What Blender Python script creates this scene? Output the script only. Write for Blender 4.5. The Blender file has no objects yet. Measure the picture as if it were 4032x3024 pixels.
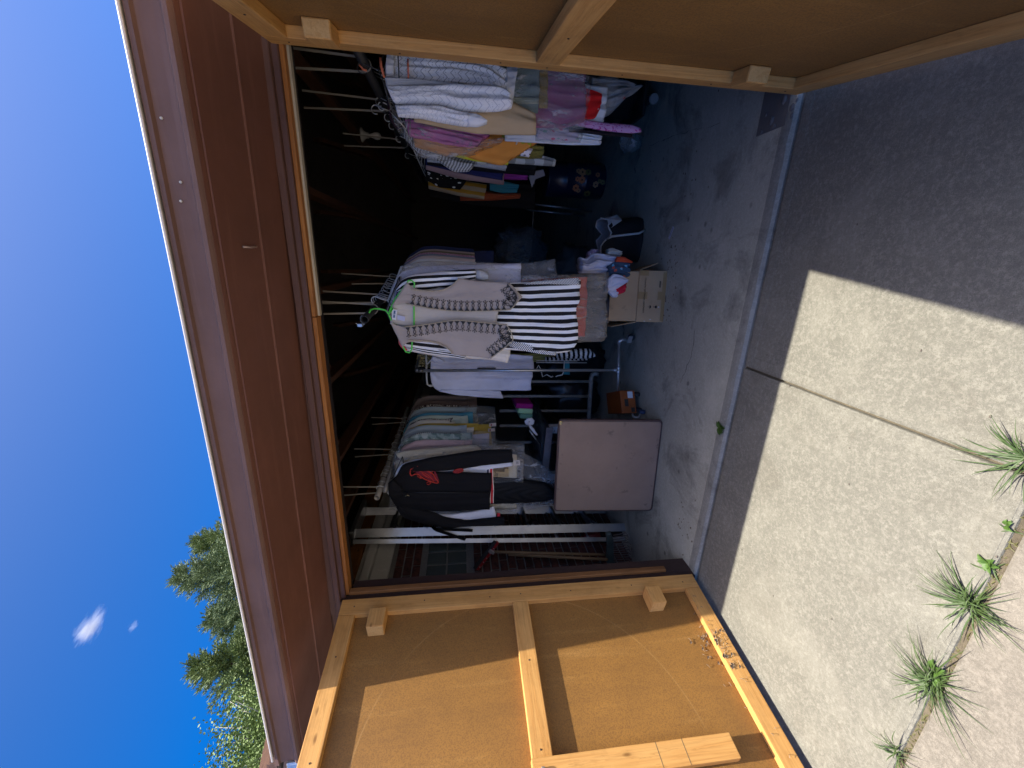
import bpy, bmesh, math, random
import numpy as np
from mathutils import Vector, Matrix, noise

SC = bpy.context.scene
COL = SC.collection
PI = math.pi

# ------------------------------------------------------------------ camera
FPX, PITCH, YAW, ROLL = 1535.035, 0.129352, -0.312507, 0.006939
CAM = np.array([1.850562, -1.843119, 1.464682])
_fw = np.array([math.sin(YAW) * math.cos(PITCH), math.cos(YAW) * math.cos(PITCH), -math.sin(PITCH)])
_rt = np.array([math.cos(YAW), -math.sin(YAW), 0.0])
_dn = np.cross(_fw, _rt)
_c, _s = math.cos(ROLL), math.sin(ROLL)
RT, DN, FW = _c * _rt + _s * _dn, -_s * _rt + _c * _dn, _fw
cam_data = bpy.data.cameras.new('camera')
cam = bpy.data.objects.new('camera', cam_data)
COL.objects.link(cam)
cam_data.sensor_fit = 'HORIZONTAL'
cam_data.sensor_width = 36.0
cam_data.lens = 36.0 * FPX / 4032.0
cam_data.clip_start = 0.02
cam_data.clip_end = 3000
# the phone was held sideways: the picture's right is the scene's down
cam.matrix_world = Matrix(((DN[0], RT[0], -FW[0], CAM[0]), (DN[1], RT[1], -FW[1], CAM[1]),
                           (DN[2], RT[2], -FW[2], CAM[2]), (0, 0, 0, 1)))
SC.camera = cam

# ------------------------------------------------------------------ sky, sun, exposure
SUN = Vector((0.30, -0.085, 1.0)).normalized()
world = bpy.data.worlds.new('World')
SC.world = world
world.use_nodes = True
wn = world.node_tree
sky = wn.nodes.new('ShaderNodeTexSky')
sky.sky_type = 'NISHITA'
sky.sun_disc = False
sky.sun_elevation = math.asin(SUN.z)
sky.sun_rotation = math.atan2(SUN.x, SUN.y)
sky.altitude = 1600
sky.air_density = 0.25
sky.dust_density = 5.5
sky.ozone_density = 3.5
bg = wn.nodes['Background']
bg.inputs['Strength'].default_value = 0.15
hs = wn.nodes.new('ShaderNodeHueSaturation')
hs.inputs['Saturation'].default_value = 1.52
hs.inputs['Value'].default_value = 0.86
wn.links.new(sky.outputs['Color'], hs.inputs['Color'])
wn.links.new(hs.outputs['Color'], bg.inputs['Color'])
sl = bpy.data.lights.new('sun', 'SUN')
sl.energy = 2.0
sl.angle = math.radians(0.53)
sl.color = (1.0, 0.94, 0.83)
sun = bpy.data.objects.new('sun', sl)
COL.objects.link(sun)
sun.rotation_euler = SUN.to_track_quat('Z', 'Y').to_euler()
SC.view_settings.view_transform = 'Standard'
SC.view_settings.look = 'None'
SC.view_settings.exposure = 2.4
SC.view_settings.gamma = 1.0
SC.view_settings.use_curve_mapping = False
SC.render.engine = 'CYCLES'
SC.cycles.use_denoising = True
SC.cycles.max_bounces = 8
SC.cycles.transparent_max_bounces = 24
SC.cycles.sample_clamp_indirect = 6.0

random.seed(7)
S = 4032 / 2212.0

# ------------------------------------------------------------------ measuring helpers
def ray(ix, iy):
    return RT * ((3024 - iy - 1512) / FPX) + DN * ((ix - 2016) / FPX) + FW
def at(ix, iy, y):
    """point of the place on the upright plane Y = y (metres) for a measured photo position"""
    w = ray(ix, iy); t = (y - CAM[1]) / w[1]
    return Vector(CAM + t * w)
def on_floor(ix, iy, z=0.0):
    w = ray(ix, iy); t = (z - CAM[2]) / w[2]
    return Vector(CAM + t * w)
def zf(x0, y0, k):
    return lambda a, b: (x0 + a / k, y0 + b / k)
ZA = zf(1450, 1000, 3.16); ZB = zf(2050, 950, 3.403); ZC = zf(1440, 1700, 2.765); ZD = zf(1300, 2000, 1.6385)
ZE = zf(1550, 1480, 3.16); ZF = zf(2050, 1350, 3.403); ZG = zf(1600, 500, 2.011); ZH = zf(1400, 200, 3.687)
ZI = zf(1950, 280, 3.16); ZJ = zf(1300, 900, 1.58); ZK = zf(2600, 0, 1.106); ZL = zf(2600, 1500, 1.0887)
ZM = zf(1000, 2200, 1.106); ZN = zf(0, 1800, 1.3557); ZQ = zf(1400, 150, 1.7015); ZT = zf(1600, 1400, 4.424)
ZX = lambda a, b: (a * S, b * S)

# ------------------------------------------------------------------ object helpers
def thing(name, label, cat, loc=(0, 0, 0), rz=0.0, group=None):
    o = bpy.data.objects.new(name, None)
    o.empty_display_size = 0.05
    COL.objects.link(o)
    o.location = loc; o.rotation_euler = (0, 0, rz)
    o['label'] = label; o['category'] = cat
    if group: o['group'] = group
    return o
def tag(o, label=None, cat=None, group=None, kind=None):
    if label: o['label'] = label
    if cat: o['category'] = cat
    if group: o['group'] = group
    if kind: o['kind'] = kind
    return o
def parent_to(o, p):
    o.parent = p
    if p is not None:
        root = p
        m = Matrix.Identity(4)
        chain = []
        while root is not None:
            chain.append(root); root = root.parent
        for r in reversed(chain):
            m = m @ r.matrix_parent_inverse @ Matrix.LocRotScale(r.location, r.rotation_euler, r.scale)
        o.matrix_parent_inverse = m.inverted()
def link(name, me, mat, parent=None, local=False):
    o = bpy.data.objects.new(name, me)
    COL.objects.link(o)
    if mat is not None and not me.materials: me.materials.append(mat)
    if parent is not None:
        if local: o.parent = parent
        else: parent_to(o, parent)
    return o

class MB:
    def __init__(s): s.v = []; s.f = []; s.uv = []
    def add(s, vs, fs, uvs=None):
        b = len(s.v)
        s.v.extend([tuple(p) for p in vs])
        s.uv.extend(uvs if uvs is not None else [(0.5, 0.5)] * len(vs))
        s.f.extend([tuple(i + b for i in f) for f in fs])
        return s
    def box(s, a, b):
        x0, y0, z0 = a; x1, y1, z1 = b
        return s.add([(x0, y0, z0), (x1, y0, z0), (x1, y1, z0), (x0, y1, z0), (x0, y0, z1), (x1, y0, z1), (x1, y1, z1), (x0, y1, z1)],
                     [(0, 3, 2, 1), (4, 5, 6, 7), (0, 1, 5, 4), (1, 2, 6, 5), (2, 3, 7, 6), (3, 0, 4, 7)],
                     [(0, 0), (1, 0), (1, 0), (0, 0), (0, 1), (1, 1), (1, 1), (0, 1)])
    def obox(s, o, ax, ay, az):
        o, ax, ay, az = Vector(o), Vector(ax), Vector(ay), Vector(az)
        vs = [o, o + ax, o + ax + ay, o + ay, o + az, o + ax + az, o + ax + ay + az, o + ay + az]
        return s.add(vs, [(0, 3, 2, 1), (4, 5, 6, 7), (0, 1, 5, 4), (1, 2, 6, 5), (2, 3, 7, 6), (3, 0, 4, 7)],
                     [(0, 0), (1, 0), (1, 0), (0, 0), (0, 1), (1, 1), (1, 1), (0, 1)])
    def tube(s, pts, r, n=8, closed=False):
        pts = [Vector(p) for p in pts]
        m = len(pts)
        rr = r if isinstance(r, (list, tuple)) else [r] * m
        base = len(s.v); prev = None
        for i, p in enumerate(pts):
            if closed: t = pts[(i + 1) % m] - pts[i - 1]
            else: t = pts[min(i + 1, m - 1)] - pts[max(i - 1, 0)]
            if t.length < 1e-9: t = Vector((0, 0, 1))
            t.normalize()
            if prev is None:
                a = Vector((0, 0, 1)) if abs(t.z) < 0.9 else Vector((1, 0, 0))
                u = t.cross(a).normalized()
            else:
                u = (prev - t * prev.dot(t))
                if u.length < 1e-6: u = t.orthogonal()
                u.normalize()
            prev = u; w = t.cross(u)
            for k in range(n):
                an = 2 * PI * k / n
                s.v.append(tuple(p + (u * math.cos(an) + w * math.sin(an)) * rr[i])); s.uv.append((k / n, i / max(1, m - 1)))
        rng = m if closed else m - 1
        for i in range(rng):
            j = (i + 1) % m
            for k in range(n):
                k2 = (k + 1) % n
                s.f.append((base + i * n + k, base + i * n + k2, base + j * n + k2, base + j * n + k))
        if not closed:
            s.f.append(tuple(base + k for k in range(n))[::-1]); s.f.append(tuple(base + (m - 1) * n + k for k in range(n)))
        return s
    def lathe(s, prof, o=(0, 0, 0), n=20, axis='z'):
        base = len(s.v); o = Vector(o)
        for (r, h) in prof:
            for k in range(n):
                a = 2 * PI * k / n
                c, d = r * math.cos(a), r * math.sin(a)
                p = (c, d, h) if axis == 'z' else ((h, c, d) if axis == 'x' else (d, h, c))
                s.v.append(tuple(o + Vector(p))); s.uv.append((k / n, h))
        for i in range(len(prof) - 1):
            for k in range(n):
                k2 = (k + 1) % n
                s.f.append((base + i * n + k, base + i * n + k2, base + (i + 1) * n + k2, base + (i + 1) * n + k))
        s.f.append(tuple(base + k for k in range(n))[::-1]); s.f.append(tuple(base + (len(prof) - 1) * n + k for k in range(n)))
        return s
    def prism(s, poly, ext):
        """closed polygon of 3-D points pushed along ext"""
        n = len(poly); ext = Vector(ext)
        a = [Vector(p) for p in poly]; b = [p + ext for p in a]
        fs = [tuple(range(n))[::-1], tuple(range(n, 2 * n))] + [(i, (i + 1) % n, n + (i + 1) % n, n + i) for i in range(n)]
        return s.add(a + b, fs)
    def ball(s, o, r, nu=10, nv=7, sq=(1, 1, 1)):
        base = len(s.v); o = Vector(o)
        for j in range(nv + 1):
            th = PI * j / nv
            for i in range(nu):
                ph = 2 * PI * i / nu
                s.v.append(tuple(o + Vector((r * sq[0] * math.sin(th) * math.cos(ph), r * sq[1] * math.sin(th) * math.sin(ph), r * sq[2] * math.cos(th)))))
                s.uv.append((i / nu, j / nv))
        for j in range(nv):
            for i in range(nu):
                i2 = (i + 1) % nu
                s.f.append((base + j * nu + i, base + (j + 1) * nu + i, base + (j + 1) * nu + i2, base + j * nu + i2))
        return s
    def mesh(s, name, bevel=0, smooth=False, fix=True, seg=1):
        me = bpy.data.meshes.new(name)
        me.from_pydata(s.v, [], s.f)
        uvl = me.uv_layers.new(name='UVMap')
        li = np.zeros(len(me.loops), dtype=np.int32); me.loops.foreach_get('vertex_index', li)
        uvl.data.foreach_set('uv', np.array(s.uv, dtype=np.float32)[li].ravel())
        if fix or bevel:
            bm = bmesh.new(); bm.from_mesh(me)
            bmesh.ops.remove_doubles(bm, verts=bm.verts, dist=1e-6)
            bmesh.ops.recalc_face_normals(bm, faces=bm.faces)
            if bevel: bmesh.ops.bevel(bm, geom=list(bm.edges), offset=bevel, segments=seg, affect='EDGES', profile=0.6, clamp_overlap=True)
            bm.to_mesh(me); bm.free()
        if smooth:
            me.polygons.foreach_set('use_smooth', np.ones(len(me.polygons), dtype=bool))
        me.update()
        return me
    def build(s, name, mat, parent=None, bevel=0, smooth=False, local=False, fix=True, seg=1):
        return link(name, s.mesh(name, bevel, smooth, fix, seg), mat, parent, local)

# ------------------------------------------------------------------ node helpers
def lin(h):
    if not isinstance(h, str): return tuple(h)[:3]
    h = h.lstrip('#'); r = []
    for i in (0, 2, 4):
        x = int(h[i:i + 2], 16) / 255
        r.append(x / 12.92 if x <= 0.04045 else ((x + 0.055) / 1.055) ** 2.4)
    return tuple(r)
class NG:
    def __init__(s, name):
        s.m = bpy.data.materials.new(name); s.m.use_nodes = True
        s.nt = s.m.node_tree; s.b = s.nt.nodes['Principled BSDF']; s.out = s.nt.nodes['Material Output']
        s.tc = None
    def put(s, sock, v):
        if v is None: return
        if hasattr(v, 'is_linked'): s.nt.links.new(v, sock)
        elif sock.type == 'RGBA': sock.default_value = tuple(lin(v)) + (1.0,)
        else: sock.default_value = v
    def n(s, t, props=None, **inp):
        nd = s.nt.nodes.new(t)
        for k, v in (props or {}).items(): setattr(nd, k, v)
        for k, v in inp.items(): s.put(nd.inputs[k.replace('_', ' ')], v)
        return nd
    def coord(s, which='Object'):
        if s.tc is None: s.tc = s.n('ShaderNodeTexCoord')
        return s.tc.outputs[which]
    def math(s, op, a, b=None, c=None, clamp=False):
        nd = s.nt.nodes.new('ShaderNodeMath'); nd.operation = op; nd.use_clamp = clamp
        for i, v in enumerate((a, b, c)):
            if v is not None: s.put(nd.inputs[i], v)
        return nd.outputs[0]
    def map(s, vec, scale=(1, 1, 1), loc=(0, 0, 0), rot=(0, 0, 0)):
        nd = s.n('ShaderNodeMapping'); s.nt.links.new(vec, nd.inputs['Vector'])
        nd.inputs['Scale'].default_value = scale; nd.inputs['Rotation'].default_value = rot
        if hasattr(loc, 'is_linked'): s.nt.links.new(loc, nd.inputs['Location'])
        else: nd.inputs['Location'].default_value = loc
        return nd.outputs[0]
    def noise(s, vec, scale, detail=4, rough=0.55, dist=0.0, out='Fac'):
        nd = s.n('ShaderNodeTexNoise', Scale=scale, Detail=detail, Roughness=rough, Distortion=dist)
        s.nt.links.new(vec, nd.inputs['Vector'])
        return nd.outputs[out]
    def voro(s, vec, scale, feature='F1', out='Distance', rnd=1.0):
        nd = s.n('ShaderNodeTexVoronoi', {'feature': feature}, Scale=scale, Randomness=rnd)
        s.nt.links.new(vec, nd.inputs['Vector'])
        return nd.outputs[out]
    def ramp(s, fac, stops, interp='LINEAR'):
        nd = s.n('ShaderNodeValToRGB'); nd.color_ramp.interpolation = interp
        el = nd.color_ramp.elements
        while len(el) < len(stops): el.new(0.5)
        for e, (p, c) in zip(el, stops):
            e.position = p; e.color = tuple(lin(c)) + (1.0,) if not isinstance(c, (int, float)) else (c, c, c, 1)
        s.nt.links.new(fac, nd.inputs['Fac'])
        return nd.outputs['Color']
    def mix(s, fac, a, b, blend='MIX'):
        nd = s.n('ShaderNodeMix', {'data_type': 'RGBA', 'blend_type': blend})
        s.put(nd.inputs[0], fac); s.put(nd.inputs[6], a); s.put(nd.inputs[7], b)
        return nd.outputs[2]
    def sep(s, vec):
        nd = s.n('ShaderNodeSeparateXYZ'); s.nt.links.new(vec, nd.inputs[0]); return nd.outputs
    def rnd(s):
        return s.n('ShaderNodeObjectInfo').outputs['Random']
    def bump(s, h, strength=0.3, dist=0.01, normal=None):
        nd = s.n('ShaderNodeBump', Strength=strength, Distance=dist); s.nt.links.new(h, nd.inputs['Height'])
        if normal is not None: s.nt.links.new(normal, nd.inputs['Normal'])
        return nd.outputs[0]
    def done(s, col=None, rough=0.8, metal=0.0, normal=None, spec=0.5, **kw):
        s.put(s.b.inputs['Base Color'], col); s.put(s.b.inputs['Roughness'], rough); s.put(s.b.inputs['Metallic'], metal)
        s.put(s.b.inputs['Specular IOR Level'], spec)
        if normal is not None: s.nt.links.new(normal, s.b.inputs['Normal'])
        for k, v in kw.items(): s.put(s.b.inputs[k.replace('_', ' ')], v)
        return s.m
MATS = {}
def plain(name, col, rough=0.6, metal=0.0, var=0.12, scale=14, spec=0.5, bump=0.0):
    if name in MATS: return MATS[name]
    g = NG(name); c = g.coord()
    nz = g.noise(c, scale, 5)
    cc = g.mix(g.math('MULTIPLY', g.math('SUBTRACT', nz, 0.3, clamp=True), 1.0), col, tuple(x * (1 - var * 2.2) for x in lin(col)))
    nm = g.bump(g.noise(c, scale * 6, 3), bump, 0.003) if bump else None
    MATS[name] = g.done(cc, rough, metal, nm, spec)
    return MATS[name]

# ------------------------------------------------------------------ surface materials
def m_concrete(name, c1, c2, speck=1.0, stain=0.5, stcol='#3a3733', bump=0.35):
    g = NG(name); o = g.coord()
    big = g.noise(o, 1.3, 6, 0.6); mid = g.noise(o, 9, 6, 0.65)
    base = g.mix(g.ramp(big, [(0.3, 0.0), (0.7, 1.0)]), c1, c2)
    fine = g.noise(o, 140, 3, 0.7); grit = g.noise(o, 420, 2, 0.6)
    dk = tuple(x * 0.62 for x in lin(c1)); lt = tuple(min(1, x * 1.35) for x in lin(c1))
    base = g.mix(g.math('MULTIPLY', g.ramp(fine, [(0.42, 1.0), (0.56, 0.0)]), 0.55 * speck), base, dk)
    base = g.mix(g.math('MULTIPLY', g.ramp(grit, [(0.54, 0.0), (0.66, 1.0)]), 0.6 * speck), base, lt)
    mot = g.noise(g.map(o, (1, 1, 1), (1.7, 0.3, 0)), 55, 4, 0.75)
    base = g.mix(g.math('MULTIPLY', g.ramp(mot, [(0.36, 1.0), (0.52, 0.0)]), 0.5 * speck), base, tuple(x * 0.7 for x in lin(c1)))
    base = g.mix(g.math('MULTIPLY', g.ramp(mot, [(0.52, 0.0), (0.68, 1.0)]), 0.5 * speck), base, lt)
    eff = g.ramp(g.noise(g.map(o, (1, 1, 1), (9.1, 2.3, 0)), 1.9, 7, 0.72, 0.4), [(0.5, 0.0), (0.68, 1.0)])
    base = g.mix(g.math('MULTIPLY', eff, 0.35), base, tuple(min(1, x * 1.5) for x in lin(c1)))
    st = g.ramp(g.noise(g.map(o, (1, 1, 1), (3.1, 7.7, 0)), 2.6, 7, 0.7, 0.6), [(0.52, 0.0), (0.72, 1.0)])
    base = g.mix(g.math('MULTIPLY', st, stain), base, stcol)
    blot = g.ramp(g.voro(g.map(o, (1, 1.2, 1), (0.4, 1.3, 0)), 5.5), [(0.05, 1.0), (0.12, 0.0)])
    base = g.mix(g.math('MULTIPLY', blot, stain * 0.8), base, stcol)
    h = g.math('ADD', g.math('MULTIPLY', fine, 0.6), g.math('ADD', grit, g.math('MULTIPLY', mid, 0.8)))
    return g.done(base, 0.9, 0, g.bump(h, bump, 0.004), 0.25)
M_SLAB = m_concrete('driveway_concrete', (0.196, 0.188, 0.154), (0.166, 0.159, 0.132), 1.3, 0.34, '#5d574d', 0.5)
M_SLABP = m_concrete('pink_concrete', (0.205, 0.184, 0.15), (0.177, 0.158, 0.13), 1.15, 0.22, '#5d574d', 0.5)
M_BAND = m_concrete('trowelled_edge', (0.2, 0.192, 0.157), (0.172, 0.164, 0.136), 1.1, 0.34, '#5d574d', 0.4)
M_FLOOR = m_concrete('garage_concrete', (0.46, 0.445, 0.355), (0.37, 0.357, 0.285), 0.6, 0.65, '#1d1b19', 0.25)
M_DIRT = m_concrete('joint_dirt', (0.15, 0.125, 0.085), (0.08, 0.065, 0.045), 1.0, 0.5, '#181410', 0.8)
M_SOIL = m_concrete('yard_gravel', (0.42, 0.385, 0.33), (0.34, 0.31, 0.265), 1.0, 0.2, '#2c2720', 0.8)

def m_wood(name, axis, c1, c2, cdark, knots=True, rough=0.62, gs=1.0):
    """sawn softwood, the grain running along the local axis"""
    g = NG(name); o = g.coord(); r = g.rnd()
    off = g.n('ShaderNodeCombineXYZ')
    for i, k in enumerate((7.3, 3.1, 11.7)): g.put(off.inputs[i], g.math('MULTIPLY', r, k))
    sc = {'x': (1.3, 34, 34), 'y': (34, 1.3, 34), 'z': (34, 34, 1.3)}[axis]
    sc = tuple(x * gs for x in sc)
    v = g.map(o, sc, off.outputs[0])
    wob = g.noise(v, 1.0, 4, 0.6, 1.2)
    fine = g.noise(g.map(o, tuple(x * 4 for x in sc), off.outputs[0]), 1.0, 3, 0.6)
    rings = g.math('FRACT', g.math('MULTIPLY', wob, 5.0))
    base = g.mix(g.ramp(wob, [(0.3, 0.0), (0.7, 1.0)]), c1, c2)
    base = g.mix(g.math('MULTIPLY', g.ramp(rings, [(0.0, 0.0), (0.75, 0.25), (0.95, 1.0), (1.0, 0.0)]), 0.4), base, cdark)
    base = g.mix(g.math('MULTIPLY', g.ramp(fine, [(0.35, 1.0), (0.55, 0.0)]), 0.22), base, cdark)
    if knots:
        ks = {'x': (4.0, 11, 11), 'y': (11, 4.0, 11), 'z': (11, 11, 4.0)}[axis]
        kd = g.voro(g.map(o, ks, off.outputs[0]), 1.0)
        base = g.mix(g.math('MULTIPLY', g.ramp(kd, [(0.03, 1.0), (0.10, 0.0)]), 0.8), base, tuple(x * 0.6 for x in lin(cdark)))
    dirt = g.ramp(g.noise(g.map(o, (1, 1, 1), off.outputs[0]), 5, 6, 0.7), [(0.5, 0.0), (0.8, 1.0)])
    base = g.mix(g.math('MULTIPLY', dirt, 0.4), base, tuple(x * 0.5 for x in lin(cdark)))
    return g.done(base, rough, 0, g.bump(g.math('ADD', fine, rings), 0.18, 0.002), 0.3)
PINE = dict(c1=(0.66, 0.37, 0.12), c2=(0.58, 0.29, 0.08), cdark=(0.32, 0.14, 0.035))
M_PX = m_wood('pine_x', 'x', **PINE); M_PZ = m_wood('pine_z', 'z', **PINE)
M_PEND = m_wood('pine_end_grain', 'x', (0.68, 0.44, 0.18), (0.60, 0.35, 0.12), (0.36, 0.18, 0.05), gs=0.9)
M_RAW = m_wood('raw_fir_edge', 'x', (0.42, 0.17, 0.04), (0.30, 0.11, 0.025), (0.13, 0.045, 0.012))
M_RAWZ = m_wood('raw_fir_post', 'z', (0.30, 0.14, 0.05), (0.20, 0.09, 0.03), (0.08, 0.035, 0.015))
M_PLY = m_wood('pale_plywood_edge', 'x', (0.50, 0.44, 0.33), (0.44, 0.38, 0.28), (0.28, 0.22, 0.15), knots=False)
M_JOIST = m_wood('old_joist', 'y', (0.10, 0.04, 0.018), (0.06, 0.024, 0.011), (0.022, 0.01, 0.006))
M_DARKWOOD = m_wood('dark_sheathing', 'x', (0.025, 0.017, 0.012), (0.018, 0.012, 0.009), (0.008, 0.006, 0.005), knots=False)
M_HANDLE = m_wood('tool_handle', 'z', (0.34, 0.22, 0.11), (0.27, 0.16, 0.075), (0.12, 0.07, 0.03), knots=False)

def m_hardboard():
    """brown hardboard with woven back texture, stains and the arc worn by the swinging latch board"""
    g = NG('hardboard'); o = g.coord()
    big = g.noise(o, 2.2, 6, 0.65); streak = g.noise(g.map(o, (9, 9, 0.9)), 1.6, 5, 0.65)
    fine = g.noise(o, 190, 3, 0.7)
    base = g.mix(g.ramp(big, [(0.3, 0.0), (0.72, 1.0)]), (0.335, 0.163, 0.036), (0.235, 0.115, 0.028))
    base = g.mix(g.math('MULTIPLY', g.ramp(streak, [(0.5, 0.0), (0.75, 1.0)]), 0.45), base, (0.19, 0.092, 0.026))
    base = g.mix(g.math('MULTIPLY', g.ramp(streak, [(0.25, 1.0), (0.42, 0.0)]), 0.3), base, (0.55, 0.31, 0.10))
    base = g.mix(g.math('MULTIPLY', g.ramp(fine, [(0.40, 1.0), (0.55, 0.0)]), 0.6), base, (0.15, 0.072, 0.022))
    xyz = g.sep(o)
    dx = g.math('SUBTRACT', xyz[0], 0.83); dz = g.math('SUBTRACT', xyz[2], 1.12)
    rad = g.math('SQRT', g.math('ADD', g.math('MULTIPLY', dx, dx), g.math('MULTIPLY', dz, dz)))
    ring = g.math('LESS_THAN', g.math('ABSOLUTE', g.math('SUBTRACT', rad, 0.79)), 0.0035)
    ring = g.math('MULTIPLY', ring, g.ramp(g.noise(o, 7, 4), [(0.35, 0.0), (0.5, 1.0)]))
    base = g.mix(g.math('MULTIPLY', ring, 0.13), base, (0.62, 0.40, 0.17))
    wv = g.math('ADD', g.math('SINE', g.math('MULTIPLY', xyz[0], 1500)), g.math('SINE', g.math('MULTIPLY', xyz[2], 1500)))
    return g.done(base, 0.62, 0, g.bump(g.math('ADD', fine, g.math('MULTIPLY', wv, 0.08)), 0.35, 0.002), 0.35)
M_HARD = m_hardboard()

def m_paint(name, c, rough=0.45, var=0.15):
    g = NG(name); o = g.coord()
    a = g.noise(o, 3.0, 6, 0.65); b = g.noise(g.map(o, (1, 14, 14)), 2, 4, 0.6); f = g.noise(o, 220, 2)
    cc = g.mix(g.ramp(a, [(0.3, 0.0), (0.75, 1.0)]), c, tuple(x * (1 - var * 1.7) for x in lin(c)))
    cc = g.mix(g.math('MULTIPLY', g.ramp(b, [(0.55, 0.0), (0.8, 1.0)]), 0.35), cc, tuple(min(1, x * 1.5 + 0.02) for x in lin(c)))
    spot = g.ramp(g.voro(o, 3.2), [(0.012, 1.0), (0.018, 0.0)])
    cc = g.mix(g.math('MULTIPLY', spot, 0.7), cc, (0.5, 0.45, 0.38))
    return g.done(cc, g.ramp(a, [(0.2, rough - 0.08), (0.8, rough + 0.15)]), 0, g.bump(f, 0.06, 0.001), 0.45)
M_FASC = m_paint('brown_metal_fascia', (0.155, 0.082, 0.06), 0.75)
M_SOFF = m_paint('brown_soffit', (0.155, 0.062, 0.04), 0.6)
M_TRIM = m_paint('brown_trim_paint', (0.10, 0.045, 0.032), 0.55)
M_JAMB = m_paint('dark_brown_jamb', (0.045, 0.024, 0.02), 0.6)
M_WHITE = m_paint('white_house_paint', (0.62, 0.60, 0.55), 0.5, 0.1)
M_ROOF = m_concrete('roof_felt', (0.10, 0.08, 0.07), (0.07, 0.06, 0.05), 1, 0.3, '#1d1815', 0.8)

# ------------------------------------------------------------------ the setting
gr = MB()
gr.add([(-600, -600, -0.09), (600, -600, -0.09), (600, 600, -0.09), (-600, 600, -0.09)], [(0, 1, 2, 3)])
tag(gr.build('ground', M_SOIL, fix=False), 'gravelly yard ground around the garage', None, None, 'structure')
drive = MB().box((-3.3, -5.2, -0.085), (5.6, 0.0, -0.034)).build('driveway', M_DIRT)
tag(drive, 'concrete driveway panels in front of the garage', None, None, 'structure')
XJ, YJ = 1.352, -1.148
def slab(x0, y0, x1, y1, mat, band=True):
    m = MB(); nx, ny = max(2, int((x1 - x0) / 0.12)), max(2, int((y1 - y0) / 0.12))
    o = MB().box((x0, y0, -0.08), (x1, y1, -0.012)).build('slab', mat, drive, bevel=0.009, seg=2)
    if band:
        w, z0, z1 = 0.058, -0.0122, -0.0104
        b = MB()
        xs = [x0 + 0.011, x0 + w, x1 - w, x1 - 0.011]; ys = [y0 + 0.011, y0 + w, y1 - w, y1 - 0.011]
        b.box((xs[0], ys[2], z0), (xs[3], ys[3], z1)).box((xs[0], ys[0], z0), (xs[3], ys[1], z1))
        b.box((xs[0], ys[1] + 0.0005, z0), (xs[1], ys[2] - 0.0005, z1)).box((xs[2], ys[1] + 0.0005, z0), (xs[3], ys[2] - 0.0005, z1))
        b.build('edge_band', M_BAND, o, bevel=0.0008)
MB().box((-3.2, YJ - 0.0085, -0.05), (5.5, YJ + 0.0075, -0.019)).build('joint_fill', M_DIRT, drive)
slab(-3.2, YJ + 0.008, XJ - 0.005, -0.034, M_SLAB)
slab(XJ + 0.005, YJ + 0.008, 5.5, -0.034, M_SLAB)
slab(-3.2, -5.1, XJ - 0.005, YJ - 0.009, M_SLABP, False)
slab(XJ + 0.005, -5.1, 5.5, YJ - 0.009, M_SLABP, False)

fl = MB().box((-0.62, 0.03, -0.08), (6.0, 6.6, 0.0)).build('garage_floor', M_FLOOR, bevel=0.004)
tag(fl, 'stained grey concrete floor inside the garage', None, None, 'structure')
lp = MB()
n = 90
for i in range(n):                                   # chipped raised lip along the threshold
    xa, xb = -0.6 + 3.4 * i / n, -0.6 + 3.4 * (i + 1) / n
    e0 = 0.004 * noise.noise(Vector((xa * 9, 0, 0))); e1 = 0.004 * noise.noise(Vector((xb * 9, 0, 0)))
    prof = lambda x, e: [(x, 0.055, -0.03), (x, 0.05, 0.001), (x, 0.016 + e, 0.0025 + e * 0.3), (x, -0.008 + e * 1.2, 0.001 + e * 0.4), (x, -0.0215, -0.012), (x, -0.023, -0.06)]
    a, b = prof(xa, e0), prof(xb, e1)
    lp.add(a + b, [(k, k + 1, k + 7, k + 6) for k in range(5)])
lp.build('threshold_lip', m_concrete('threshold_concrete', (0.30, 0.295, 0.25), (0.24, 0.235, 0.20), 0.8, 0.6), fl, smooth=False)
# broken pocket beside the right jamb, hollow's shade put in as dark slab
MB().box((2.47, 0.03, 0.0005), (2.66, 0.21, 0.004)).build('pocket_shade', plain('pocket_dark', (0.13, 0.12, 0.11), 0.8, bump=0.5), fl)
pk = MB()
for i in range(9):
    x = 2.47 + 0.19 * random.random(); y = -0.03 + 0.24 * random.random()
    pk.ball((x, y, 0.004), 0.006 + 0.01 * random.random(), 6, 4, (1.4, 1, 0.5))
tag(pk.build('broken_mortar', plain('mortar_bits', (0.14, 0.13, 0.12), 0.95), fl), None, None, None, 'stuff')
# cracks across the slab
def crack(pts, w=0.004, parent=fl, z=0.0012):
    m = MB(); pr = None
    pts2 = []
    for a, b in zip(pts, pts[1:]):
        for t in np.linspace(0, 1, 9)[:-1]:
            pts2.append((a[0] + (b[0] - a[0]) * t + random.uniform(-.008, .008), a[1] + (b[1] - a[1]) * t + random.uniform(-.008, .008)))
    vs = []
    for i, (x, y) in enumerate(pts2):
        ww = w * random.uniform(0.4, 1.3); vs += [(x - ww * 0.3, y - ww, z), (x + ww * 0.3, y + ww, z)]
    m.add(vs, [(2 * i, 2 * i + 1, 2 * i + 3, 2 * i + 2) for i in range(len(pts2) - 1)])
    m.build('crack', plain('crack_dark', (0.03, 0.028, 0.026), 0.95), parent, fix=False)
crack([(2.62, 0.55), (2.66, 0.8), (2.7, 1.1), (2.72, 1.5)]); crack([(1.1, 0.5), (1.3, 0.42), (1.5, 0.45)], 0.002)

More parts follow.
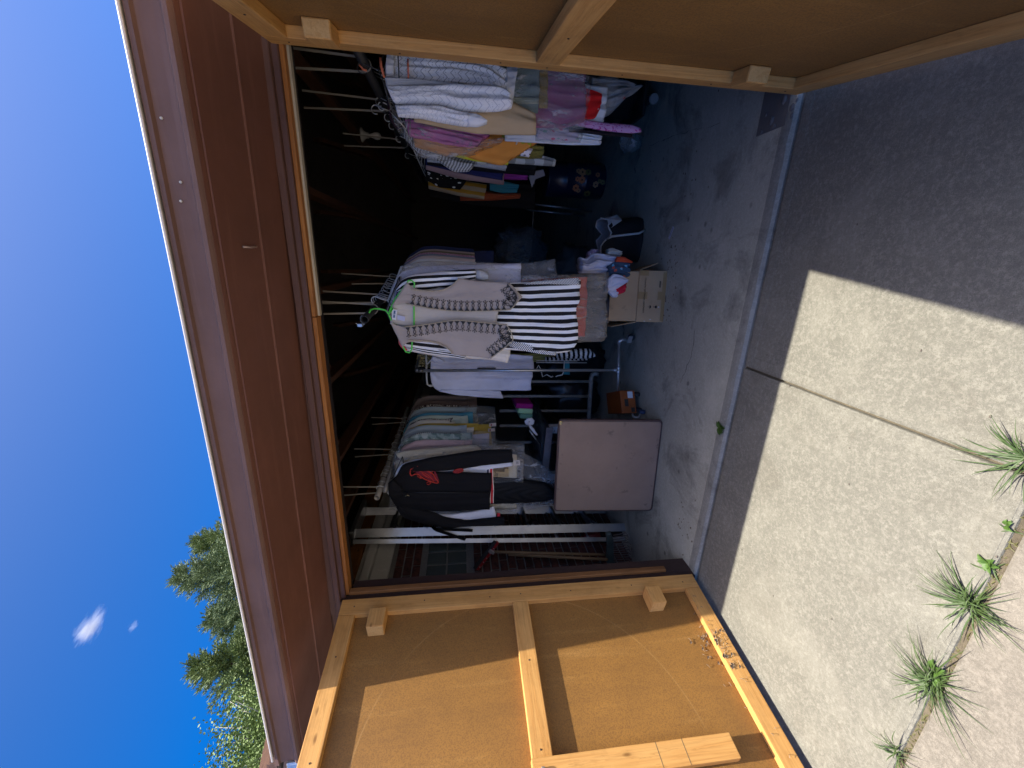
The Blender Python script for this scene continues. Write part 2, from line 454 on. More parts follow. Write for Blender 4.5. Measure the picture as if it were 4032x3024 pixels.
# ------------------------------------------------------------------ the garage
garage = thing('garage', 'garage with brown metal fascia, brown soffit and open double doorway', 'garage', (1.3, 3.0, 0))
H = 2.13
TILT = -0.0185
def ez(x): return TILT * x
fp = [(-0.452, 2.366), (-0.470, 2.368), (-0.472, 2.353), (-0.458, 2.350), (-0.456, 2.330), (-0.455, 2.306), (-0.4565, 2.288), (-0.466, 2.280), (-0.471, 2.274), (-0.471, 2.264), (-0.462, 2.260), (-0.4535, 2.2575), (-0.4535, 2.366)]
fx = list(np.linspace(-0.552, 6.2, 24))
fm = MB(); vs = []
for x in fx: vs += [(x, y + 0.002 * noise.noise(Vector((x * 1.3, y * 9, 0))), z + ez(x)) for (y, z) in fp]
k = len(fp)
fm.add(vs, [(i * k + j, i * k + (j + 1) % k, (i + 1) * k + (j + 1) % k, (i + 1) * k + j) for i in range(len(fx) - 1) for j in range(k)] + [tuple(range(k)), tuple(range((len(fx) - 1) * k, len(fx) * k))])
fascia = fm.build('fascia', M_FASC, garage)
dm = MB()
dm.obox((-0.5, -0.478, 2.3725 + ez(-0.5)), (6.7, 0, TILT * 6.7), (0, 0.08, 0.012), (0, 0, 0.004))
dm.tube([(-0.5, -0.479, 2.3735 + ez(-0.5)), (6.2, -0.479, 2.3735 + ez(6.2))], 0.0045, 10)
dm.build('drip_edge', plain('drip_edge_metal', (0.62, 0.57, 0.52), 0.45, 0.0), fascia)
for (ix, iy) in ((635, 465), (711, 717), (712, 792), (990, 1922)):
    w = ray(ix, iy); t = (-0.4585 - CAM[1]) / w[1]; p = Vector(CAM + t * w)
    MB().ball(p, 0.004, 8, 5).build('nail_head', plain('nail_paint', (0.6, 0.55, 0.45), 0.5), fascia, smooth=True)
def sz(y): return 2.216 - 0.077 * y
def soffit_strip(y0, y1, dz=0.0, mat=None, nm='soffit_panel', th=0.012):
    m = MB()
    m.obox((-0.5, y0, sz(y0) + dz + ez(-0.5)), (6.7, 0, TILT * 6.7), (0, y1 - y0, sz(y1) - sz(y0)), (0, 0, th))
    return m.build(nm, mat or M_SOFF, garage)
soffit_strip(-0.452, -0.432, 0.006); soffit_strip(-0.428, -0.412, 0.001); soffit_strip(-0.4105, -0.205, 0.003); soffit_strip(-0.196, -0.003, 0.0)
soffit_strip(-0.4316, -0.4284, 0.008, M_JAMB, 'soffit_seam', 0.004)
sm = MB().obox((-0.5, -0.2045, sz(-0.2) - 0.004 + ez(-0.5)), (6.7, 0, TILT * 6.7), (0, 0.008, 0), (0, 0, 0.012)); sm.build('soffit_seam', M_SOFF, garage, bevel=0.002)
MB().tube([(1.86, -0.33, 2.20), (1.86, -0.30, 2.188), (1.863, -0.265, 2.187), (1.865, -0.25, 2.198)], 0.004, 6).build('hook', plain('hook_metal', (0.35, 0.25, 0.2), 0.4, 0.5), garage, smooth=True)
# header: stacked trim boards
MB().box((-0.14, -0.026, 2.150), (6.0, -0.002, 2.178)).build('header_trim', M_TRIM, garage, bevel=0.003)
MB().box((-0.14, -0.0005, 2.128), (6.0, 0.018, 2.30)).build('header_trim', M_TRIM, garage, bevel=0.002)
MB().box((-0.02, 0.0195, 2.112), (1.571, 0.078, 2.30)).build('header_board', M_RAW, garage, bevel=0.002)
MB().box((1.574, 0.0195, 2.114), (2.64, 0.050, 2.30)).build('header_board', M_RAW, garage, bevel=0.002)
MB().box((1.574, 0.0515, 2.106), (2.64, 0.080, 2.30)).build('plywood_edge', M_PLY, garage, bevel=0.001)
# jambs
MB().box((-0.105, 0.02, 0.0), (-0.02, 0.125, 2.11)).build('jamb', M_JAMB, garage, bevel=0.003)
MB().box((-0.018, 0.012, 0.18), (0.004, 0.045, 2.109)).build('jamb_strip', M_RAWZ, garage, bevel=0.002)
MB().box((-0.108, -0.028, 0.0), (-0.022, 0.018, 2.149)).build('jamb', M_JAMB, garage, bevel=0.003)
MB().box((2.66, 0.02, 0.0), (2.75, 0.125, 2.11)).build('jamb', M_JAMB, garage, bevel=0.003)
MB().box((2.605, -0.02, 0.02), (2.655, 0.07, 2.109)).build('jamb_strip', M_RAWZ, garage, bevel=0.002)
# walls and roof
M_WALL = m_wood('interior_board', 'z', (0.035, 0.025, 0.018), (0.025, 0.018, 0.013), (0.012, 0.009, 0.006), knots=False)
MB().box((-0.60, 0.02, 0.0), (-0.107, 0.12, 2.42)).build('wall', M_TRIM, garage)
MB().box((2.752, 0.02, 0.0), (6.0, 0.12, 2.5)).build('wall', M_TRIM, garage)
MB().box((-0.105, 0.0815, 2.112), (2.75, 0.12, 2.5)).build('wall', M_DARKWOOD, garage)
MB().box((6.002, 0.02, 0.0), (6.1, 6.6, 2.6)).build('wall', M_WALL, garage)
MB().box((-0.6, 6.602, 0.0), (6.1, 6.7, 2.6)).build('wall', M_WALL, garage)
rf = MB()
yr = 3.2; zr0, zr1 = 2.378, 2.378 + 3.67 * 0.27
rf.prism([(-0.68, -0.44, zr0 - 0.012 + ez(-0.68)), (-0.68, yr, zr1), (-0.68, 7.0, zr1 - 1.0), (-0.68, 7.0, zr1 - 0.94), (-0.68, yr, zr1 + 0.06), (-0.68, -0.452, zr0 - 0.004 + ez(-0.68))], (6.95, 0, TILT * 6.95))
rf.build('roof', M_ROOF, garage)
rw = MB().box((-0.68, 6.62, 2.3), (6.2, 6.7, 3.5)); rw.build('wall', M_DARKWOOD, garage)
MB().prism([(6.0, 0.03, 2.4), (6.0, 6.6, 2.4), (6.0, yr, 3.3)], (0.1, 0, 0)).build('gable', M_DARKWOOD, garage)
MB().prism([(-0.66, -0.30, 2.30), (-0.66, 7.0, 2.30), (-0.66, 7.0, zr1 - 0.97), (-0.66, yr, zr1 + 0.03), (-0.66, -0.42, zr0 + 0.03)], (0.06, 0, 0)).build('gable', M_DARKWOOD, garage)
# roof framing: bottom chords and slanted web members
for x in (0.48, 1.03, 1.60, 2.16, 2.80, 3.40, 4.0, 4.6):
    jx = x + random.uniform(-0.02, 0.02)
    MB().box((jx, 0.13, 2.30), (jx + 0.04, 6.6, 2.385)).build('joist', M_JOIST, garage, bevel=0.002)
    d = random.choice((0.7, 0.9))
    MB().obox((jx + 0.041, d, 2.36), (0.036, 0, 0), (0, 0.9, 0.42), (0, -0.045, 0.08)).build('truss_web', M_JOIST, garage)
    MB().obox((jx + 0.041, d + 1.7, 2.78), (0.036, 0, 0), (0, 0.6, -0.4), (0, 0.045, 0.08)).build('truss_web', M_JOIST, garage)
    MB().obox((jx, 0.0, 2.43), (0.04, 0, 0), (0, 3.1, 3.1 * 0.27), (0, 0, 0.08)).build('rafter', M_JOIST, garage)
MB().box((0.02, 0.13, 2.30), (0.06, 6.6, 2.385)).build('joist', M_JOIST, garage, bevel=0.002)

# ------------------------------------------------------------------ the house along the left side
def m_brick():
    g = NG('dark_red_brick'); o = g.coord(); r = g.rnd()
    c = g.mix(r, (0.14, 0.048, 0.032), (0.075, 0.032, 0.025))
    c = g.mix(g.ramp(g.noise(o, 26, 6, 0.7), [(0.4, 0.0), (0.7, 1.0)]), c, (0.035, 0.018, 0.015))
    return g.done(c, 0.85, 0, g.bump(g.noise(o, 60, 5, 0.7), 0.5, 0.004), 0.25)
M_BRICK = m_brick()
M_MORTAR = m_concrete('mortar', (0.24, 0.225, 0.20), (0.18, 0.17, 0.15), 0.6, 0.3)
house = thing('brick_house', 'dark red brick house wall with white frieze seen at the left inside the garage', 'house', (-2.0, 3.0, 0))
WX = -0.60
MB().box((-5.0, 0.13, -0.05), (WX - 0.012, 8.0, 2.5)).build('wall', M_MORTAR, house)
bw, bh, mt = 0.194, 0.0605, 0.0118
GB = (0.70, 1.145, 1.425, 1.765)                     # glass-block opening y0,y1,z0,z1
bricks = {}
def brick_mesh(w):
    key = round(w, 3)
    if key not in bricks:
        bricks[key] = MB().box((-0.011, 0, 0), (0.0, w, bh)).mesh('brick', bevel=0.0025)
        bricks[key].materials.append(M_BRICK)
    return bricks[key]
def put_brick(y, z, w):
    if w < 0.03: return
    o = bpy.data.objects.new('brick', brick_mesh(w)); COL.objects.link(o)
    o.location = (WX + random.uniform(-0.0015, 0.0015), y, z); parent_to(o, house)
nb = 0
for j in range(29):
    z = 0.005 + j * (bh + mt)
    if z + bh > 2.04: break
    y = 0.14 - (0.5 * (bw + mt) if j % 2 else 0.0)
    while y < 2.05:
        a, b = max(y, 0.135), y + bw
        if z + bh > GB[2] and z < GB[3] and b > GB[0] and a < GB[1]:
            if a < GB[0] - 0.03: put_brick(a, z, GB[0] - mt - a)
            if b > GB[1] + 0.03: put_brick(GB[1] + mt, z, b - GB[1] - mt)
        else: put_brick(a, z, b - a)
        y += bw + mt
def m_glassblock():
    g = NG('glass_block'); o = g.coord()
    w = g.math('SINE', g.math('MULTIPLY', g.sep(o)[2], 700))
    return g.done((0.10, 0.115, 0.105), 0.12, 0, g.bump(g.math('ADD', w, g.noise(o, 40, 3)), 0.5, 0.004), 0.7)
M_GB = m_glassblock()
gy, gz = (GB[1] - GB[0]) / 3, (GB[3] - GB[2]) / 2
for a in range(3):
    for b in range(2):
        y0, z0 = GB[0] + a * gy + 0.007, GB[2] + b * gz + 0.007
        m = MB().box((WX - 0.02, y0, z0), (WX - 0.001, y0 + gy - 0.014, z0 + gz - 0.014))
        m.build('glass_block', M_GB, house, bevel=0.01, seg=3, smooth=True)
MB().box((WX - 0.01, 0.135, 2.055), (WX + 0.02, 6.5, 2.19)).build('frieze_board', M_WHITE, house, bevel=0.003)
MB().box((WX - 0.01, 0.135, 2.195), (WX + 0.065, 6.5, 2.262)).build('frieze_board', M_WHITE, house, bevel=0.012, seg=3)
MB().box((WX - 0.01, 0.135, 2.266), (WX + 0.03, 6.5, 2.30)).build('frieze_board', M_WHITE, house, bevel=0.004)
M_RAFT = m_wood('orange_fir_ledger', 'y', (0.30, 0.12, 0.03), (0.20, 0.075, 0.02), (0.07, 0.028, 0.01))
MB().box((WX - 0.01, 0.135, 2.302), (WX + 0.05, 6.5, 2.47)).build('ledger_board', M_RAFT, house, bevel=0.003)
# shake roof of the house behind the fascia's end
M_SHAKE = m_wood('cedar_shake', 'y', (0.24, 0.14, 0.085), (0.17, 0.095, 0.055), (0.06, 0.035, 0.022), knots=False, gs=0.6)
hr = MB().prism([(-0.70, -0.25, 2.42), (-3.0, -0.25, 3.25), (-5.2, -0.25, 2.5), (-5.2, -0.25, 2.42)], (0, 8.0, 0)).build('roof', M_DARKWOOD, house)
for rr in range(16):                                  # rake edge of the shake roof climbing away from the garage
    x0 = -0.60 - 0.055 * rr; z0 = 2.425 + 0.36 * 0.055 * rr
    MB().obox((x0 - 0.075, -0.31 + random.uniform(-.012, .012), z0 - 0.02), (0.075, 0, -0.012), (0, 0.5, 0.10), (0.0, 0, 0.05 + random.uniform(0, 0.012))).build('shake', M_SHAKE, hr)
MB().prism([(-0.60, -0.295, 2.30), (-1.6, -0.295, 2.30), (-1.6, -0.295, 2.76), (-0.60, -0.295, 2.41)], (0, 0.3, 0.05)).build('rake_board', M_SHAKE, hr)
M_GALV = plain('galvanised', (0.55, 0.56, 0.56), 0.30, 0.65, 0.2, 30)
dsp = thing('gutter_end', 'grey metal flashing where the fascia meets the left door', 'gutter', (-0.52, -0.44, 2.2))
MB().box((-0.70, -0.468, 2.245), (-0.556, -0.40, 2.335)).build('cap', M_GALV, dsp, bevel=0.006)
MB().box((-0.70, -0.474, 2.205), (-0.52, -0.43, 2.243)).build('flange', M_GALV, dsp, bevel=0.004)

# ------------------------------------------------------------------ the two doors
def make_door(name, label, loc, d, side, latch, proud=0.049):
    """side = +1: framing on local +Y face, -1: on local -Y face"""
    rz = math.atan2(d[1], d[0])
    D = thing(name, label, 'door', loc, rz)
    L, T, HH = 1.262, 0.038, 2.105
    f = lambda a, b: (a, b) if side > 0 else (-b, -a)
    def board(nm, x0, x1, z0, z1, t0=-T, t1=0.0, mat=M_PX, bev=0.004, dy=0.0):
        y0, y1 = f(t0, t1)
        return MB().box((x0, y0, z0), (x1, y1, z1)).build(nm, mat, D, bevel=bev, local=True, seg=2)
    board('panel', 0.004, L - 0.002, 0.004, HH - 0.004, -T - 0.0065, -T - 0.0003, M_HARD, 0.001)
    board('stile', 0, 0.089, 0, HH, mat=M_PZ)
    board('stile', L - 0.089, L, 0, HH, mat=M_PZ)
    board('rail', 0.0905, L - 0.0905, HH - 0.087, HH - 0.001)
    board('rail', 0.0905, L - 0.0905, 1.062, 1.151)
    board('rail', 0.0905, L - 0.0905, 0.001, 0.089)
    for z in (1.847, 0.275):
        b = board('hinge_block', 0.0905, 0.193, z, z + 0.088, -T + 0.0005, proud, mat=M_PX, bev=0.005)
        y0, y1 = f(-T + 0.004, proud - 0.004)
        MB().box((0.1925, y0, z + 0.004), (0.1942, y1, z + 0.084)).build('end_grain', M_PEND, b, bevel=0.002, local=True)
    if latch:
        y0, y1 = f(0.0015, 0.038)
        lb = MB().box((0.785, y0, 0.275), (0.873, y1, 1.16)).build('latch_board', M_PZ, D, bevel=0.004, local=True, seg=2)
        ym = f(0.038, 0.05)
        MB().lathe([(0.012, ym[0]), (0.012, ym[1]), (0.006, ym[1] + 0.004)], (0.829, 0, 1.118), 6, 'y').build('bolt', M_GALV, D, local=True)
        for (za, zb) in ((0.62, 0.622), (0.50, 0.502)):
            MB().box((0.786, y1 - 0.0005, za), (0.872, y1 + 0.0006, zb)).build('saw_cut', plain('saw_cut_dark', (0.12, 0.10, 0.06), 0.9), D, local=True)
    # nail heads
    m = MB()
    for (x, z) in ((0.045, 2.03), (0.04, 1.65), (0.05, 1.28), (0.045, 1.10), (0.05, 0.8), (0.045, 0.42), (0.05, 0.09), (0.4, 1.105), (0.75, 1.11), (0.3, 2.06), (0.7, 2.055)):
        m.ball((x, f(0, 0.001)[1] if side > 0 else f(0, 0.001)[0], z), 0.004, 6, 4, (1, 0.4, 1))
    m.build('nail_heads', plain('rust_nail', (0.05, 0.03, 0.02), 0.7), D, local=True)
    return D
ldoor = make_door('wooden_door', 'open wooden door leaf of brown hardboard on pine framing, half in sun', (0.0, -0.032, 0.03), (-0.176, -0.984), 1, True)
rdoor = make_door('wooden_door', 'open wooden door leaf of brown hardboard on pine framing, all in shade', (2.562, -0.032, 0.03), (-0.17, -0.985), -1, False, 0.016)
# leaf litter and cobweb caught on the lit door's bottom rail
db = MB(); random.seed(3)
for i in range(85):
    x = random.gauss(0.40, 0.06) if i < 60 else random.uniform(0.12, 1.1)
    z = 0.085 - abs(random.gauss(0, 0.03)) if i % 3 else 0.09 + abs(random.gauss(0, 0.05)); y = 0.002 if z < 0.09 else -0.035
    a = random.uniform(0, 6.28); l = random.uniform(0.006, 0.022)
    p = Vector((x, y, z)); q = p + Vector((math.cos(a) * l, random.uniform(0, 0.008), math.sin(a) * l))
    db.tube([p, (p + q) / 2 + Vector((0, 0.006, 0.003)), q], 0.0012, 3)
    if i < 26: db.add([p, p + Vector((0.012, 0.006, 0.004)), p + Vector((0.016, 0.004, 0.016)), p + Vector((0.002, 0.008, 0.013))], [(0, 1, 2, 3)])
tag(db.build('leaf_litter', plain('dry_litter', (0.26, 0.20, 0.14), 0.95), ldoor, local=True, fix=False), None, None, None, 'stuff')

# ------------------------------------------------------------------ cloth, knit and plastic materials
def fabric(name, col, kind=None, c2=None, c3=None, n=8, n2=12, duty=0.5, ang=0.0, rough=0.9, sheen=0.0, wr=0.5):
    """woven cloth; kind chooses a printed or knitted pattern laid out on the garment's own UVs"""
    if name in MATS: return MATS[name]
    gain = lambda c: None if c is None else lin(c) if max(lin(c)) < 0.06 else tuple(1 - (1 - min(0.9, t)) ** 2.0 for t in lin(c))
    col, c2, c3 = gain(col), gain(c2), gain(c3)
    g = NG(name); uv = g.coord('UV'); o = g.coord('Object')
    x, y, _ = g.sep(uv)
    cc = None; nh = None
    if kind == 'stripe':
        ca, sa = math.cos(ang), math.sin(ang)
        q = g.math('ADD', g.math('MULTIPLY', x, n * ca), g.math('MULTIPLY', y, n2 * sa))
        q = g.math('ADD', q, g.math('MULTIPLY', g.noise(uv, 3, 2), 0.25))
        cc = g.mix(g.math('GREATER_THAN', g.math('FRACT', q), duty), col, c2)
    elif kind == 'check':
        a = g.math('GREATER_THAN', g.math('FRACT', g.math('MULTIPLY', x, n)), 0.5)
        b = g.math('GREATER_THAN', g.math('FRACT', g.math('MULTIPLY', y, n2)), 0.5)
        cc = g.ramp(g.math('MULTIPLY', g.math('ADD', a, b), 0.5), [(0.0, col), (0.4, tuple((p + q) / 2 for p, q in zip(lin(col), lin(c2)))), (0.9, c2)], 'CONSTANT')
    elif kind == 'dot':
        v = g.map(uv, (n, n2, 1))
        cc = g.mix(g.math('LESS_THAN', g.voro(v, 1.0, rnd=duty * 1.6), 0.30), col, c2)
    elif kind == 'spots':
        v = g.map(uv, (n, n2, 1))
        d = g.math('ADD', g.voro(v, 1.0), g.math('MULTIPLY', g.noise(v, 1.5, 3), 0.35))
        cc = g.mix(g.math('LESS_THAN', d, 0.46), col, c2)
    elif kind == 'floral':
        v = g.map(uv, (n, n2, 1)); vn = g.n('ShaderNodeTexVoronoi', Scale=1.0); g.nt.links.new(v, vn.inputs['Vector'])
        d = g.math('ADD', vn.outputs['Distance'], g.math('MULTIPLY', g.noise(v, 2.5, 3), 0.5))
        pick = g.sep(vn.outputs['Color'])[0]
        cc = g.mix(g.ramp(d, [(0.52, 1.0), (0.58, 0.0)]), col, g.ramp(pick, [(0.0, c2), (0.5, c2), (0.55, c3 or c2)], 'CONSTANT'))
    elif kind == 'camo':
        v = g.map(uv, (n, n2, 1))
        cc = g.ramp(g.noise(v, 1.0, 3, 0.5, 0.8), [(0.0, col), (0.44, c2), (0.56, c3 or col)], 'CONSTANT')
    elif kind == 'damask':
        v = g.map(uv, (n, n2, 1))
        cc = g.mix(g.math('GREATER_THAN', g.math('FRACT', g.math('MULTIPLY', g.noise(v, 1.0, 2, 0.5, 2.2), 5)), duty), col, c2)
    elif kind == 'knit':
        zz = g.math('ABSOLUTE', g.math('SUBTRACT', g.math('FRACT', g.math('MULTIPLY', x, n)), 0.5))
        q = g.math('FRACT', g.math('ADD', g.math('MULTIPLY', y, n2), g.math('MULTIPLY', zz, 1.1)))
        ln = g.math('LESS_THAN', q, 0.13)
        dots = g.math('LESS_THAN', g.voro(g.map(uv, (n * 5, n2 * 4, 1)), 1.0), 0.26)
        holes = g.math('MAXIMUM', ln, g.math('MULTIPLY', dots, g.math('LESS_THAN', g.math('ABSOLUTE', g.math('SUBTRACT', q, 0.5)), 0.22)))
        cc = g.mix(g.math('MULTIPLY', holes, 0.75), col, c2)
        nh = g.math('SUBTRACT', 1.0, holes)
    elif kind == 'rib':
        q = g.math('SINE', g.math('MULTIPLY', x, n * 6.283))
        cc = g.mix(g.math('MULTIPLY', g.math('ADD', q, 1.0), 0.18), col, c2 or tuple(t * 0.5 for t in lin(col))); nh = q
    elif kind == 'jersey':
        q = g.math('MULTIPLY', y, n2)
        cc = g.ramp(y, [(0.0, col), (duty, c2), (duty + 0.022, col), (duty + 0.032, c3), (duty + 0.055, col)], 'CONSTANT')
    elif kind == 'hem':
        cc = g.ramp(y, [(0.0, col), (duty, c2)], 'CONSTANT')
    else:
        cc = g.mix(g.ramp(g.noise(o, 5, 4), [(0.3, 0.0), (0.75, 1.0)]), col, tuple(t * 0.82 for t in lin(col)))
    fine = g.noise(o, 700, 2); wrn = g.noise(g.map(o, (9, 9, 4)), 1.6, 4, 0.6, 0.8)
    h = g.math('ADD', g.math('MULTIPLY', fine, 0.10), g.math('MULTIPLY', wrn, wr))
    if nh is not None: h = g.math('ADD', h, g.math('MULTIPLY', nh, 0.25))
    MATS[name] = g.done(cc, rough, 0, g.bump(h, 0.55, 0.016), 0.2, Sheen_Weight=sheen)
    return MATS[name]
def plastic(name, tint=(0.8, 0.8, 0.8), cover=0.2, wr=0.6, rough=0.12, scale=14):
    """thin wrinkled dry-cleaning film: mostly see-through, shiny, with highlights painted in as milky blotches"""
    if name in MATS: return MATS[name]
    g = NG(name); o = g.coord()
    v = g.map(o, (1.0, 1.0, 0.35))
    w = g.noise(v, scale, 4, 0.6, 1.0); w2 = g.noise(v, scale * 3.1, 3, 0.6, 0.8)
    hi = g.math('MULTIPLY', g.ramp(w, [(0.50, 0.0), (0.68, 1.0)]), g.ramp(w2, [(0.38, 0.25), (0.66, 1.0)]))  # blotchy highlights, painted as whiter and less see-through film
    fac = g.math('ADD', cover, g.math('MULTIPLY', hi, wr), clamp=True)
    nm = g.bump(g.math('ADD', w, g.math('MULTIPLY', w2, 0.45)), 1.0, 0.05)
    g.done(tint, rough, 0, nm, 1.0)
    tr = g.n('ShaderNodeBsdfTransparent', Color=(0.93, 0.93, 0.93))
    mx = g.n('ShaderNodeMixShader'); g.put(mx.inputs[0], fac)
    g.nt.links.new(tr.outputs[0], mx.inputs[1]); g.nt.links.new(g.b.outputs[0], mx.inputs[2]); g.nt.links.new(mx.outputs[0], g.out.inputs['Surface'])
    MATS[name] = g.m
    return g.m
M_CLEAR = plastic('clear_film', (0.85, 0.85, 0.84), 0.07, 0.45, 0.14, 12)
M_CLEAR2 = plastic('clear_film_heavy', (0.85, 0.85, 0.85), 0.10, 0.6, 0.14, 15)
M_SMOKE = plastic('smoky_film', (0.50, 0.45, 0.38), 0.30, 0.55, 0.18, 15)
M_BLACKBAG = plain('black_bin_bag', (0.012, 0.012, 0.014), 0.28, 0, 0.1, 20, bump=0.5)

# ------------------------------------------------------------------ cloth shapes
def resample(pts, n):
    p = np.array([tuple(q) for q in pts], float)
    seg = np.linalg.norm(np.diff(p, axis=0), axis=1); t = np.concatenate([[0], np.cumsum(seg)]); t /= t[-1]
    u = np.linspace(0, 1, n)
    r = np.stack([np.interp(u, t, p[:, k]) for k in range(p.shape[1])], 1)
    r2 = r.copy(); r2[1:-1] = 0.25 * r[:-2] + 0.5 * r[1:-1] + 0.25 * r[2:]
    return r2
def drape(L, R, y=None, zmf=None, nu=18, nv=30, th=0.014, fold=0.006, nf=3.0, seed=0, hem=None, yaw=0.0, mode='cloth', topth=0.3):
    """a hanging piece of cloth between two edge lines, with thickness, folds and a hem.
    L, R: photo-measured points (zmf given) on the plane Y=y, or metric (x, z) pairs."""
    rs = np.random.RandomState(seed + 11)
    if zmf is not None:
        Lw = [at(*zmf(*p), y) for p in L]; Rw = [at(*zmf(*p), y) for p in R]
    else:
        Lw = [Vector((p[0], y, p[1])) for p in L]; Rw = [Vector((p[0], y, p[1])) for p in R]
    A, B = resample(Lw, nv + 1), resample(Rw, nv + 1)
    s = np.linspace(0, 1, nu + 1)[None, :]; t = np.linspace(0, 1, nv + 1)[:, None]
    P = A[:, None, :] * (1 - s[..., None]) + B[:, None, :] * s[..., None]
    if hem is not None:
        hs = np.interp(s[0], [h[0] for h in hem], [h[1] for h in hem])
        P[:, :, 2] -= hs[None, :] * t ** 2.5
    ph = rs.rand(6) * 6.28; fr = nf * (0.7 + 0.6 * rs.rand(3))
    grow = 0.3 + 0.7 * t
    if mode == 'ruche':
        d = fold * np.sin(60 * (t - 0.35 * (2 * s - 1) ** 2) + 1.2 * np.sin(5 * s + ph[0]))
    else:
        d = fold * grow * (np.sin(6.283 * fr[0] * s + ph[0] + 1.3 * t) + 0.6 * np.sin(6.283 * fr[1] * 1.9 * s + ph[1] - 2.0 * t) + 0.35 * np.sin(6.283 * (fr[2] * 0.8 * s + 1.7 * t) + ph[2]))
    nz = np.array([[noise.noise(Vector((si * 4 + seed, tj * 6, seed * 0.7))) for si in s[0]] for tj in t[:, 0]])
    nz2 = np.array([[noise.noise(Vector((si * 11 + seed * 1.3, tj * 17 + si * 5, 3.1))) for si in s[0]] for tj in t[:, 0]])
    d = d + fold * 1.1 * nz + min(0.006, fold * 0.7) * nz2
    prof = np.sqrt(np.clip(1 - (2 * s - 1) ** 2, 0, 1)) * 0.9 + 0.1
    T = th * prof * np.clip(topth + 3.0 * t, 0, 1)
    F, K = P.copy(), P.copy()
    F[:, :, 1] += -T - d; K[:, :, 1] += T - d * 0.7
    if mode == 'cloth':                      # the outline itself is never ruler-straight
        F[:, :, 2] += 0.3 * fold * np.sin(9 * s + ph[3]) * t; K[:, :, 2] += 0.3 * fold * np.sin(9 * s + ph[3]) * t
    c = P[0].mean(axis=0)
    if yaw:
        ca, sa = math.cos(yaw), math.sin(yaw)
        for Q in (F, K):
            dx, dy = Q[:, :, 0] - c[0], Q[:, :, 1] - c[1]
            Q[:, :, 0], Q[:, :, 1] = c[0] + ca * dx - sa * dy, c[1] + sa * dx + ca * dy
    m = MB(); w = nu + 1; N = (nv + 1) * w
    S_, T_ = np.broadcast_to(s, (nv + 1, w)), np.broadcast_to(t, (nv + 1, w))
    uv = [(float(a), float(b)) for a, b in zip(S_.ravel(), T_.ravel())]
    fs = []
    for j in range(nv):
        for i in range(nu):
            a = j * w + i
            fs.append((a, a + 1, a + w + 1, a + w)); fs.append((N + a, N + a + w, N + a + w + 1, N + a + 1))
        a = j * w; b = a + nu
        fs.append((a, a + w, N + a + w, N + a)); fs.append((b, N + b, N + b + w, b + w))
    for i in range(nu):
        fs.append((i, N + i, N + i + 1, i + 1)); a = nv * w + i
        fs.append((a, a + 1, N + a + 1, N + a))
    m.add([tuple(p) for p in F.reshape(-1, 3)] + [tuple(p) for p in K.reshape(-1, 3)], fs, uv + uv)
    return m
def sheet(name, L, R, y, zmf, mat, parent, **kw):
    return drape(L, R, y, zmf, **kw).build(name, mat, parent, smooth=True, fix=False)
def hook_pts(x, y, zr, drop=0.07, r=0.021):
    pts = [(x - r * math.cos(a), y, zr + r * math.sin(a) * 1.0) for a in np.linspace(-0.5, PI + 0.1, 9)]
    return pts + [(x + r * 0.4, y, zr - 0.035), (x, y, zr - drop)]
def hanger(x, y, zr, w, mat, parent, drop=0.07, fall=0.085, r=0.0028, bar=True):
    m = MB().tube(hook_pts(x, y, zr, drop), r, 6)
    zc = zr - drop
    m.tube([(x - w, y, zc - fall), (x, y, zc), (x + w, y, zc - fall)], r * 1.15, 6)
    if bar: m.tube([(x - w, y, zc - fall), (x - w * 0.5, y, zc - fall - 0.008), (x + w * 0.5, y, zc - fall - 0.008), (x + w, y, zc - fall)], r, 6)
    return m.build('hanger', mat, parent, smooth=True)
M_WIRE = plain('hanger_wire', (0.45, 0.44, 0.42), 0.3, 0.9)
M_HCLEAR = plain('hanger_clear_plastic', (0.55, 0.56, 0.56), 0.15, 0, spec=0.6)
M_HBLACK = plain('hanger_black', (0.02, 0.02, 0.02), 0.4)
M_HWHITE = plain('hanger_white', (0.6, 0.6, 0.57), 0.4)
M_GREEN = plain('hanger_green', (0.10, 0.72, 0.09), 0.35)
M_BLACKPIPE = plain('black_pipe', (0.02, 0.02, 0.021), 0.45, 0.3)
M_STRAP = plain('pale_strap', (0.22, 0.205, 0.18), 0.7)
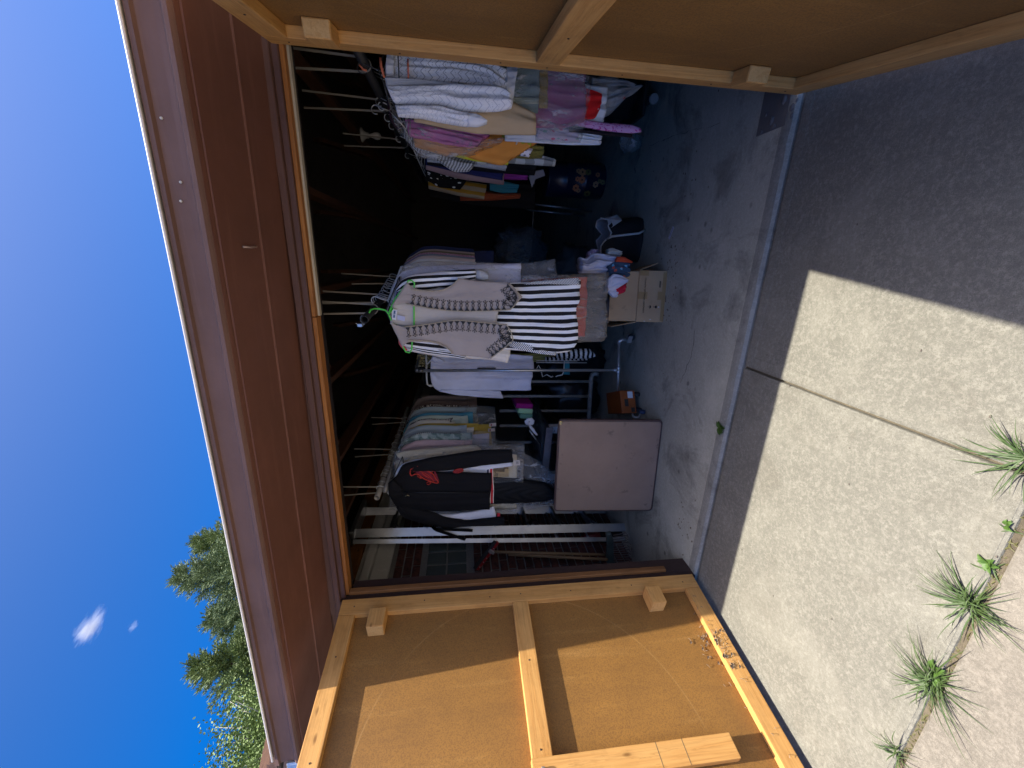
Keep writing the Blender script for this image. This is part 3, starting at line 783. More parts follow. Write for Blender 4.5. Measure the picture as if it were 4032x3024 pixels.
def garment(name, label, cat, x, y, zr, w, length, mat, group, th=0.02, fold=0.007, seed=0, sleeve=None, sl=0.5, flare=1.08, yaw=0.0, hmat=None, drop=0.06, film=None, filmlen=0.2, shoulder=0.10, sides=(1,)):
    """a garment on its hanger; the rail runs along Y at height zr"""
    G = thing(name, label, cat, (x, y, zr), 0, group)
    zt = zr - drop
    h = w / 2
    fold = fold * 1.5
    rs = random.Random(seed)
    k = rs.uniform(0.94, 1.06)
    L = [(x - 0.05, zt), (x - h * 0.92, zt - shoulder * 0.8), (x - h, zt - shoulder - 0.05), (x - h * 0.97, zt - 0.3), (x - h * flare * k, zt - length)]
    R = [(x + 0.05, zt), (x + h * 0.92, zt - shoulder * 0.8), (x + h, zt - shoulder - 0.05), (x + h * 0.97, zt - 0.3), (x + h * flare * k, zt - length)]
    drape(L, R, y, None, 16, 26, th, fold, 2.2, seed, yaw=yaw, hem=[(0, rs.uniform(-.01, .02)), (0.5, 0), (1, rs.uniform(-.02, .02))]).build('body', mat, G, smooth=True, fix=False)
    if sleeve is not None:
        for sg in sides:
            a = x + sg * h * 0.80
            o = [(a, zt - shoulder * 0.62), (a + sg * 0.065, zt - shoulder - 0.06), (a + sg * 0.075, zt - 0.25), (a + sg * 0.06, zt - shoulder - sl)]
            i = [(a - sg * 0.02, zt - shoulder * 0.6), (a - sg * 0.025, zt - shoulder - 0.08), (a - sg * 0.02, zt - 0.27), (a - sg * 0.015, zt - shoulder - sl)]
            drape(i, o, y - 0.012, None, 8, 20, 0.02, fold * 0.7, 1.3, seed + 3, yaw=yaw * 0.6).build('sleeve', sleeve, G, smooth=True, fix=False)
    if film is not None:
        L2 = [(p[0] * 1.0 - 0.012, p[1] + 0.012) for p in L]; R2 = [(p[0] + 0.02, p[1] + 0.012) for p in R]
        L2.append((L2[-1][0] + 0.01, zt - length - filmlen)); R2.append((R2[-1][0] - 0.015, zt - length - filmlen))
        drape(L2, R2, y, None, 18, 30, th + 0.018, fold * 1.7, 3.0, seed + 5, yaw=yaw).build('garment_bag', film, G, smooth=True, fix=False)
    hanger(x, y, zr, h * 0.86, hmat or M_WIRE, G, drop + 0.012)
    return G

# ------------------------------------------------------------------ rails hung from the joists
def rail(name, label, a, b, r, straps, mat=None, tee=False):
    R_ = thing(name, label, 'clothes rail', a)
    a, b = Vector(a), Vector(b)
    m = MB(); d = (b - a).normalized(); u = d.orthogonal().normalized(); w = d.cross(u)
    n = 16; vs = []
    for p, rr in ((a + d * 0.08, r * 0.8), (a, r * 0.8), (a, r), (b, r)):
        vs += [p + (u * math.cos(6.2832 * k / n) + w * math.sin(6.2832 * k / n)) * rr for k in range(n)]
    m.add(vs, [(i * n + k, i * n + (k + 1) % n, (i + 1) * n + (k + 1) % n, (i + 1) * n + k) for i in range(3) for k in range(n)] + [tuple(range(n))])
    m.build('pipe', mat or M_BLACKPIPE, R_, smooth=True, fix=False)
    for t in straps:
        p = a + (b - a) * t
        for sg in (-1, 1):
            o = p + Vector((sg * (r + 0.004), 0, 0))
            MB().obox((o.x - 0.005 + sg * 0.015, o.y - 0.002, 2.37), (0.010, 0, 0), (0, 0.004, 0), (o.x - (o.x + sg * 0.015), 0, p.z - 2.37)).build('strap', M_STRAP, R_)
        MB().tube([p + Vector((math.cos(q) * (r + 0.003), 0, math.sin(q) * (r + 0.003))) for q in np.linspace(PI, 2 * PI, 9)], 0.004, 5).build('strap_loop', M_STRAP, R_)
    return R_
RL = ((0.232, 0.60, 2.055), (0.24, 2.3, 2.055))       # left rail
RM = ((1.533, 0.22, 1.950), (1.72, 1.9, 1.950))       # middle rail
RR = ((2.70, 0.20, 1.905), (2.70, 3.4, 1.905))        # right rail
rl = rail('hanging_rail', 'pale pipe rail with open end above the black jacket', RL[0], RL[1], 0.019, (0.06, 0.4, 0.8), plain('pale_pipe', (0.30, 0.28, 0.25), 0.5, 0.2))
rm = rail('hanging_rail', 'black pipe rail with clamped open end above the beige vest', RM[0], RM[1], 0.020, (0.14, 0.30, 0.7))
cl = MB(); a = Vector(RM[0])
cl.tube([a + Vector((math.cos(q) * 0.0235, 0.012, math.sin(q) * 0.0235)) for q in np.linspace(0.6, 2.9, 10)], 0.0022, 6)
cl.tube([a + Vector((-0.024, 0.012, 0.004)), a + Vector((-0.034, 0.008, 0.024)), a + Vector((-0.02, 0.006, 0.046))], 0.002, 5)
cl.box(a + Vector((-0.035, -0.012, 0.012)), a + Vector((-0.021, 0.014, 0.034)))
cl.build('hose_clamp', M_GALV, rm, smooth=False)
rr_ = rail('hanging_rail', 'thick black pipe rail above the white knit sweaters', RR[0], RR[1], 0.024, (0.075, 0.24, 0.5))
MB().tube([Vector(RL[0]) + Vector((0.03, 0.03, -0.05)), Vector(RL[0]) + Vector((0.045, 0.9, -0.05))], 0.015, 10).build('lower_pipe', plain('pale_pipe', (0.30, 0.28, 0.25), 0.5, 0.2), rl, smooth=True)

# ================================================================== middle rail
GM = 'garments on the middle rail'
BW = lambda n: fabric('bw_stripe_%d' % n, (0.70, 0.69, 0.66), 'stripe', (0.018, 0.018, 0.019), n=n, duty=0.5)
BWD = fabric('bw_diagonal', (0.70, 0.69, 0.66), 'stripe', (0.02, 0.02, 0.02), n=7, n2=26, duty=0.5, ang=0.9)
F_VEST = fabric('beige_suede', (0.27, 0.225, 0.195), rough=0.95, sheen=0.3, wr=0.35)
F_VBACK = fabric('beige_lining', (0.40, 0.345, 0.29), rough=0.9)
# -- vest
vest = thing('embroidered_vest', 'beige vest with black embroidery and gold braid on a bright green hanger', 'vest', at(*ZA(300, 740), 0.33), 0, GM)
YV = 0.335
sheet('back_panel', [(270, 870), (500, 900), (900, 900), (1300, 900), (1590, 900)], [(290, 600), (460, 600), (800, 640), (1300, 660), (1625, 660)], YV + 0.025, ZA, F_VBACK, vest, th=0.003, fold=0.002, seed=1)
fr_in = [(285, 660), (350, 625), (460, 611), (700, 665), (1000, 705), (1300, 716), (1560, 709), (1770, 700)]
fr_out = [(480, 345), (520, 400), (600, 436), (780, 455), (900, 445), (1010, 405), (1080, 350), (1115, 300), (1300, 328), (1500, 345), (1735, 352)]
fl_in = [(268, 840), (350, 890), (450, 908), (700, 880), (1000, 832), (1130, 822), (1400, 850), (1725, 872)]
fl_out = [(425, 1160), (480, 1100), (560, 1092), (700, 1095), (850, 1118), (960, 1165), (1030, 1215), (1045, 1255), (1200, 1268), (1380, 1285), (1500, 1305)]
sheet('front_panel', fr_in, fr_out, YV, ZA, F_VEST, vest, nu=20, nv=40, th=0.009, fold=0.0035, nf=1.2, seed=2, hem=[(0, 0), (0.2, 0.03), (0.5, 0.072), (0.8, 0.035), (1, 0)])
sheet('front_panel', fl_in, fl_out, YV, ZA, F_VEST, vest, nu=20, nv=40, th=0.009, fold=0.0035, nf=1.2, seed=5, hem=[(0, 0), (0.25, 0.032), (0.5, 0.066), (0.75, 0.045), (1, 0)])
M_BRAID = plain('gold_braid', (0.62, 0.52, 0.36), 0.5, 0.0, 0.5, 260, bump=0.8)
M_EMB = plain('black_thread', (0.012, 0.012, 0.013), 0.6)
def za(p, dy=0.02): return at(*ZA(*p), YV - dy)
for pts in ([(465, 614), (560, 642), (800, 682), (1000, 706), (1200, 716), (1500, 709), (1765, 696), (1835, 625), (1888, 535), (1830, 440), (1752, 362)],
            [(525, 440), (620, 455), (780, 462), (900, 455), (1000, 420), (1080, 358), (1130, 298)],
            [(440, 910), (700, 880), (1000, 832), (1130, 822), (1400, 850), (1725, 880), (1775, 970), (1808, 1080), (1680, 1180), (1520, 1300)],
            [(490, 1075), (700, 1078), (850, 1100), (960, 1150), (1030, 1215), (1040, 1245)]):
    q = resample([za(p, 0.0155) for p in pts], 60)
    MB().tube(q, 0.0032, 6).build('braid_trim', M_BRAID, vest, smooth=True)
def motifs(edge, sgn, n, parent):
    """triangle on the braid, an oval loop and a three-dot sprig, repeated along the edge"""
    m = MB(); q = resample(edge, n + 1)
    for i in range(n):
        p = q[i]; t = q[i + 1] - q[i]; tl = np.hypot(*t); t = t / tl; nn = np.array([-t[1], t[0]]) * sgn
        c = lambda a, b: za(tuple(p + t * a + nn * b), 0.0155)
        m.prism([c(0, 5), c(62, 5), c(31, 52)], (0, -0.0015, 0))
        m.tube([c(31 + 15 * math.cos(a), 72 + 22 * math.sin(a)) for a in np.linspace(0, 6.283, 11)[:-1]], 0.0017, 5, closed=True)
        for (ox, oy) in ((8, 116), (31, 128), (54, 116)):
            m.tube([c(31, 94), c((31 + ox) / 2, (94 + oy) / 2), c(ox, oy)], 0.0011, 4)
            m.ball(c(ox, oy), 0.0032, 6, 4)
    m.build('embroidery', M_EMB, parent)
motifs([(1720, 700), (1500, 709), (1200, 716), (1000, 706), (800, 682), (500, 622)], 1, 16, vest)
motifs([(460, 912), (700, 882), (1000, 834), (1130, 824), (1400, 852), (1690, 876)], 1, 16, vest)
motifs([(1735, 365), (1880, 530), (1780, 690)], 1, 7, vest)
motifs([(1725, 890), (1800, 1075), (1540, 1290)], 1, 9, vest)
gh = MB()
gz = lambda p, y=YV + 0.012: at(*ZA(*p), y)
xm, zm = RM[0][0], RM[0][2]
gh.tube([gz((10, 735), 0.29), gz((30, 695), 0.30), gz((75, 680)), gz((150, 685)), gz((215, 700)), gz((250, 745)), gz((285, 825))], 0.0042, 7)
gh.tube([gz((310, 678)), gz((250, 760)), gz((310, 678))], 0.0042, 7)
gh.tube([gz((250, 745)), gz((330, 560), 0.35), gz((480, 365)), gz((500, 330)), gz((540, 330)), gz((575, 360)), gz((570, 420)), gz((568, 700)), gz((570, 860)), gz((545, 1110)), gz((540, 1190)), gz((510, 1230)), gz((465, 1215)), gz((440, 1170)), gz((300, 860), 0.35)], 0.0042, 7)
gh.build('hanger', M_GREEN, vest, smooth=True)
tg = MB(); tg.prism([gz((300, 680), YV + 0.01), gz((365, 700), YV + 0.01), gz((345, 825), YV + 0.01), gz((295, 812), YV + 0.01)], (0, 0.001, 0)); t1 = tg.build('size_label', plain('label_white', (0.7, 0.71, 0.74), 0.6), vest)
tg = MB(); tg.prism([gz((318, 706), YV + 0.008), gz((340, 708), YV + 0.008), gz((330, 795), YV + 0.008), gz((308, 792), YV + 0.008)], (0, 0.001, 0)); tg.build('label_mark', plain('label_blue', (0.05, 0.12, 0.24), 0.6), t1)
tg = MB(); tg.prism([gz((362, 758), YV + 0.009), gz((462, 780), YV + 0.009), gz((455, 838), YV + 0.009), gz((358, 815), YV + 0.009)], (0, 0.001, 0)); tg.build('size_label', plain('label_lilac', (0.55, 0.56, 0.72), 0.6), vest)
def text(txt, size, o, ex, ez_, mat, parent, name='lettering'):
    cu = bpy.data.curves.new(name, 'FONT'); cu.body = txt; cu.size = size; cu.align_x = 'CENTER'; cu.align_y = 'CENTER'; cu.extrude = 0.0003
    tmp = bpy.data.objects.new(name, cu); COL.objects.link(tmp)
    me = bpy.data.meshes.new_from_object(tmp); bpy.data.objects.remove(tmp)
    me.materials.clear(); me.materials.append(mat)
    ob = bpy.data.objects.new(name, me); COL.objects.link(ob)
    ex, ez_ = Vector(ex).normalized(), Vector(ez_).normalized(); nn = ex.cross(ez_)
    M = Matrix(((ex[0], ez_[0], nn[0], o[0]), (ex[1], ez_[1], nn[1], o[1]), (ex[2], ez_[2], nn[2], o[2]), (0, 0, 0, 1)))
    parent_to(ob, parent); ob.matrix_basis = M
    return ob
text('8', 0.016, gz((324, 752), YV + 0.0072), (1, 0, 0), (0, 0, 1), plain('label_white', (0.7, 0.71, 0.74), 0.6), t1)

# -- black and white striped dress behind the vest
dr = thing('striped_dress', 'black and white vertically striped dress hanging behind the beige vest', 'dress', at(*ZJ(400, 500), 0.42), 0, GM)
YD = 0.415
sheet('bodice', [(400, 620), (440, 730), (600, 752), (850, 775), (1080, 752)], [(385, 480), (430, 350), (600, 340), (900, 335), (1080, 345)], YD, ZJ, BW(9), dr, th=0.016, fold=0.006, seed=3)
sheet('skirt', [(980, 745), (1250, 765), (1400, 778), (1478, 768)], [(980, 340), (1250, 335), (1400, 325), (1552, 318)], YD - 0.012, ZJ, BW(10), dr, nu=34, nv=26, th=0.03, fold=0.011, nf=3.5, seed=4, hem=[(0, 0), (0.15, 0.045), (0.5, 0.016), (0.62, 0.0), (0.8, 0.012), (1, 0)])
sheet('side_panel', [(1110, 730), (1200, 760), (1300, 778), (1402, 790)], [(1130, 700), (1220, 715), (1320, 738), (1410, 768)], YD - 0.035, ZJ, BWD, dr, nu=8, nv=14, th=0.004, fold=0.003, seed=6)
sheet('side_panel', [(1205, 348), (1350, 345), (1460, 348), (1550, 352)], [(1250, 332), (1350, 322), (1460, 312), (1545, 306)], YD - 0.032, ZJ, BWD, dr, nu=8, nv=14, th=0.004, fold=0.003, seed=7)
sheet('sleeve', [(425, 400), (520, 390), (650, 372), (800, 350), (905, 318)], [(405, 380), (440, 320), (500, 290), (700, 264), (905, 252)], YD - 0.03, ZJ, fabric('bw_sleeve', (0.70, 0.69, 0.66), 'stripe', (0.018, 0.018, 0.019), n=3, n2=3, duty=0.5, ang=0.35), dr, nu=12, nv=24, th=0.022, fold=0.005, nf=1.5, seed=8)
sheet('cuff', [(903, 316), (950, 330), (985, 318)], [(900, 252), (940, 250), (985, 276)], YD - 0.032, ZJ, BWD, dr, nu=8, nv=8, th=0.024, fold=0.002, seed=9)
sheet('sleeve', [(470, 745), (600, 775), (750, 795), (845, 812)], [(470, 720), (600, 735), (750, 755), (840, 770)], YD + 0.01, ZJ, BW(3), dr, nu=8, nv=14, th=0.012, fold=0.004, seed=10)
hanger(1.55, YD, RM[0][2], 0.19, M_HBLACK, dr)
# -- cream garment peeking out on the left of it
g = thing('cream_tunic', 'cream top peeking out on the left beneath the beige vest', 'top', at(*ZJ(500, 760), 0.47), 0, GM)
sheet('body', [(470, 760), (700, 800), (1000, 818), (1105, 838)], [(470, 560), (700, 600), (1000, 640), (1140, 650)], 0.47, ZJ, fabric('cream_cotton', (0.66, 0.58, 0.48)), g, th=0.012, fold=0.005, seed=12)
sheet('neckline', [(425, 715), (440, 740), (475, 765)], [(425, 660), (440, 690), (480, 735)], 0.455, ZJ, fabric('coral_red_cloth', (0.55, 0.06, 0.06)), g, nu=6, nv=6, th=0.008, fold=0.001, seed=13)
hanger(1.55, 0.47, RM[0][2], 0.19, M_WIRE, g)
# -- lavender white shirt in plastic on the right
g = thing('lavender_shirt', 'lavender white shirt in clear plastic right of the striped dress sleeve', 'shirt', at(*ZJ(400, 320), 0.52), 0, GM)
sheet('body', [(395, 520), (600, 520), (900, 520), (1185, 520)], [(400, 330), (440, 270), (560, 232), (900, 225), (1185, 215)], 0.51, ZJ, fabric('lavender_cotton', (0.52, 0.52, 0.66)), g, th=0.025, fold=0.007, seed=14)
sheet('garment_bag', [(390, 530), (700, 540), (1100, 540), (1395, 540)], [(430, 235), (560, 205), (900, 205), (1180, 222), (1400, 190)], 0.505, ZJ, M_CLEAR2, g, th=0.04, fold=0.009, seed=15)
hanger(1.60, 0.51, RM[0][2], 0.19, M_HCLEAR, g, r=0.004)
# -- coral dress in a smoky bag below
g = thing('coral_dress', 'coral dress in smoky plastic showing below the striped hem', 'dress', at(*ZJ(1500, 480), 0.56), 0, GM)
sheet('body', [(800, 660), (1200, 672), (1585, 672)], [(800, 330), (1200, 315), (1598, 300)], 0.56, ZJ, fabric('coral_cotton', (0.72, 0.10, 0.07)), g, th=0.012, fold=0.007, seed=16)
sheet('garment_bag', [(800, 690), (1200, 705), (1500, 708), (1692, 705)], [(800, 300), (1200, 290), (1500, 285), (1722, 272)], 0.56, ZJ, M_SMOKE, g, nu=26, nv=34, th=0.05, fold=0.013, nf=4, seed=17, hem=[(0, 0), (0.3, 0.012), (0.6, -0.004), (1, 0)])
hanger(1.60, 0.56, RM[0][2], 0.19, M_WIRE, g)
g = thing('smoke_bagged_dress', 'long dark dress in smoky plastic with its bare film hem lowest on the middle rail', 'dress', at(*ZJ(1500, 560), 0.62), 0, GM)
sheet('body', [(800, 640), (1200, 650), (1480, 650)], [(800, 380), (1200, 380), (1480, 380)], 0.62, ZJ, fabric('umber_cloth', (0.05, 0.04, 0.035)), g, th=0.012, fold=0.006, seed=18)
sheet('garment_bag', [(800, 690), (1300, 700), (1700, 700)], [(800, 340), (1300, 330), (1715, 470)], 0.62, ZJ, M_SMOKE, g, nu=26, nv=30, th=0.04, fold=0.012, nf=4, seed=19)
hanger(1.60, 0.62, RM[0][2], 0.19, M_WIRE, g)
# -- further garments, each a little further back
mids = [('white_blouse', 'white blouse with long sleeve right behind the plastic bagged lavender shirt', 'blouse', (0.62, 0.60, 0.56), 0.74, 0.60, None),
        ('beige_blouse', 'beige pink blouse with short hem showing beside the white blouse', 'blouse', (0.52, 0.40, 0.33), 0.82, 0.70, None),
        ('pink_patterned_top', 'dusky pink top with pale swirls at the right end of the middle rail', 'top', None, 0.92, 0.48, fabric('pink_swirl', (0.30, 0.10, 0.18), 'damask', (0.48, 0.30, 0.36), n=6, n2=9)),
        ('red_collared_shirt', 'tan shirt with red collar at the back of the middle rail', 'shirt', (0.38, 0.30, 0.24), 1.02, 0.42, None),
        ('ivory_shirt', 'ivory shirt squeezed between the white and beige blouses', 'shirt', (0.55, 0.50, 0.42), 0.68, 0.52, None),
        ('slate_shirt', 'slate blue shirt squeezed behind the beige blouse', 'shirt', (0.16, 0.19, 0.24), 0.87, 0.44, None),
        ('olive_shirt', 'olive brown shirt squeezed behind the dusky pink top', 'shirt', (0.16, 0.13, 0.07), 0.97, 0.40, None),
        ('navy_trousers', 'navy garment hanging furthest back on the middle rail', 'trousers', (0.02, 0.025, 0.06), 1.14, 0.66, None)]
for i, (nm, lb, ct, colr, yy, ln, mt_) in enumerate(mids):
    xx = RM[0][0] + (yy - 0.22) * (RM[1][0] - RM[0][0]) / 1.68 + 0.02 + 0.10 * (yy - 0.68)
    garment(nm, lb, ct, xx, yy, RM[0][2], 0.37, ln, mt_ or fabric(nm + '_cloth', colr), GM, seed=30 + i, sleeve=mt_ or fabric(nm + '_cloth', colr), sl=0.42, th=0.025)

# ================================================================== left rail
GL = 'garments on the left rail'
F_BLK = fabric('black_jersey', (0.0105, 0.0098, 0.011), rough=0.85, wr=0.7)
YJK = 0.70
jk = thing('black_jacket', 'black zip jacket with red paisley embroidery at the front of the left rail', 'jacket', at(*ZC(270, 640), YJK), 0, GL)
sheet('body', [(258, 690), (320, 800), (420, 850), (600, 862), (1000, 858), (1340, 842)], [(252, 560), (330, 480), (430, 420), (650, 428), (870, 440), (1372, 452)], YJK, ZC, F_BLK, jk, nu=24, nv=40, th=0.045, fold=0.006, nf=2.2, seed=41)
sheet('sleeve', [(460, 445), (700, 425), (1000, 405), (1300, 362), (1600, 322)], [(330, 490), (400, 350), (700, 278), (1250, 196), (1592, 192)], YJK - 0.03, ZC, F_BLK, jk, nu=12, nv=34, th=0.035, fold=0.006, nf=1.2, seed=42)
sheet('sleeve', [(330, 820), (400, 930), (620, 1000), (860, 1046), (1080, 1022), (1518, 1012)], [(400, 780), (600, 850), (780, 890), (850, 935), (1100, 975), (1505, 930)], YJK - 0.02, ZC, F_BLK, jk, nu=12, nv=34, th=0.03, fold=0.006, nf=1.2, seed=43)
sheet('collar', [(250, 700), (300, 730), (395, 700)], [(245, 560), (290, 520), (395, 610)], YJK - 0.05, ZC, F_BLK, jk, nu=10, nv=10, th=0.012, fold=0.003, seed=44)
MB().tube([at(*ZC(395, 655), YJK - 0.062), at(*ZC(600, 662), YJK - 0.066), at(*ZC(1000, 665), YJK - 0.06), at(*ZC(1345, 668), YJK - 0.052)], 0.003, 5).build('zip', plain('zip_black', (0.02, 0.02, 0.02), 0.35, 0.4), jk, smooth=True)
MB().tube([at(*ZC(430, 700), YJK - 0.07), at(*ZC(460, 692), YJK - 0.073), at(*ZC(475, 700), YJK - 0.07)], 0.0035, 6).build('zip_pull', plain('brass', (0.6, 0.45, 0.2), 0.3, 0.9), jk, smooth=True)
M_RED = plain('red_thread', (0.55, 0.035, 0.015), 0.6); M_RED2 = plain('dark_red_thread', (0.22, 0.006, 0.02), 0.6)
def zc(p, dy=0.052): return at(*ZC(*p), YJK - dy)
em = MB()
out = [(490, 410), (520, 395), (590, 395), (680, 430), (740, 465), (765, 520), (800, 555), (770, 560), (720, 545), (650, 520), (600, 490), (570, 460), (530, 460), (500, 485), (480, 455), (490, 410)]
em.tube(resample([zc(p) for p in out], 48), 0.0042, 6)
for cs in ([(520, 430), (560, 420), (620, 440), (680, 470), (720, 510), (740, 540)], [(565, 490), (590, 500), (620, 495), (600, 510), (560, 480)], [(660, 560), (690, 540), (710, 555), (690, 575), (665, 570)], [(560, 395), (565, 370), (575, 392)], [(690, 430), (720, 410), (735, 430), (700, 450)], [(610, 450), (650, 480), (690, 500)]):
    em.tube(resample([zc(p) for p in cs], 14), 0.0032, 5)
em.build('paisley_embroidery', M_RED, jk, smooth=True)
em = MB(); em.prism([zc(p, 0.047) for p in ((500, 420), (590, 405), (690, 440), (750, 500), (770, 545), (690, 525), (600, 475), (540, 440))], (0, 0.003, 0)); em.build('paisley_fill', M_RED2, jk)
em = MB(); em.prism([zc(p, 0.05) for p in ((745, 415), (775, 470), (800, 540), (775, 520), (745, 455))], (0, 0.003, 0)); em.build('paisley_fill', M_RED2, jk)
em = MB(); em.prism([zc(p, 0.05) for p in ((945, 432), (980, 402), (1060, 392), (1066, 430), (1010, 455), (960, 450))], (0, 0.003, 0)); em.build('paisley_fill', plain('red_patch', (0.30, 0.012, 0.014), 0.6), jk)
em = MB().tube(resample([zc(p, 0.055) for p in ((950, 440), (985, 408), (1050, 400), (1058, 425), (1000, 450))], 14), 0.0025, 5, ); em.build('paisley_embroidery', M_RED, jk, smooth=True)
hm = MB(); hm.prism([at(*ZC(*p), YJK - 0.005) for p in ((250, 610), (280, 575), (325, 600), (330, 680), (262, 705), (235, 670))], (0, 0.004, 0)); hm.tube(hook_pts(0.245, YJK, RL[0][2], 0.1), 0.003, 6)
hm.build('hanger', M_HCLEAR, jk)
# -- white jersey with red and navy bands
jw = thing('white_jersey', 'white jersey with red and navy hem bands behind the black jacket', 'jersey', at(*ZC(350, 600), 0.75), 0, GL)
F_JW = fabric('white_jersey_cloth', (0.64, 0.63, 0.66), 'jersey', (0.02, 0.022, 0.06), (0.42, 0.02, 0.03), duty=0.935)
F_WJ = fabric('white_jersey_plain', (0.64, 0.63, 0.68))
sheet('body', [(310, 800), (600, 810), (1000, 800), (1395, 775)], [(310, 505), (500, 400), (1000, 365), (1385, 352)], 0.76, ZC, F_JW, jw, th=0.018, fold=0.006, seed=45)
sheet('sleeve', [(300, 520), (340, 505), (400, 395), (560, 345), (680, 310)], [(308, 500), (345, 400), (400, 345), (520, 305), (690, 286)], 0.725, ZC, F_WJ, jw, nu=8, nv=16, th=0.012, fold=0.002, seed=46)
sheet('sleeve', [(700, 960), (840, 945), (1000, 965), (1200, 975), (1425, 968)], [(700, 880), (900, 905), (1060, 880), (1270, 850), (1400, 808)], 0.735, ZC, F_WJ, jw, nu=12, nv=18, th=0.025, fold=0.006, seed=47)
sheet('sleeve', [(1100, 395), (1250, 430), (1380, 400), (1595, 372)], [(1110, 372), (1250, 362), (1380, 350), (1600, 330)], 0.742, ZC, F_WJ, jw, nu=8, nv=14, th=0.01, fold=0.003, seed=48)
sheet('cuff_band', [(1430, 965), (1448, 962)], [(1430, 885), (1465, 888)], 0.728, ZC, fabric('red_band', (0.42, 0.02, 0.03)), jw, nu=6, nv=4, th=0.02, fold=0.001, seed=49)
tg = MB(); tg.prism([at(*ZC(*p), 0.71) for p in ((1605, 312), (1675, 308), (1682, 365), (1610, 368))], (0, 0.0015, 0)); tk = tg.build('price_tag', plain('tag_paper', (0.66, 0.60, 0.53), 0.7), jw)
tg = MB()
for i in range(5):
    tg.prism([at(*ZC(*p), 0.7085) for p in ((1636 + i * 6, 322), (1639 + i * 6, 322), (1641 + i * 6, 352), (1638 + i * 6, 352))], (0, 0.0008, 0))
tg.build('print', plain('tag_ink', (0.12, 0.12, 0.12), 0.7), tk)
hanger(0.25, 0.755, RL[0][2], 0.18, M_WIRE, jw)
# -- tan printed carton hanging under the jersey
ct = thing('printed_carton', 'small tan carton with black letters peeking out under the jersey hem', 'carton', at(*ZC(1450, 460), 0.79), 0)
cm = MB(); cm.prism([at(*ZC(*p), 0.785) for p in ((1372, 436), (1448, 432), (1448, 440), (1512, 438), (1512, 405), (1556, 405), (1558, 492), (1375, 496))], (0, 0.05, 0)); cm.build('card', plain('tan_card', (0.48, 0.34, 0.16), 0.7), ct)
pa, pb = at(*ZC(1420, 495), 0.7845), at(*ZC(1420, 435), 0.7845)
text('lar', 0.052, at(*ZC(1416, 468), 0.7842), (1, 0, 0), (0, 0, 1), plain('ink_black', (0.015, 0.013, 0.012), 0.7), ct)
# -- ruched black dress
g = thing('ruched_dress', 'black ruched dress tapering below the black jacket towards the brown table', 'dress', at(*ZC(1390, 640), 0.82), 0, GL)
sheet('body', [(600, 780), (1000, 785), (1400, 775), (1700, 768), (1960, 738), (2060, 690)], [(600, 500), (1000, 495), (1400, 500), (1700, 518), (1960, 560), (2065, 640)], 0.82, ZC, fabric('black_ruched', (0.010, 0.010, 0.011), rough=0.7, wr=0.2), g, nu=30, nv=110, th=0.06, fold=0.004, seed=50, mode='ruche')
hanger(0.25, 0.82, RL[0][2], 0.18, M_HBLACK, g)
# -- cream coat in film just behind
g = thing('cream_coat', 'cream woven coat in clear film behind the black jacket shoulder', 'coat', at(*ZC(330, 300), 0.87), 0, GL)
F_CREAM = fabric('cream_weave', (0.55, 0.47, 0.33), 'stripe', (0.42, 0.34, 0.22), n=1, n2=90, duty=0.5, ang=1.57)
sheet('body', [(320, 800), (700, 830), (1200, 830), (1640, 830)], [(325, 320), (500, 260), (900, 215), (1240, 190), (1640, 250)], 0.87, ZC, F_CREAM, g, th=0.03, fold=0.006, seed=51)
sheet('sleeve', [(400, 330), (700, 290), (1000, 250), (1255, 195)], [(330, 240), (450, 205), (800, 175), (1130, 148), (1200, 160)], 0.845, ZC, F_CREAM, g, nu=10, nv=24, th=0.03, fold=0.004, seed=52)
sheet('garment_bag', [(250, 850), (800, 900), (1300, 900), (1690, 890)], [(300, 215), (500, 170), (1100, 130), (1500, 130), (1720, 110)], 0.85, ZC, M_CLEAR, g, th=0.07, fold=0.011, seed=53)
hanger(0.25, 0.87, RL[0][2], 0.18, M_HCLEAR, g)
g = thing('leopard_print_top', 'grey and tan garment in loose plastic trailing beside the ruched dress', 'top', at(*ZC(1600, 400), 0.92), 0, GL)
sheet('body', [(900, 800), (1300, 800), (1690, 790)], [(900, 260), (1300, 230), (1715, 300)], 0.92, ZC, fabric('grey_leopard', (0.20, 0.17, 0.14), 'spots', (0.04, 0.035, 0.03), n=9, n2=12), g, th=0.02, fold=0.006, seed=54)
sheet('garment_bag', [(900, 870), (1300, 880), (1700, 860), (2035, 800)], [(900, 200), (1400, 150), (1720, 230), (1900, 330), (2070, 480)], 0.90, ZC, M_CLEAR2, g, nu=24, nv=34, th=0.05, fold=0.014, nf=4, seed=55)
hanger(0.25, 0.92, RL[0][2], 0.18, M_WIRE, g)
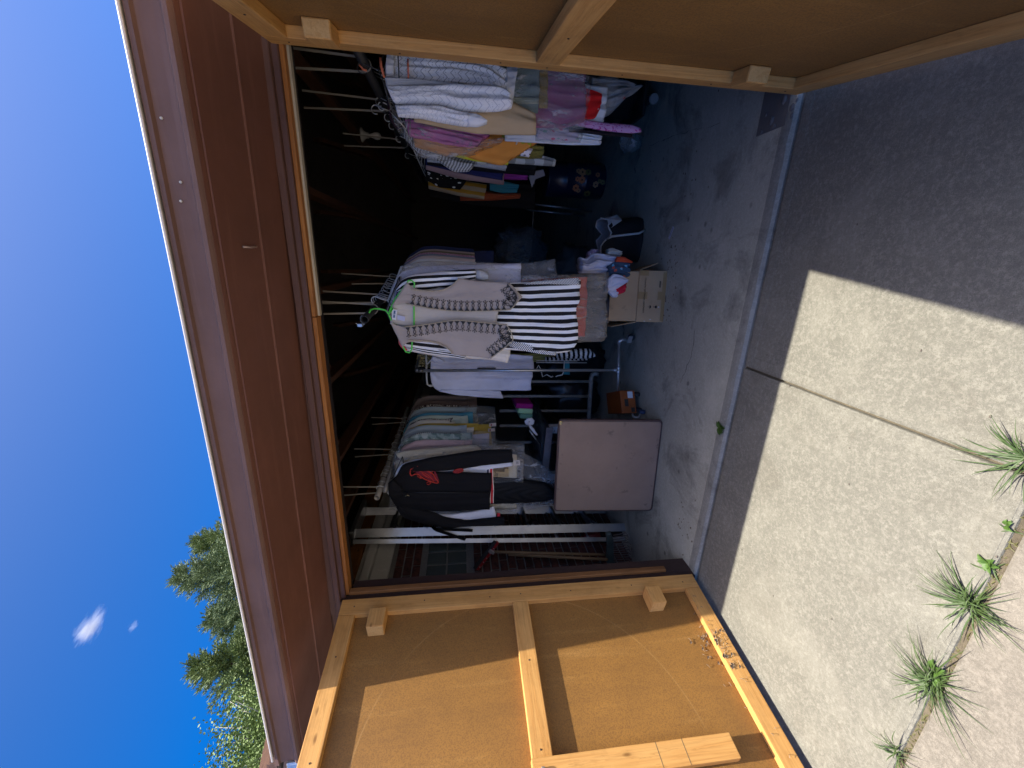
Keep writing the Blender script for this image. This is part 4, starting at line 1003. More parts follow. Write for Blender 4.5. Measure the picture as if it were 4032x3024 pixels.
# -- the rest of the left rail: right edges step back one behind the other
lefts = [
 ('pink_satin_top', 'pink satin top in clear film third behind the black jacket', 'top', fabric('pink_satin', (0.40, 0.26, 0.27), rough=0.35), 0.99, .62, M_CLEAR),
 ('camouflage_shirt', 'grey green camouflage pattern shirt on the left rail', 'shirt', fabric('grey_camo', (0.10, 0.14, 0.13), 'camo', (0.20, 0.25, 0.23), (0.30, 0.34, 0.31), n=5, n2=9), 1.05, .60, M_CLEAR),
 ('lilac_shirt', 'plain lilac shirt with a long straight hem on the left rail', 'shirt', fabric('lilac_cotton', (0.46, 0.42, 0.54)), 1.11, .74, None),
 ('zebra_top', 'black and white zebra striped top on the left rail', 'top', fabric('zebra', (0.5, 0.5, 0.5), 'stripe', (0.02, 0.02, 0.02), n=3, n2=24, ang=1.2), 1.165, .44, None),
 ('grey_blue_shirt', 'plain grey blue shirt next to the red floral shirt', 'shirt', fabric('grey_blue', (0.27, 0.32, 0.34)), 1.215, .58, None),
 ('red_floral_shirt', 'white shirt printed with large red flowers on the left rail', 'shirt', fabric('red_floral', (0.55, 0.50, 0.42), 'floral', (0.58, 0.03, 0.02), (0.42, 0.34, 0.18), n=4, n2=6), 1.27, .62, None),
 ('mustard_top', 'mustard yellow top with paper price tags on the left rail', 'top', fabric('mustard', (0.40, 0.25, 0.04)), 1.32, .80, None),
 ('cream_blouse', 'plain cream blouse beside the black lace top on the left rail', 'blouse', fabric('cream_blouse', (0.55, 0.48, 0.38)), 1.375, .46, None),
 ('lace_top', 'cream top with black lace scrolls on the left rail', 'top', fabric('black_lace', (0.42, 0.38, 0.30), 'damask', (0.03, 0.025, 0.025), n=6, n2=9), 1.43, .44, None),
 ('mint_blouse', 'pale mint green blouse on the left rail', 'blouse', fabric('mint', (0.38, 0.44, 0.34)), 1.485, .60, None),
 ('teal_tunic', 'shiny teal blue top on the left rail', 'top', fabric('teal_satin', (0.05, 0.20, 0.28), rough=0.4), 1.54, .64, None),
 ('navy_printed_top', 'navy and white printed top in crinkled film on the left rail', 'top', fabric('navy_print', (0.45, 0.44, 0.40), 'floral', (0.03, 0.04, 0.10), (0.28, 0.20, 0.14), n=5, n2=8), 1.60, .58, M_CLEAR2),
 ('seafoam_shirt', 'pale seafoam ribbed shirt towards the back of the left rail', 'shirt', fabric('seafoam', (0.36, 0.43, 0.41), 'rib', n=40), 1.665, .66, M_CLEAR),
 ('brown_scroll_top', 'brown top with cream scroll print towards the back of the left rail', 'top', fabric('brown_scroll', (0.40, 0.32, 0.24), 'damask', (0.05, 0.02, 0.018), n=5, n2=8), 1.73, .60, None),
 ('pale_grey_cardigan', 'pale grey cardigan near the far end of the left rail', 'cardigan', fabric('pale_grey', (0.34, 0.33, 0.35)), 1.79, .62, None),
 ('brown_wool_coat', 'brown wool coat near the far end of the left rail', 'coat', fabric('brown_wool', (0.12, 0.075, 0.055)), 1.86, .70, None),
 ('rust_brown_coat', 'tan brown coat with wide shoulder at the far end of the left rail', 'coat', fabric('tan_wool', (0.15, 0.105, 0.08)), 1.96, .70, None)]
SLV = {'red_floral_shirt': fabric('red_floral_sleeve', (0.50, 0.46, 0.36), 'floral', (0.55, 0.02, 0.015), (0.40, 0.30, 0.12), n=1.3, n2=5),
       'camouflage_shirt': fabric('grey_camo_sleeve', (0.08, 0.12, 0.11), 'camo', (0.17, 0.22, 0.20), (0.30, 0.34, 0.31), n=1.5, n2=8),
       'lace_top': fabric('black_lace_sleeve', (0.42, 0.38, 0.30), 'damask', (0.02, 0.018, 0.018), n=1.5, n2=7),
       'navy_printed_top': fabric('navy_print_sleeve', (0.45, 0.44, 0.40), 'floral', (0.03, 0.04, 0.10), (0.28, 0.18, 0.10), n=1.5, n2=7),
       'brown_scroll_top': fabric('brown_scroll_sleeve', (0.40, 0.32, 0.22), 'damask', (0.045, 0.018, 0.016), n=1.5, n2=7)}
for i, (nm, lb, ctg, mt_, yy, ln, film) in enumerate(lefts):
    jx = 0.24 + 0.02 * math.sin(i * 2.1)
    garment(nm, lb, ctg, jx, yy, RL[0][2], 0.43 + 0.03 * math.sin(i * 1.7), ln, mt_, GL, seed=60 + i, sleeve=SLV.get(nm, mt_), sl=ln * 0.72, th=0.022, film=film, yaw=0.10 * math.sin(i * 3.3), fold=0.007,
            hmat=(M_WIRE, M_HBLACK, M_WIRE, M_HWHITE)[i % 4])
# price tags of the mustard top
for i, (px, py) in enumerate(((1290, 555), (1350, 605))):
    o = Vector((0.40 + 0.05 * i, 1.285, 1.235 - 0.01 * i))
    tp = MB().obox(o, (0.03, 0.0, 0.0), (0, 0.002, 0), (0.004, 0, -0.06)).build('price_tag', plain('tag_paper', (0.66, 0.60, 0.53), 0.7))
    tag(tp, ('upper', 'lower')[i] + ' paper price tag dangling from the mustard top', 'price tag')
    MB().obox(o + Vector((0.006, -0.001, -0.012)), (0.018, 0, 0), (0, 0.001, 0), (0.001, 0, -0.012)).build('print', plain('tag_red', (0.35, 0.06, 0.05), 0.7), tp)

# ================================================================== right rail
GR = 'garments on the right rail'
F_KNIT = fabric('white_lace_knit', (0.60, 0.60, 0.63), 'knit', (0.16, 0.16, 0.18), n=4, n2=16)
F_KNIT2 = fabric('white_lace_knit_sleeve', (0.70, 0.70, 0.72), 'knit', (0.36, 0.37, 0.42), n=3, n2=16)
F_RIB = fabric('white_rib', (0.66, 0.66, 0.69), 'rib', (0.40, 0.40, 0.44), n=24)
sw = thing('knit_sweater', 'white lace knit sweater on an orange hanger at the front of the right rail', 'sweater', at(*ZQ(220, 230), 0.40), 0, GR)
sheet('body', [(262, 265), (500, 300), (680, 300), (900, 330), (1004, 470)], [(262, 60), (500, 80), (800, 120), (1012, 200)], 0.42, ZQ, F_KNIT, sw, nu=24, nv=40, th=0.03, fold=0.007, seed=80)
sheet('rib_hem', [(1004, 470), (1045, 472)], [(1012, 190), (1084, 195)], 0.42, ZQ, fabric('white_rib_h', (0.66, 0.66, 0.69), 'rib', (0.36, 0.36, 0.40), n=60), sw, nu=30, nv=6, th=0.032, fold=0.004, seed=81, topth=1)
sheet('rib_collar', [(205, 262), (262, 268)], [(215, 110), (262, 110)], 0.41, ZQ, F_RIB, sw, nu=16, nv=6, th=0.03, fold=0.003, seed=82, topth=1)
M_HOR = plain('hanger_orange', (0.75, 0.20, 0.10), 0.35)
MB().tube([at(*ZQ(22, 150), 0.40), at(*ZQ(30, 185), 0.40), at(*ZQ(50, 210), 0.40), at(*ZQ(75, 218), 0.40)], 0.005, 7).build('hanger_hook', M_HOR, sw, smooth=True)
MB().tube([at(*ZQ(165, 130), 0.37), at(*ZQ(172, 190), 0.37), at(*ZQ(190, 258), 0.38), at(*ZQ(200, 262), 0.38)], 0.006, 7).build('hanger_arm', M_HOR, sw, smooth=True)
MB().tube([at(*ZQ(350, 140), 0.365), at(*ZQ(352, 200), 0.365), at(*ZQ(354, 270), 0.37)], 0.0042, 7).build('hanger_bar', M_HOR, sw, smooth=True)
s2 = thing('knit_cardigan', 'white knit cardigan with dangling folded sleeve in front of the tan dress', 'cardigan', at(*ZH(500, 640), 0.36), 0, GR)
sheet('body', [(500, 640), (560, 770), (900, 785), (1250, 785), (1480, 868), (1620, 886), (1900, 892), (2110, 880), (2260, 840)], [(450, 520), (600, 510), (1000, 505), (1400, 485), (1900, 497), (2130, 525), (2230, 620)], 0.365, ZH, F_KNIT2, s2, nu=24, nv=44, th=0.035, fold=0.006, nf=1.5, seed=83)
sheet('rib_band', [(450, 530), (700, 530), (1100, 505), (1480, 492)], [(425, 388), (700, 402), (1100, 440), (1490, 485)], 0.372, ZH, F_RIB, s2, nu=12, nv=24, th=0.012, fold=0.003, seed=84)
sheet('sleeve', [(620, 960), (800, 975), (950, 985), (1200, 1042), (1500, 1092), (1640, 1105)], [(575, 790), (900, 795), (1250, 800), (1500, 890), (1640, 902)], 0.35, ZH, F_KNIT2, s2, nu=16, nv=34, th=0.035, fold=0.006, nf=1.5, seed=85)
sheet('cuff', [(1635, 1100), (1770, 1112), (1850, 1085), (1905, 1050)], [(1630, 902), (1760, 915), (1850, 975), (1908, 1030)], 0.345, ZH, fabric('white_cuff', (0.70, 0.70, 0.72)), s2, nu=10, nv=12, th=0.03, fold=0.003, seed=86, topth=1)
hanger(2.66, 0.37, RR[0][2], 0.17, M_HBLACK, s2)
g = thing('tan_dress', 'plain tan sleeveless dress behind the white cardigan sleeve', 'dress', at(*ZQ(400, 530), 0.50), 0, GR)
F_TAN = fabric('tan_twill', (0.43, 0.285, 0.155), wr=0.3)
sheet('body', [(390, 560), (600, 602), (800, 640), (1000, 648), (1205, 650)], [(390, 300), (600, 330), (900, 350), (1200, 505)], 0.50, ZQ, F_TAN, g, th=0.03, fold=0.005, nf=1.2, seed=87)
hanger(2.70, 0.50, RR[0][2], 0.17, M_WIRE, g)
# -- the plastic bagged stack below the sweaters
g = thing('green_grey_dress', 'dull green grey dress in clear plastic below the knit sweater hem', 'dress', at(*ZQ(1000, 370), 0.56), 0, GR)
sheet('body', [(700, 500), (1000, 502), (1222, 505)], [(700, 180), (1000, 190), (1230, 200)], 0.56, ZQ, fabric('green_grey', (0.12, 0.16, 0.15)), g, th=0.02, fold=0.006, seed=88)
sheet('lace_band', [(1045, 440), (1225, 440)], [(1045, 395), (1228, 398)], 0.536, ZQ, fabric('sage_lace', (0.30, 0.31, 0.22), 'damask', (0.22, 0.24, 0.17), n=12, n2=8), g, nu=12, nv=8, th=0.006, fold=0.004, seed=89)
hanger(2.72, 0.56, RR[0][2], 0.17, M_WIRE, g)
g = thing('mauve_dress', 'mauve dress with gold trim in clear plastic on the right rail', 'dress', at(*ZQ(1230, 400), 0.60), 0, GR)
sheet('body', [(900, 590), (1225, 600), (1400, 605), (1535, 560)], [(900, 170), (1225, 190), (1400, 215), (1535, 235)], 0.61, ZQ, fabric('mauve_cloth', (0.22, 0.065, 0.13)), g, th=0.025, fold=0.008, seed=90)
sheet('gold_trim', [(1228, 470), (1285, 470)], [(1232, 205), (1288, 210)], 0.575, ZQ, fabric('gold_print', (0.30, 0.17, 0.04), 'damask', (0.08, 0.07, 0.03), n=14, n2=5), g, nu=16, nv=6, th=0.006, fold=0.004, seed=91)
sheet('garment_bag', [(1030, 520), (1230, 590), (1400, 640), (1530, 610)], [(1050, 170), (1230, 200), (1400, 230), (1560, 260)], 0.555, ZQ, M_CLEAR2, g, nu=22, nv=26, th=0.05, fold=0.013, nf=4, seed=92)
hanger(2.72, 0.61, RR[0][2], 0.17, M_WIRE, g)
g = thing('red_white_skirt', 'white skirt with a bright red panel at the bottom of the right rail', 'skirt', at(*ZQ(1500, 430), 0.66), 0, GR)
sheet('body', [(1200, 520), (1450, 540), (1660, 568)], [(1200, 270), (1450, 300), (1686, 335)], 0.66, ZQ, fabric('white_skirt', (0.62, 0.62, 0.60)), g, th=0.02, fold=0.006, seed=93)
sheet('red_panel', [(1440, 525), (1530, 545), (1602, 546), (1640, 470)], [(1440, 310), (1540, 335), (1600, 350), (1652, 372)], 0.633, ZQ, fabric('bright_red', (0.58, 0.012, 0.012)), g, nu=14, nv=14, th=0.004, fold=0.004, seed=94)
hanger(2.72, 0.66, RR[0][2], 0.17, M_WIRE, g)
g = thing('shopping_bag', 'knotted white plastic shopping bag hanging below the red panelled skirt', 'bag', at(*ZQ(1780, 380), 0.72), 0)
sheet('film', [(1560, 560), (1690, 525), (1760, 455), (1800, 405)], [(1560, 260), (1690, 255), (1790, 285), (1850, 330)], 0.74, ZQ, plastic('white_bag_film', (0.55, 0.55, 0.54), 0.55, 0.4, 0.3, 12), g, nu=18, nv=20, th=0.07, fold=0.014, nf=3, seed=95, topth=1)
sheet('film_tail', [(1790, 410), (1850, 385), (1912, 335)], [(1780, 370), (1850, 325), (1905, 322)], 0.73, ZQ, plastic('white_bag_film', (0.55, 0.55, 0.54), 0.55, 0.4, 0.3, 12), g, nu=8, nv=10, th=0.03, fold=0.009, seed=96, topth=1)
MB().tube([at(*ZQ(1785, 402), 0.70), at(*ZQ(1792, 398), 0.695), at(*ZQ(1800, 404), 0.70)], 0.008, 6).build('red_tie', fabric('bright_red', (0.58, 0.012, 0.012)), g, smooth=True)
g = thing('pink_scarf', 'long lilac scarf with magenta swirls hanging lowest on the right rail', 'scarf', at(*ZQ(1450, 560), 0.72), 0, GR)
sheet('cloth', [(1380, 560), (1500, 590), (1650, 620), (1850, 640), (1912, 632)], [(1380, 530), (1500, 540), (1650, 566), (1850, 580), (1895, 600)], 0.64, ZQ, fabric('lilac_swirl', (0.42, 0.20, 0.36), 'damask', (0.26, 0.03, 0.16), n=1.2, n2=4, duty=0.75), g, nu=8, nv=22, th=0.016, fold=0.003, seed=97)
sheet('backing', [(1430, 628), (1640, 648), (1848, 666)], [(1430, 600), (1640, 626), (1848, 640)], 0.68, ZQ, fabric('dark_plum', (0.03, 0.022, 0.026)), g, nu=8, nv=14, th=0.01, fold=0.002, seed=98)
hanger(2.58, 0.64, RR[0][2], 0.08, M_WIRE, g)
g = thing('white_linen', 'white linen garment in multicoloured plastic beside the pink scarf', 'skirt', at(*ZQ(1400, 680), 0.78), 0, GR)
sheet('body', [(1000, 690), (1230, 705), (1450, 718), (1635, 716)], [(1000, 560), (1230, 570), (1450, 590), (1642, 655)], 0.78, ZQ, fabric('white_linen', (0.62, 0.63, 0.66)), g, th=0.025, fold=0.008, seed=99)
sheet('floral_front', [(1215, 672), (1350, 690), (1490, 690)], [(1210, 525), (1350, 560), (1500, 620)], 0.745, ZQ, fabric('pastel_floral', (0.45, 0.36, 0.42), 'floral', (0.50, 0.08, 0.14), (0.16, 0.30, 0.24), n=5, n2=6), g, nu=14, nv=14, th=0.008, fold=0.006, seed=100)
sheet('garment_bag', [(1205, 690), (1350, 705), (1510, 700)], [(1205, 510), (1350, 530), (1515, 600)], 0.73, ZQ, M_CLEAR2, g, nu=16, nv=16, th=0.03, fold=0.01, seed=101)
hanger(2.66, 0.78, RR[0][2], 0.17, M_WIRE, g)
# -- big clear bag with pink and orange blouses
g = thing('bagged_blouses', 'crinkled clear bag full of pink and orange blouses on the right rail', 'garment bag', at(*ZQ(330, 640), 0.80), 0, GR)
sheet('blouse', [(360, 660), (600, 720), (780, 745)], [(330, 540), (560, 575), (900, 650)], 0.80, ZQ, fabric('pink_blouse', (0.52, 0.13, 0.30)), g, th=0.04, fold=0.01, seed=102)
sheet('blouse', [(400, 730), (600, 790), (760, 780)], [(380, 640), (600, 690), (860, 740)], 0.82, ZQ, fabric('orange_blouse', (0.62, 0.25, 0.10)), g, th=0.04, fold=0.01, seed=103)
sheet('film', [(265, 600), (330, 690), (430, 800), (520, 822), (640, 815), (760, 780)], [(225, 480), (300, 560), (420, 575), (620, 610), (860, 690), (1000, 680)], 0.77, ZQ, plastic('crinkle_film', (0.85, 0.84, 0.84), 0.12, 0.75, 0.14, 17), g, nu=30, nv=36, th=0.08, fold=0.013, nf=4, seed=104)
ph = MB().tube([at(*ZQ(*p), 0.74) for p in ((215, 420), (225, 480), (240, 545), (262, 585), (285, 605), (305, 598), (318, 575))], 0.006, 7)
ph.build('hanger', plain('hanger_plum', (0.045, 0.015, 0.03), 0.4), g, smooth=True)
sheet('film_neck', [(190, 330), (215, 420), (260, 545), (290, 600)], [(175, 260), (205, 330), (235, 440), (300, 540)], 0.74, ZQ, plastic('grey_neck_film', (0.42, 0.39, 0.36), 0.5, 0.45, 0.25, 14), g, nu=8, nv=16, th=0.02, fold=0.006, seed=105)
rest = [
 ('orange_shirt', 'bright orange shirt hem and sleeve beside the leopard spotted sleeve', 'shirt', [(640, 760), (800, 815), (940, 850), (1000, 855), (1018, 830)], [(640, 650), (900, 610), (1240, 620), (1235, 690)], 0.86, fabric('bright_orange', (0.72, 0.20, 0.035))),
 ('yellow_shirt', 'yellow shirt edge showing under the orange sleeve', 'shirt', [(640, 790), (800, 825), (1020, 852)], [(640, 700), (900, 740), (1022, 780)], 0.93, fabric('yellow_cotton', (0.70, 0.56, 0.03))),
 ('olive_tunic', 'small olive green top with beaded edge beneath the bagged blouses', 'top', [(980, 690), (1085, 715), (1170, 732)], [(980, 610), (1090, 640), (1172, 655)], 0.845, fabric('olive_cotton', (0.30, 0.27, 0.02))),
 ('dalmatian_sleeve_top', 'white top with black spots beside the orange sleeve', 'top', [(800, 770), (960, 755), (1080, 785), (1160, 800)], [(800, 660), (950, 710), (1080, 720), (1185, 745)], 0.89, fabric('dalmatian', (0.62, 0.56, 0.60), 'spots', (0.015, 0.015, 0.015), n=4, n2=11)),
 ('gold_stripe_top', 'olive and gold striped top beside the spotted top', 'top', [(900, 800), (1190, 808), (1250, 802)], [(900, 690), (1190, 720), (1262, 725)], 0.97, fabric('gold_stripe', (0.22, 0.17, 0.03), 'stripe', (0.06, 0.05, 0.02), n=2, n2=40, ang=1.57)),
 ('gingham_shirt', 'black and white gingham shirt with folded cuff on the right rail', 'shirt', [(325, 665), (420, 770), (560, 830), (660, 900), (760, 895)], [(330, 560), (500, 700), (640, 790), (810, 825)], 1.04, fabric('gingham', (0.66, 0.66, 0.66), 'check', (0.012, 0.012, 0.014), n=14, n2=24)),
 ('grey_band_skirt', 'pale and mid grey banded skirt on the right rail', 'skirt', [(700, 850), (1040, 838), (1200, 850), (1333, 858)], [(700, 700), (1040, 720), (1335, 815)], 1.08, fabric('grey_bands', (0.40, 0.40, 0.37), 'stripe', (0.20, 0.195, 0.18), n=0.1, n2=5, ang=1.57)),
 ('silver_lace_top', 'silver grey lace top behind the gingham shirt', 'top', [(480, 830), (800, 860), (1005, 890)], [(480, 700), (800, 790), (1012, 850)], 1.14, fabric('silver_lace', (0.38, 0.38, 0.40), 'damask', (0.24, 0.24, 0.27), n=12, n2=14)),
 ('black_skirt', 'black skirt hem behind the grey banded skirt', 'skirt', [(480, 850), (900, 900), (1200, 920)], [(480, 700), (900, 800), (1205, 830)], 1.20, fabric('black_wool', (0.014, 0.013, 0.015))),
 ('navy_dress', 'navy blue dress edge towards the back of the right rail', 'dress', [(470, 850), (700, 905), (985, 955)], [(470, 720), (700, 800), (985, 860)], 1.30, fabric('navy_crepe', (0.015, 0.017, 0.07))),
 ('dusty_pink_dress', 'dusty pink long hem behind the navy dress', 'dress', [(470, 880), (700, 945), (990, 982)], [(470, 740), (700, 820), (995, 890)], 1.42, fabric('dusty_pink', (0.28, 0.17, 0.17))),
 ('purple_top', 'purple top with beads low behind the black skirt', 'top', [(800, 930), (1040, 950), (1148, 952)], [(800, 880), (1040, 905), (1150, 915)], 1.50, fabric('purple_cloth', (0.20, 0.025, 0.18))),
 ('polka_dot_top', 'black top with large white polka dots at the back of the right rail', 'top', [(470, 950), (560, 1000), (700, 1015)], [(465, 850), (600, 900), (760, 930)], 1.75, fabric('polka', (0.012, 0.012, 0.012), 'dot', (0.55, 0.55, 0.52), n=6, n2=7)),
 ('yellow_grey_jacket', 'grey and mustard jacket edge at the back of the right rail', 'jacket', [(490, 1010), (700, 1060), (860, 1082)], [(480, 900), (700, 950), (880, 980)], 2.1, fabric('mustard_dark', (0.28, 0.22, 0.14), 'stripe', (0.35, 0.17, 0.02), n=2, n2=0.5)),
 ('teal_blouse', 'teal blue blouse low at the back of the right rail', 'blouse', [(900, 1020), (990, 1040), (1080, 1035)], [(900, 940), (1000, 960), (1095, 980)], 2.0, fabric('teal_blue', (0.03, 0.17, 0.22))),
 ('rust_skirt', 'rust red skirt low at the back of the right rail', 'skirt', [(700, 1090), (900, 1090), (1100, 1075)], [(700, 1010), (900, 1030), (1105, 1040)], 2.3, fabric('rust_red', (0.24, 0.05, 0.02))),
 ('dark_coat', 'very dark coat at the far end of the right rail', 'coat', [(500, 1060), (800, 1120), (1200, 1150)], [(500, 900), (800, 950), (1200, 980)], 2.6, fabric('charcoal_wool', (0.02, 0.018, 0.018)))]
for i, (nm, lb, ctg, L, R, yy, mt_) in enumerate(rest):
    p = at(*ZQ(*L[0]), yy)
    g = thing(nm, lb, ctg, (p.x, yy, p.z), 0, GR)
    sheet('body', L, R, yy, ZQ, mt_, g, nu=14, nv=22, th=0.03, fold=0.007, nf=1.6, seed=110 + i)
    hanger(RR[0][0] - 0.02 * (i % 3), yy, RR[0][2], 0.17, (M_WIRE, M_HBLACK, M_HWHITE)[i % 3], g)
bd = MB()
for i in range(7): bd.ball(at(*ZQ(1078 + i % 2 * 4, 655 + i * 9), 0.815), 0.005, 6, 4)
bd.build('beads', plain('pearl_bead', (0.7, 0.66, 0.58), 0.25), bpy.data.objects['olive_tunic'], smooth=True)

# ================================================================== galvanised pipe rack and the white T-shirt
pr = thing('pipe_rack', 'galvanised pipe garment rack on casters in front of the white shirt', 'clothes rack', (0.97, 1.24, 0))
fz = 0.13
pA, pT, pB = Vector((1.20, 1.285, fz)), Vector((0.975, 1.232, fz)), Vector((0.745, 1.18, fz))
topz = 1.81
m = MB().tube([pA, pB], 0.0125, 12); m.build('foot_bar', M_GALV, pr, smooth=True)
m = MB().tube([pT, (0.975, 1.232, topz)], 0.0125, 12); m.build('upright', M_GALV, pr, smooth=True)
m = MB().tube([(0.975, 1.232, topz), (0.99, 1.26, topz + 0.012), (1.10, 2.75, topz + 0.012)], 0.0125, 10); m.build('top_rail', M_GALV, pr, smooth=True)
m = MB().tube([(1.10, 2.75, topz + 0.012), (1.10, 2.75, fz)], 0.0125, 10); m.build('upright', M_GALV, pr, smooth=True)
m = MB().tube([(0.88, 2.70, fz), (1.32, 2.80, fz)], 0.0125, 10); m.build('foot_bar', M_GALV, pr, smooth=True)
for p, ax in ((pT, (pA - pB).normalized()),):
    m = MB().tube([p - ax * 0.035, p - ax * 0.02, p + ax * 0.02, p + ax * 0.035], [0.017, 0.0185, 0.0185, 0.017], 12).tube([p, p + Vector((0, 0, 0.03)), p + Vector((0, 0, 0.045))], [0.0185, 0.0185, 0.017], 12)
    m.build('tee_fitting', M_GALV, pr, smooth=True)
m = MB().ball((0.978, 1.238, topz + 0.004), 0.024, 12, 8).tube([(0.975, 1.232, topz - 0.045), (0.975, 1.232, topz)], 0.018, 12); m.build('elbow_fitting', plain('dark_galv', (0.16, 0.16, 0.16), 0.4, 0.8), pr, smooth=True)
def caster(p, out, parent, wheel=(0.03, 0.03, 0.032)):
    q = Vector(p); o = Vector(out).normalized()
    m = MB().tube([q - o * 0.01, q + o * 0.02, q + o * 0.03 + Vector((0, 0, -0.02)), q + o * 0.03 + Vector((0, 0, -0.06))], [0.017, 0.018, 0.0165, 0.014], 12)
    m.build('elbow_fitting', M_GALV, parent, smooth=True)
    c = q + o * 0.055 + Vector((0.0, -0.0, 0)); c.z = 0.032
    f = o.cross(Vector((0, 0, 1)))
    ck = MB().obox(q + o * 0.012 + f * 0.016 + Vector((0, 0, -0.065)), o * 0.06, f * 0.003, (0, 0, -0.035)).obox(q + o * 0.012 - f * 0.019 + Vector((0, 0, -0.065)), o * 0.06, f * 0.003, (0, 0, -0.035)).obox(q + o * 0.012 - f * 0.019 + Vector((0, 0, -0.066)), o * 0.05, f * 0.038, (0, 0, 0.004))
    ck.build('caster_fork', M_GALV, parent)
    w = MB(); n = 18; prof = [(0.008, -0.012), (0.026, -0.012), (0.031, -0.009), (0.032, 0), (0.031, 0.009), (0.026, 0.012), (0.008, 0.012)]
    for (r, h) in prof:
        for k in range(n):
            a = 6.2832 * k / n; w.v.append(tuple(c + f * h + o * (r * math.cos(a)) + Vector((0, 0, 1)) * (r * math.sin(a)))); w.uv.append((0, 0))
    w.f += [(i * n + k, i * n + (k + 1) % n, (i + 1) * n + (k + 1) % n, (i + 1) * n + k) for i in range(len(prof) - 1) for k in range(n)] + [tuple(range(n)), tuple(range(6 * n, 7 * n))]
    wo = w.build('wheel', plain('rubber', wheel, 0.6), parent, smooth=False)
    MB().lathe([(0.009, -0.014), (0.009, 0.014)], c, 10, 'x').build('hub', M_GALV, wo)
ax = (pA - pB).normalized()
caster(pA, ax + Vector((0, -0.5, 0)), pr); caster(pB, -ax + Vector((0, -0.6, 0)), pr)
caster((0.88, 2.70, fz), (-1, 0.2, 0), pr); caster((1.32, 2.80, fz), (1, 0.2, 0), pr)
# T-shirt on the pipe rack
ts = thing('white_tshirt', 'pale lavender white shirt with printed letters behind the pipe rack upright', 'shirt', (0.93, 1.36, 1.81), 0)
F_TS = fabric('lavender_white_jersey', (0.50, 0.50, 0.63), wr=0.9)
YT = 1.37
sheet('body', [(415, 335), (440, 480), (480, 560), (560, 625), (1200, 612), (1640, 625), (2140, 610)], [(430, 70), (470, -40), (900, -60), (1500, -50), (2215, 5)], YT, ZT, F_TS, ts, nu=26, nv=44, th=0.03, fold=0.014, nf=2.4, seed=140, hem=[(0, 0), (0.3, 0.01), (1, 0)])
sheet('sleeve', [(560, 625), (900, 690), (1300, 725), (1690, 745)], [(620, 590), (1000, 600), (1300, 610), (1640, 618)], YT - 0.02, ZT, F_TS, ts, nu=10, nv=24, th=0.018, fold=0.005, seed=141)
sheet('collar', [(430, 75), (520, 120), (600, 150), (640, 140)], [(470, 10), (600, 60), (680, 110), (660, 125)], YT - 0.045, ZT, F_TS, ts, nu=8, nv=10, th=0.005, fold=0.002, seed=142)
hh = MB().tube([at(*ZT(*p), YT) for p in ((345, -10), (350, 120), (350, 250), (355, 420), (365, 500), (400, 525), (460, 528))], 0.0075, 8)
hh.tube([at(*ZT(340, 180), YT - 0.004), at(*ZT(420, 90), YT - 0.004), at(*ZT(440, 60), YT)], 0.006, 7).tube([(0.975, 1.37, 1.845), (0.975, 1.37, 1.80)], 0.004, 6)
hh.build('hanger', M_HWHITE, ts, smooth=True)
mk = MB()
for i in range(16):
    a = at(*ZT(1240 + i * 20, 238), YT - 0.043)
    mk.obox(a, (0.010, 0, -0.012), (0, 0.001, 0), (0.004, 0, 0.006))
mk.build('printed_letters', plain('ink_black', (0.015, 0.013, 0.012), 0.7), ts)
em = MB().tube([at(*ZT(1700 + 90 + 80 * math.cos(a) * (1 - 0.3 * math.sin(2 * a)), 410 + 50 * math.sin(a)), YT - 0.042) for a in np.linspace(0, 6.0, 22)], 0.002, 5).tube([at(*ZT(1850 + 15 * i, 400 + 22 * math.sin(i * 1.3)), YT - 0.042) for i in range(10)], 0.002, 5)
em.build('embossed_mark', plain('pale_emboss', (0.62, 0.62, 0.72), 0.6), ts, smooth=True)
for (nm, lb, L, R, yy, mt_) in (('gold_patterned_blouse', 'black blouse with gold pattern above the white shirt on the pipe rack', [(160, 180), (900, 300), (1500, 300)], [(190, -20), (900, -60), (1500, -60)], 1.55, fabric('black_gold', (0.015, 0.014, 0.012), 'damask', (0.32, 0.25, 0.10), n=5, n2=14)),
                           ('olive_blouse', 'olive green blouse low behind the white shirt on the pipe rack', [(1500, 200), (2300, 100), (2560, 40)], [(1500, -60), (2300, -30), (2520, -20)], 1.6, fabric('olive_silk', (0.17, 0.18, 0.06), rough=0.5)),
                           ('black_dress', 'black dress at the back of the pipe rack', [(300, 500), (1500, 520), (3000, 520)], [(300, -100), (1500, -120), (3000, -160)], 1.9, fabric('dull_black', (0.010, 0.010, 0.011)))):
    p = at(*ZT(*L[0]), yy); g = thing(nm, lb, 'blouse' if 'blouse' in nm else 'dress', (p.x, yy, p.z), 0, 'garments on the pipe rack')
    sheet('body', L, R, yy, ZT, mt_, g, th=0.02, fold=0.008, seed=len(nm) + 150); hanger(1.0 + (yy - 1.25) * 0.07, yy, topz + 0.012, 0.17, M_WIRE, g)

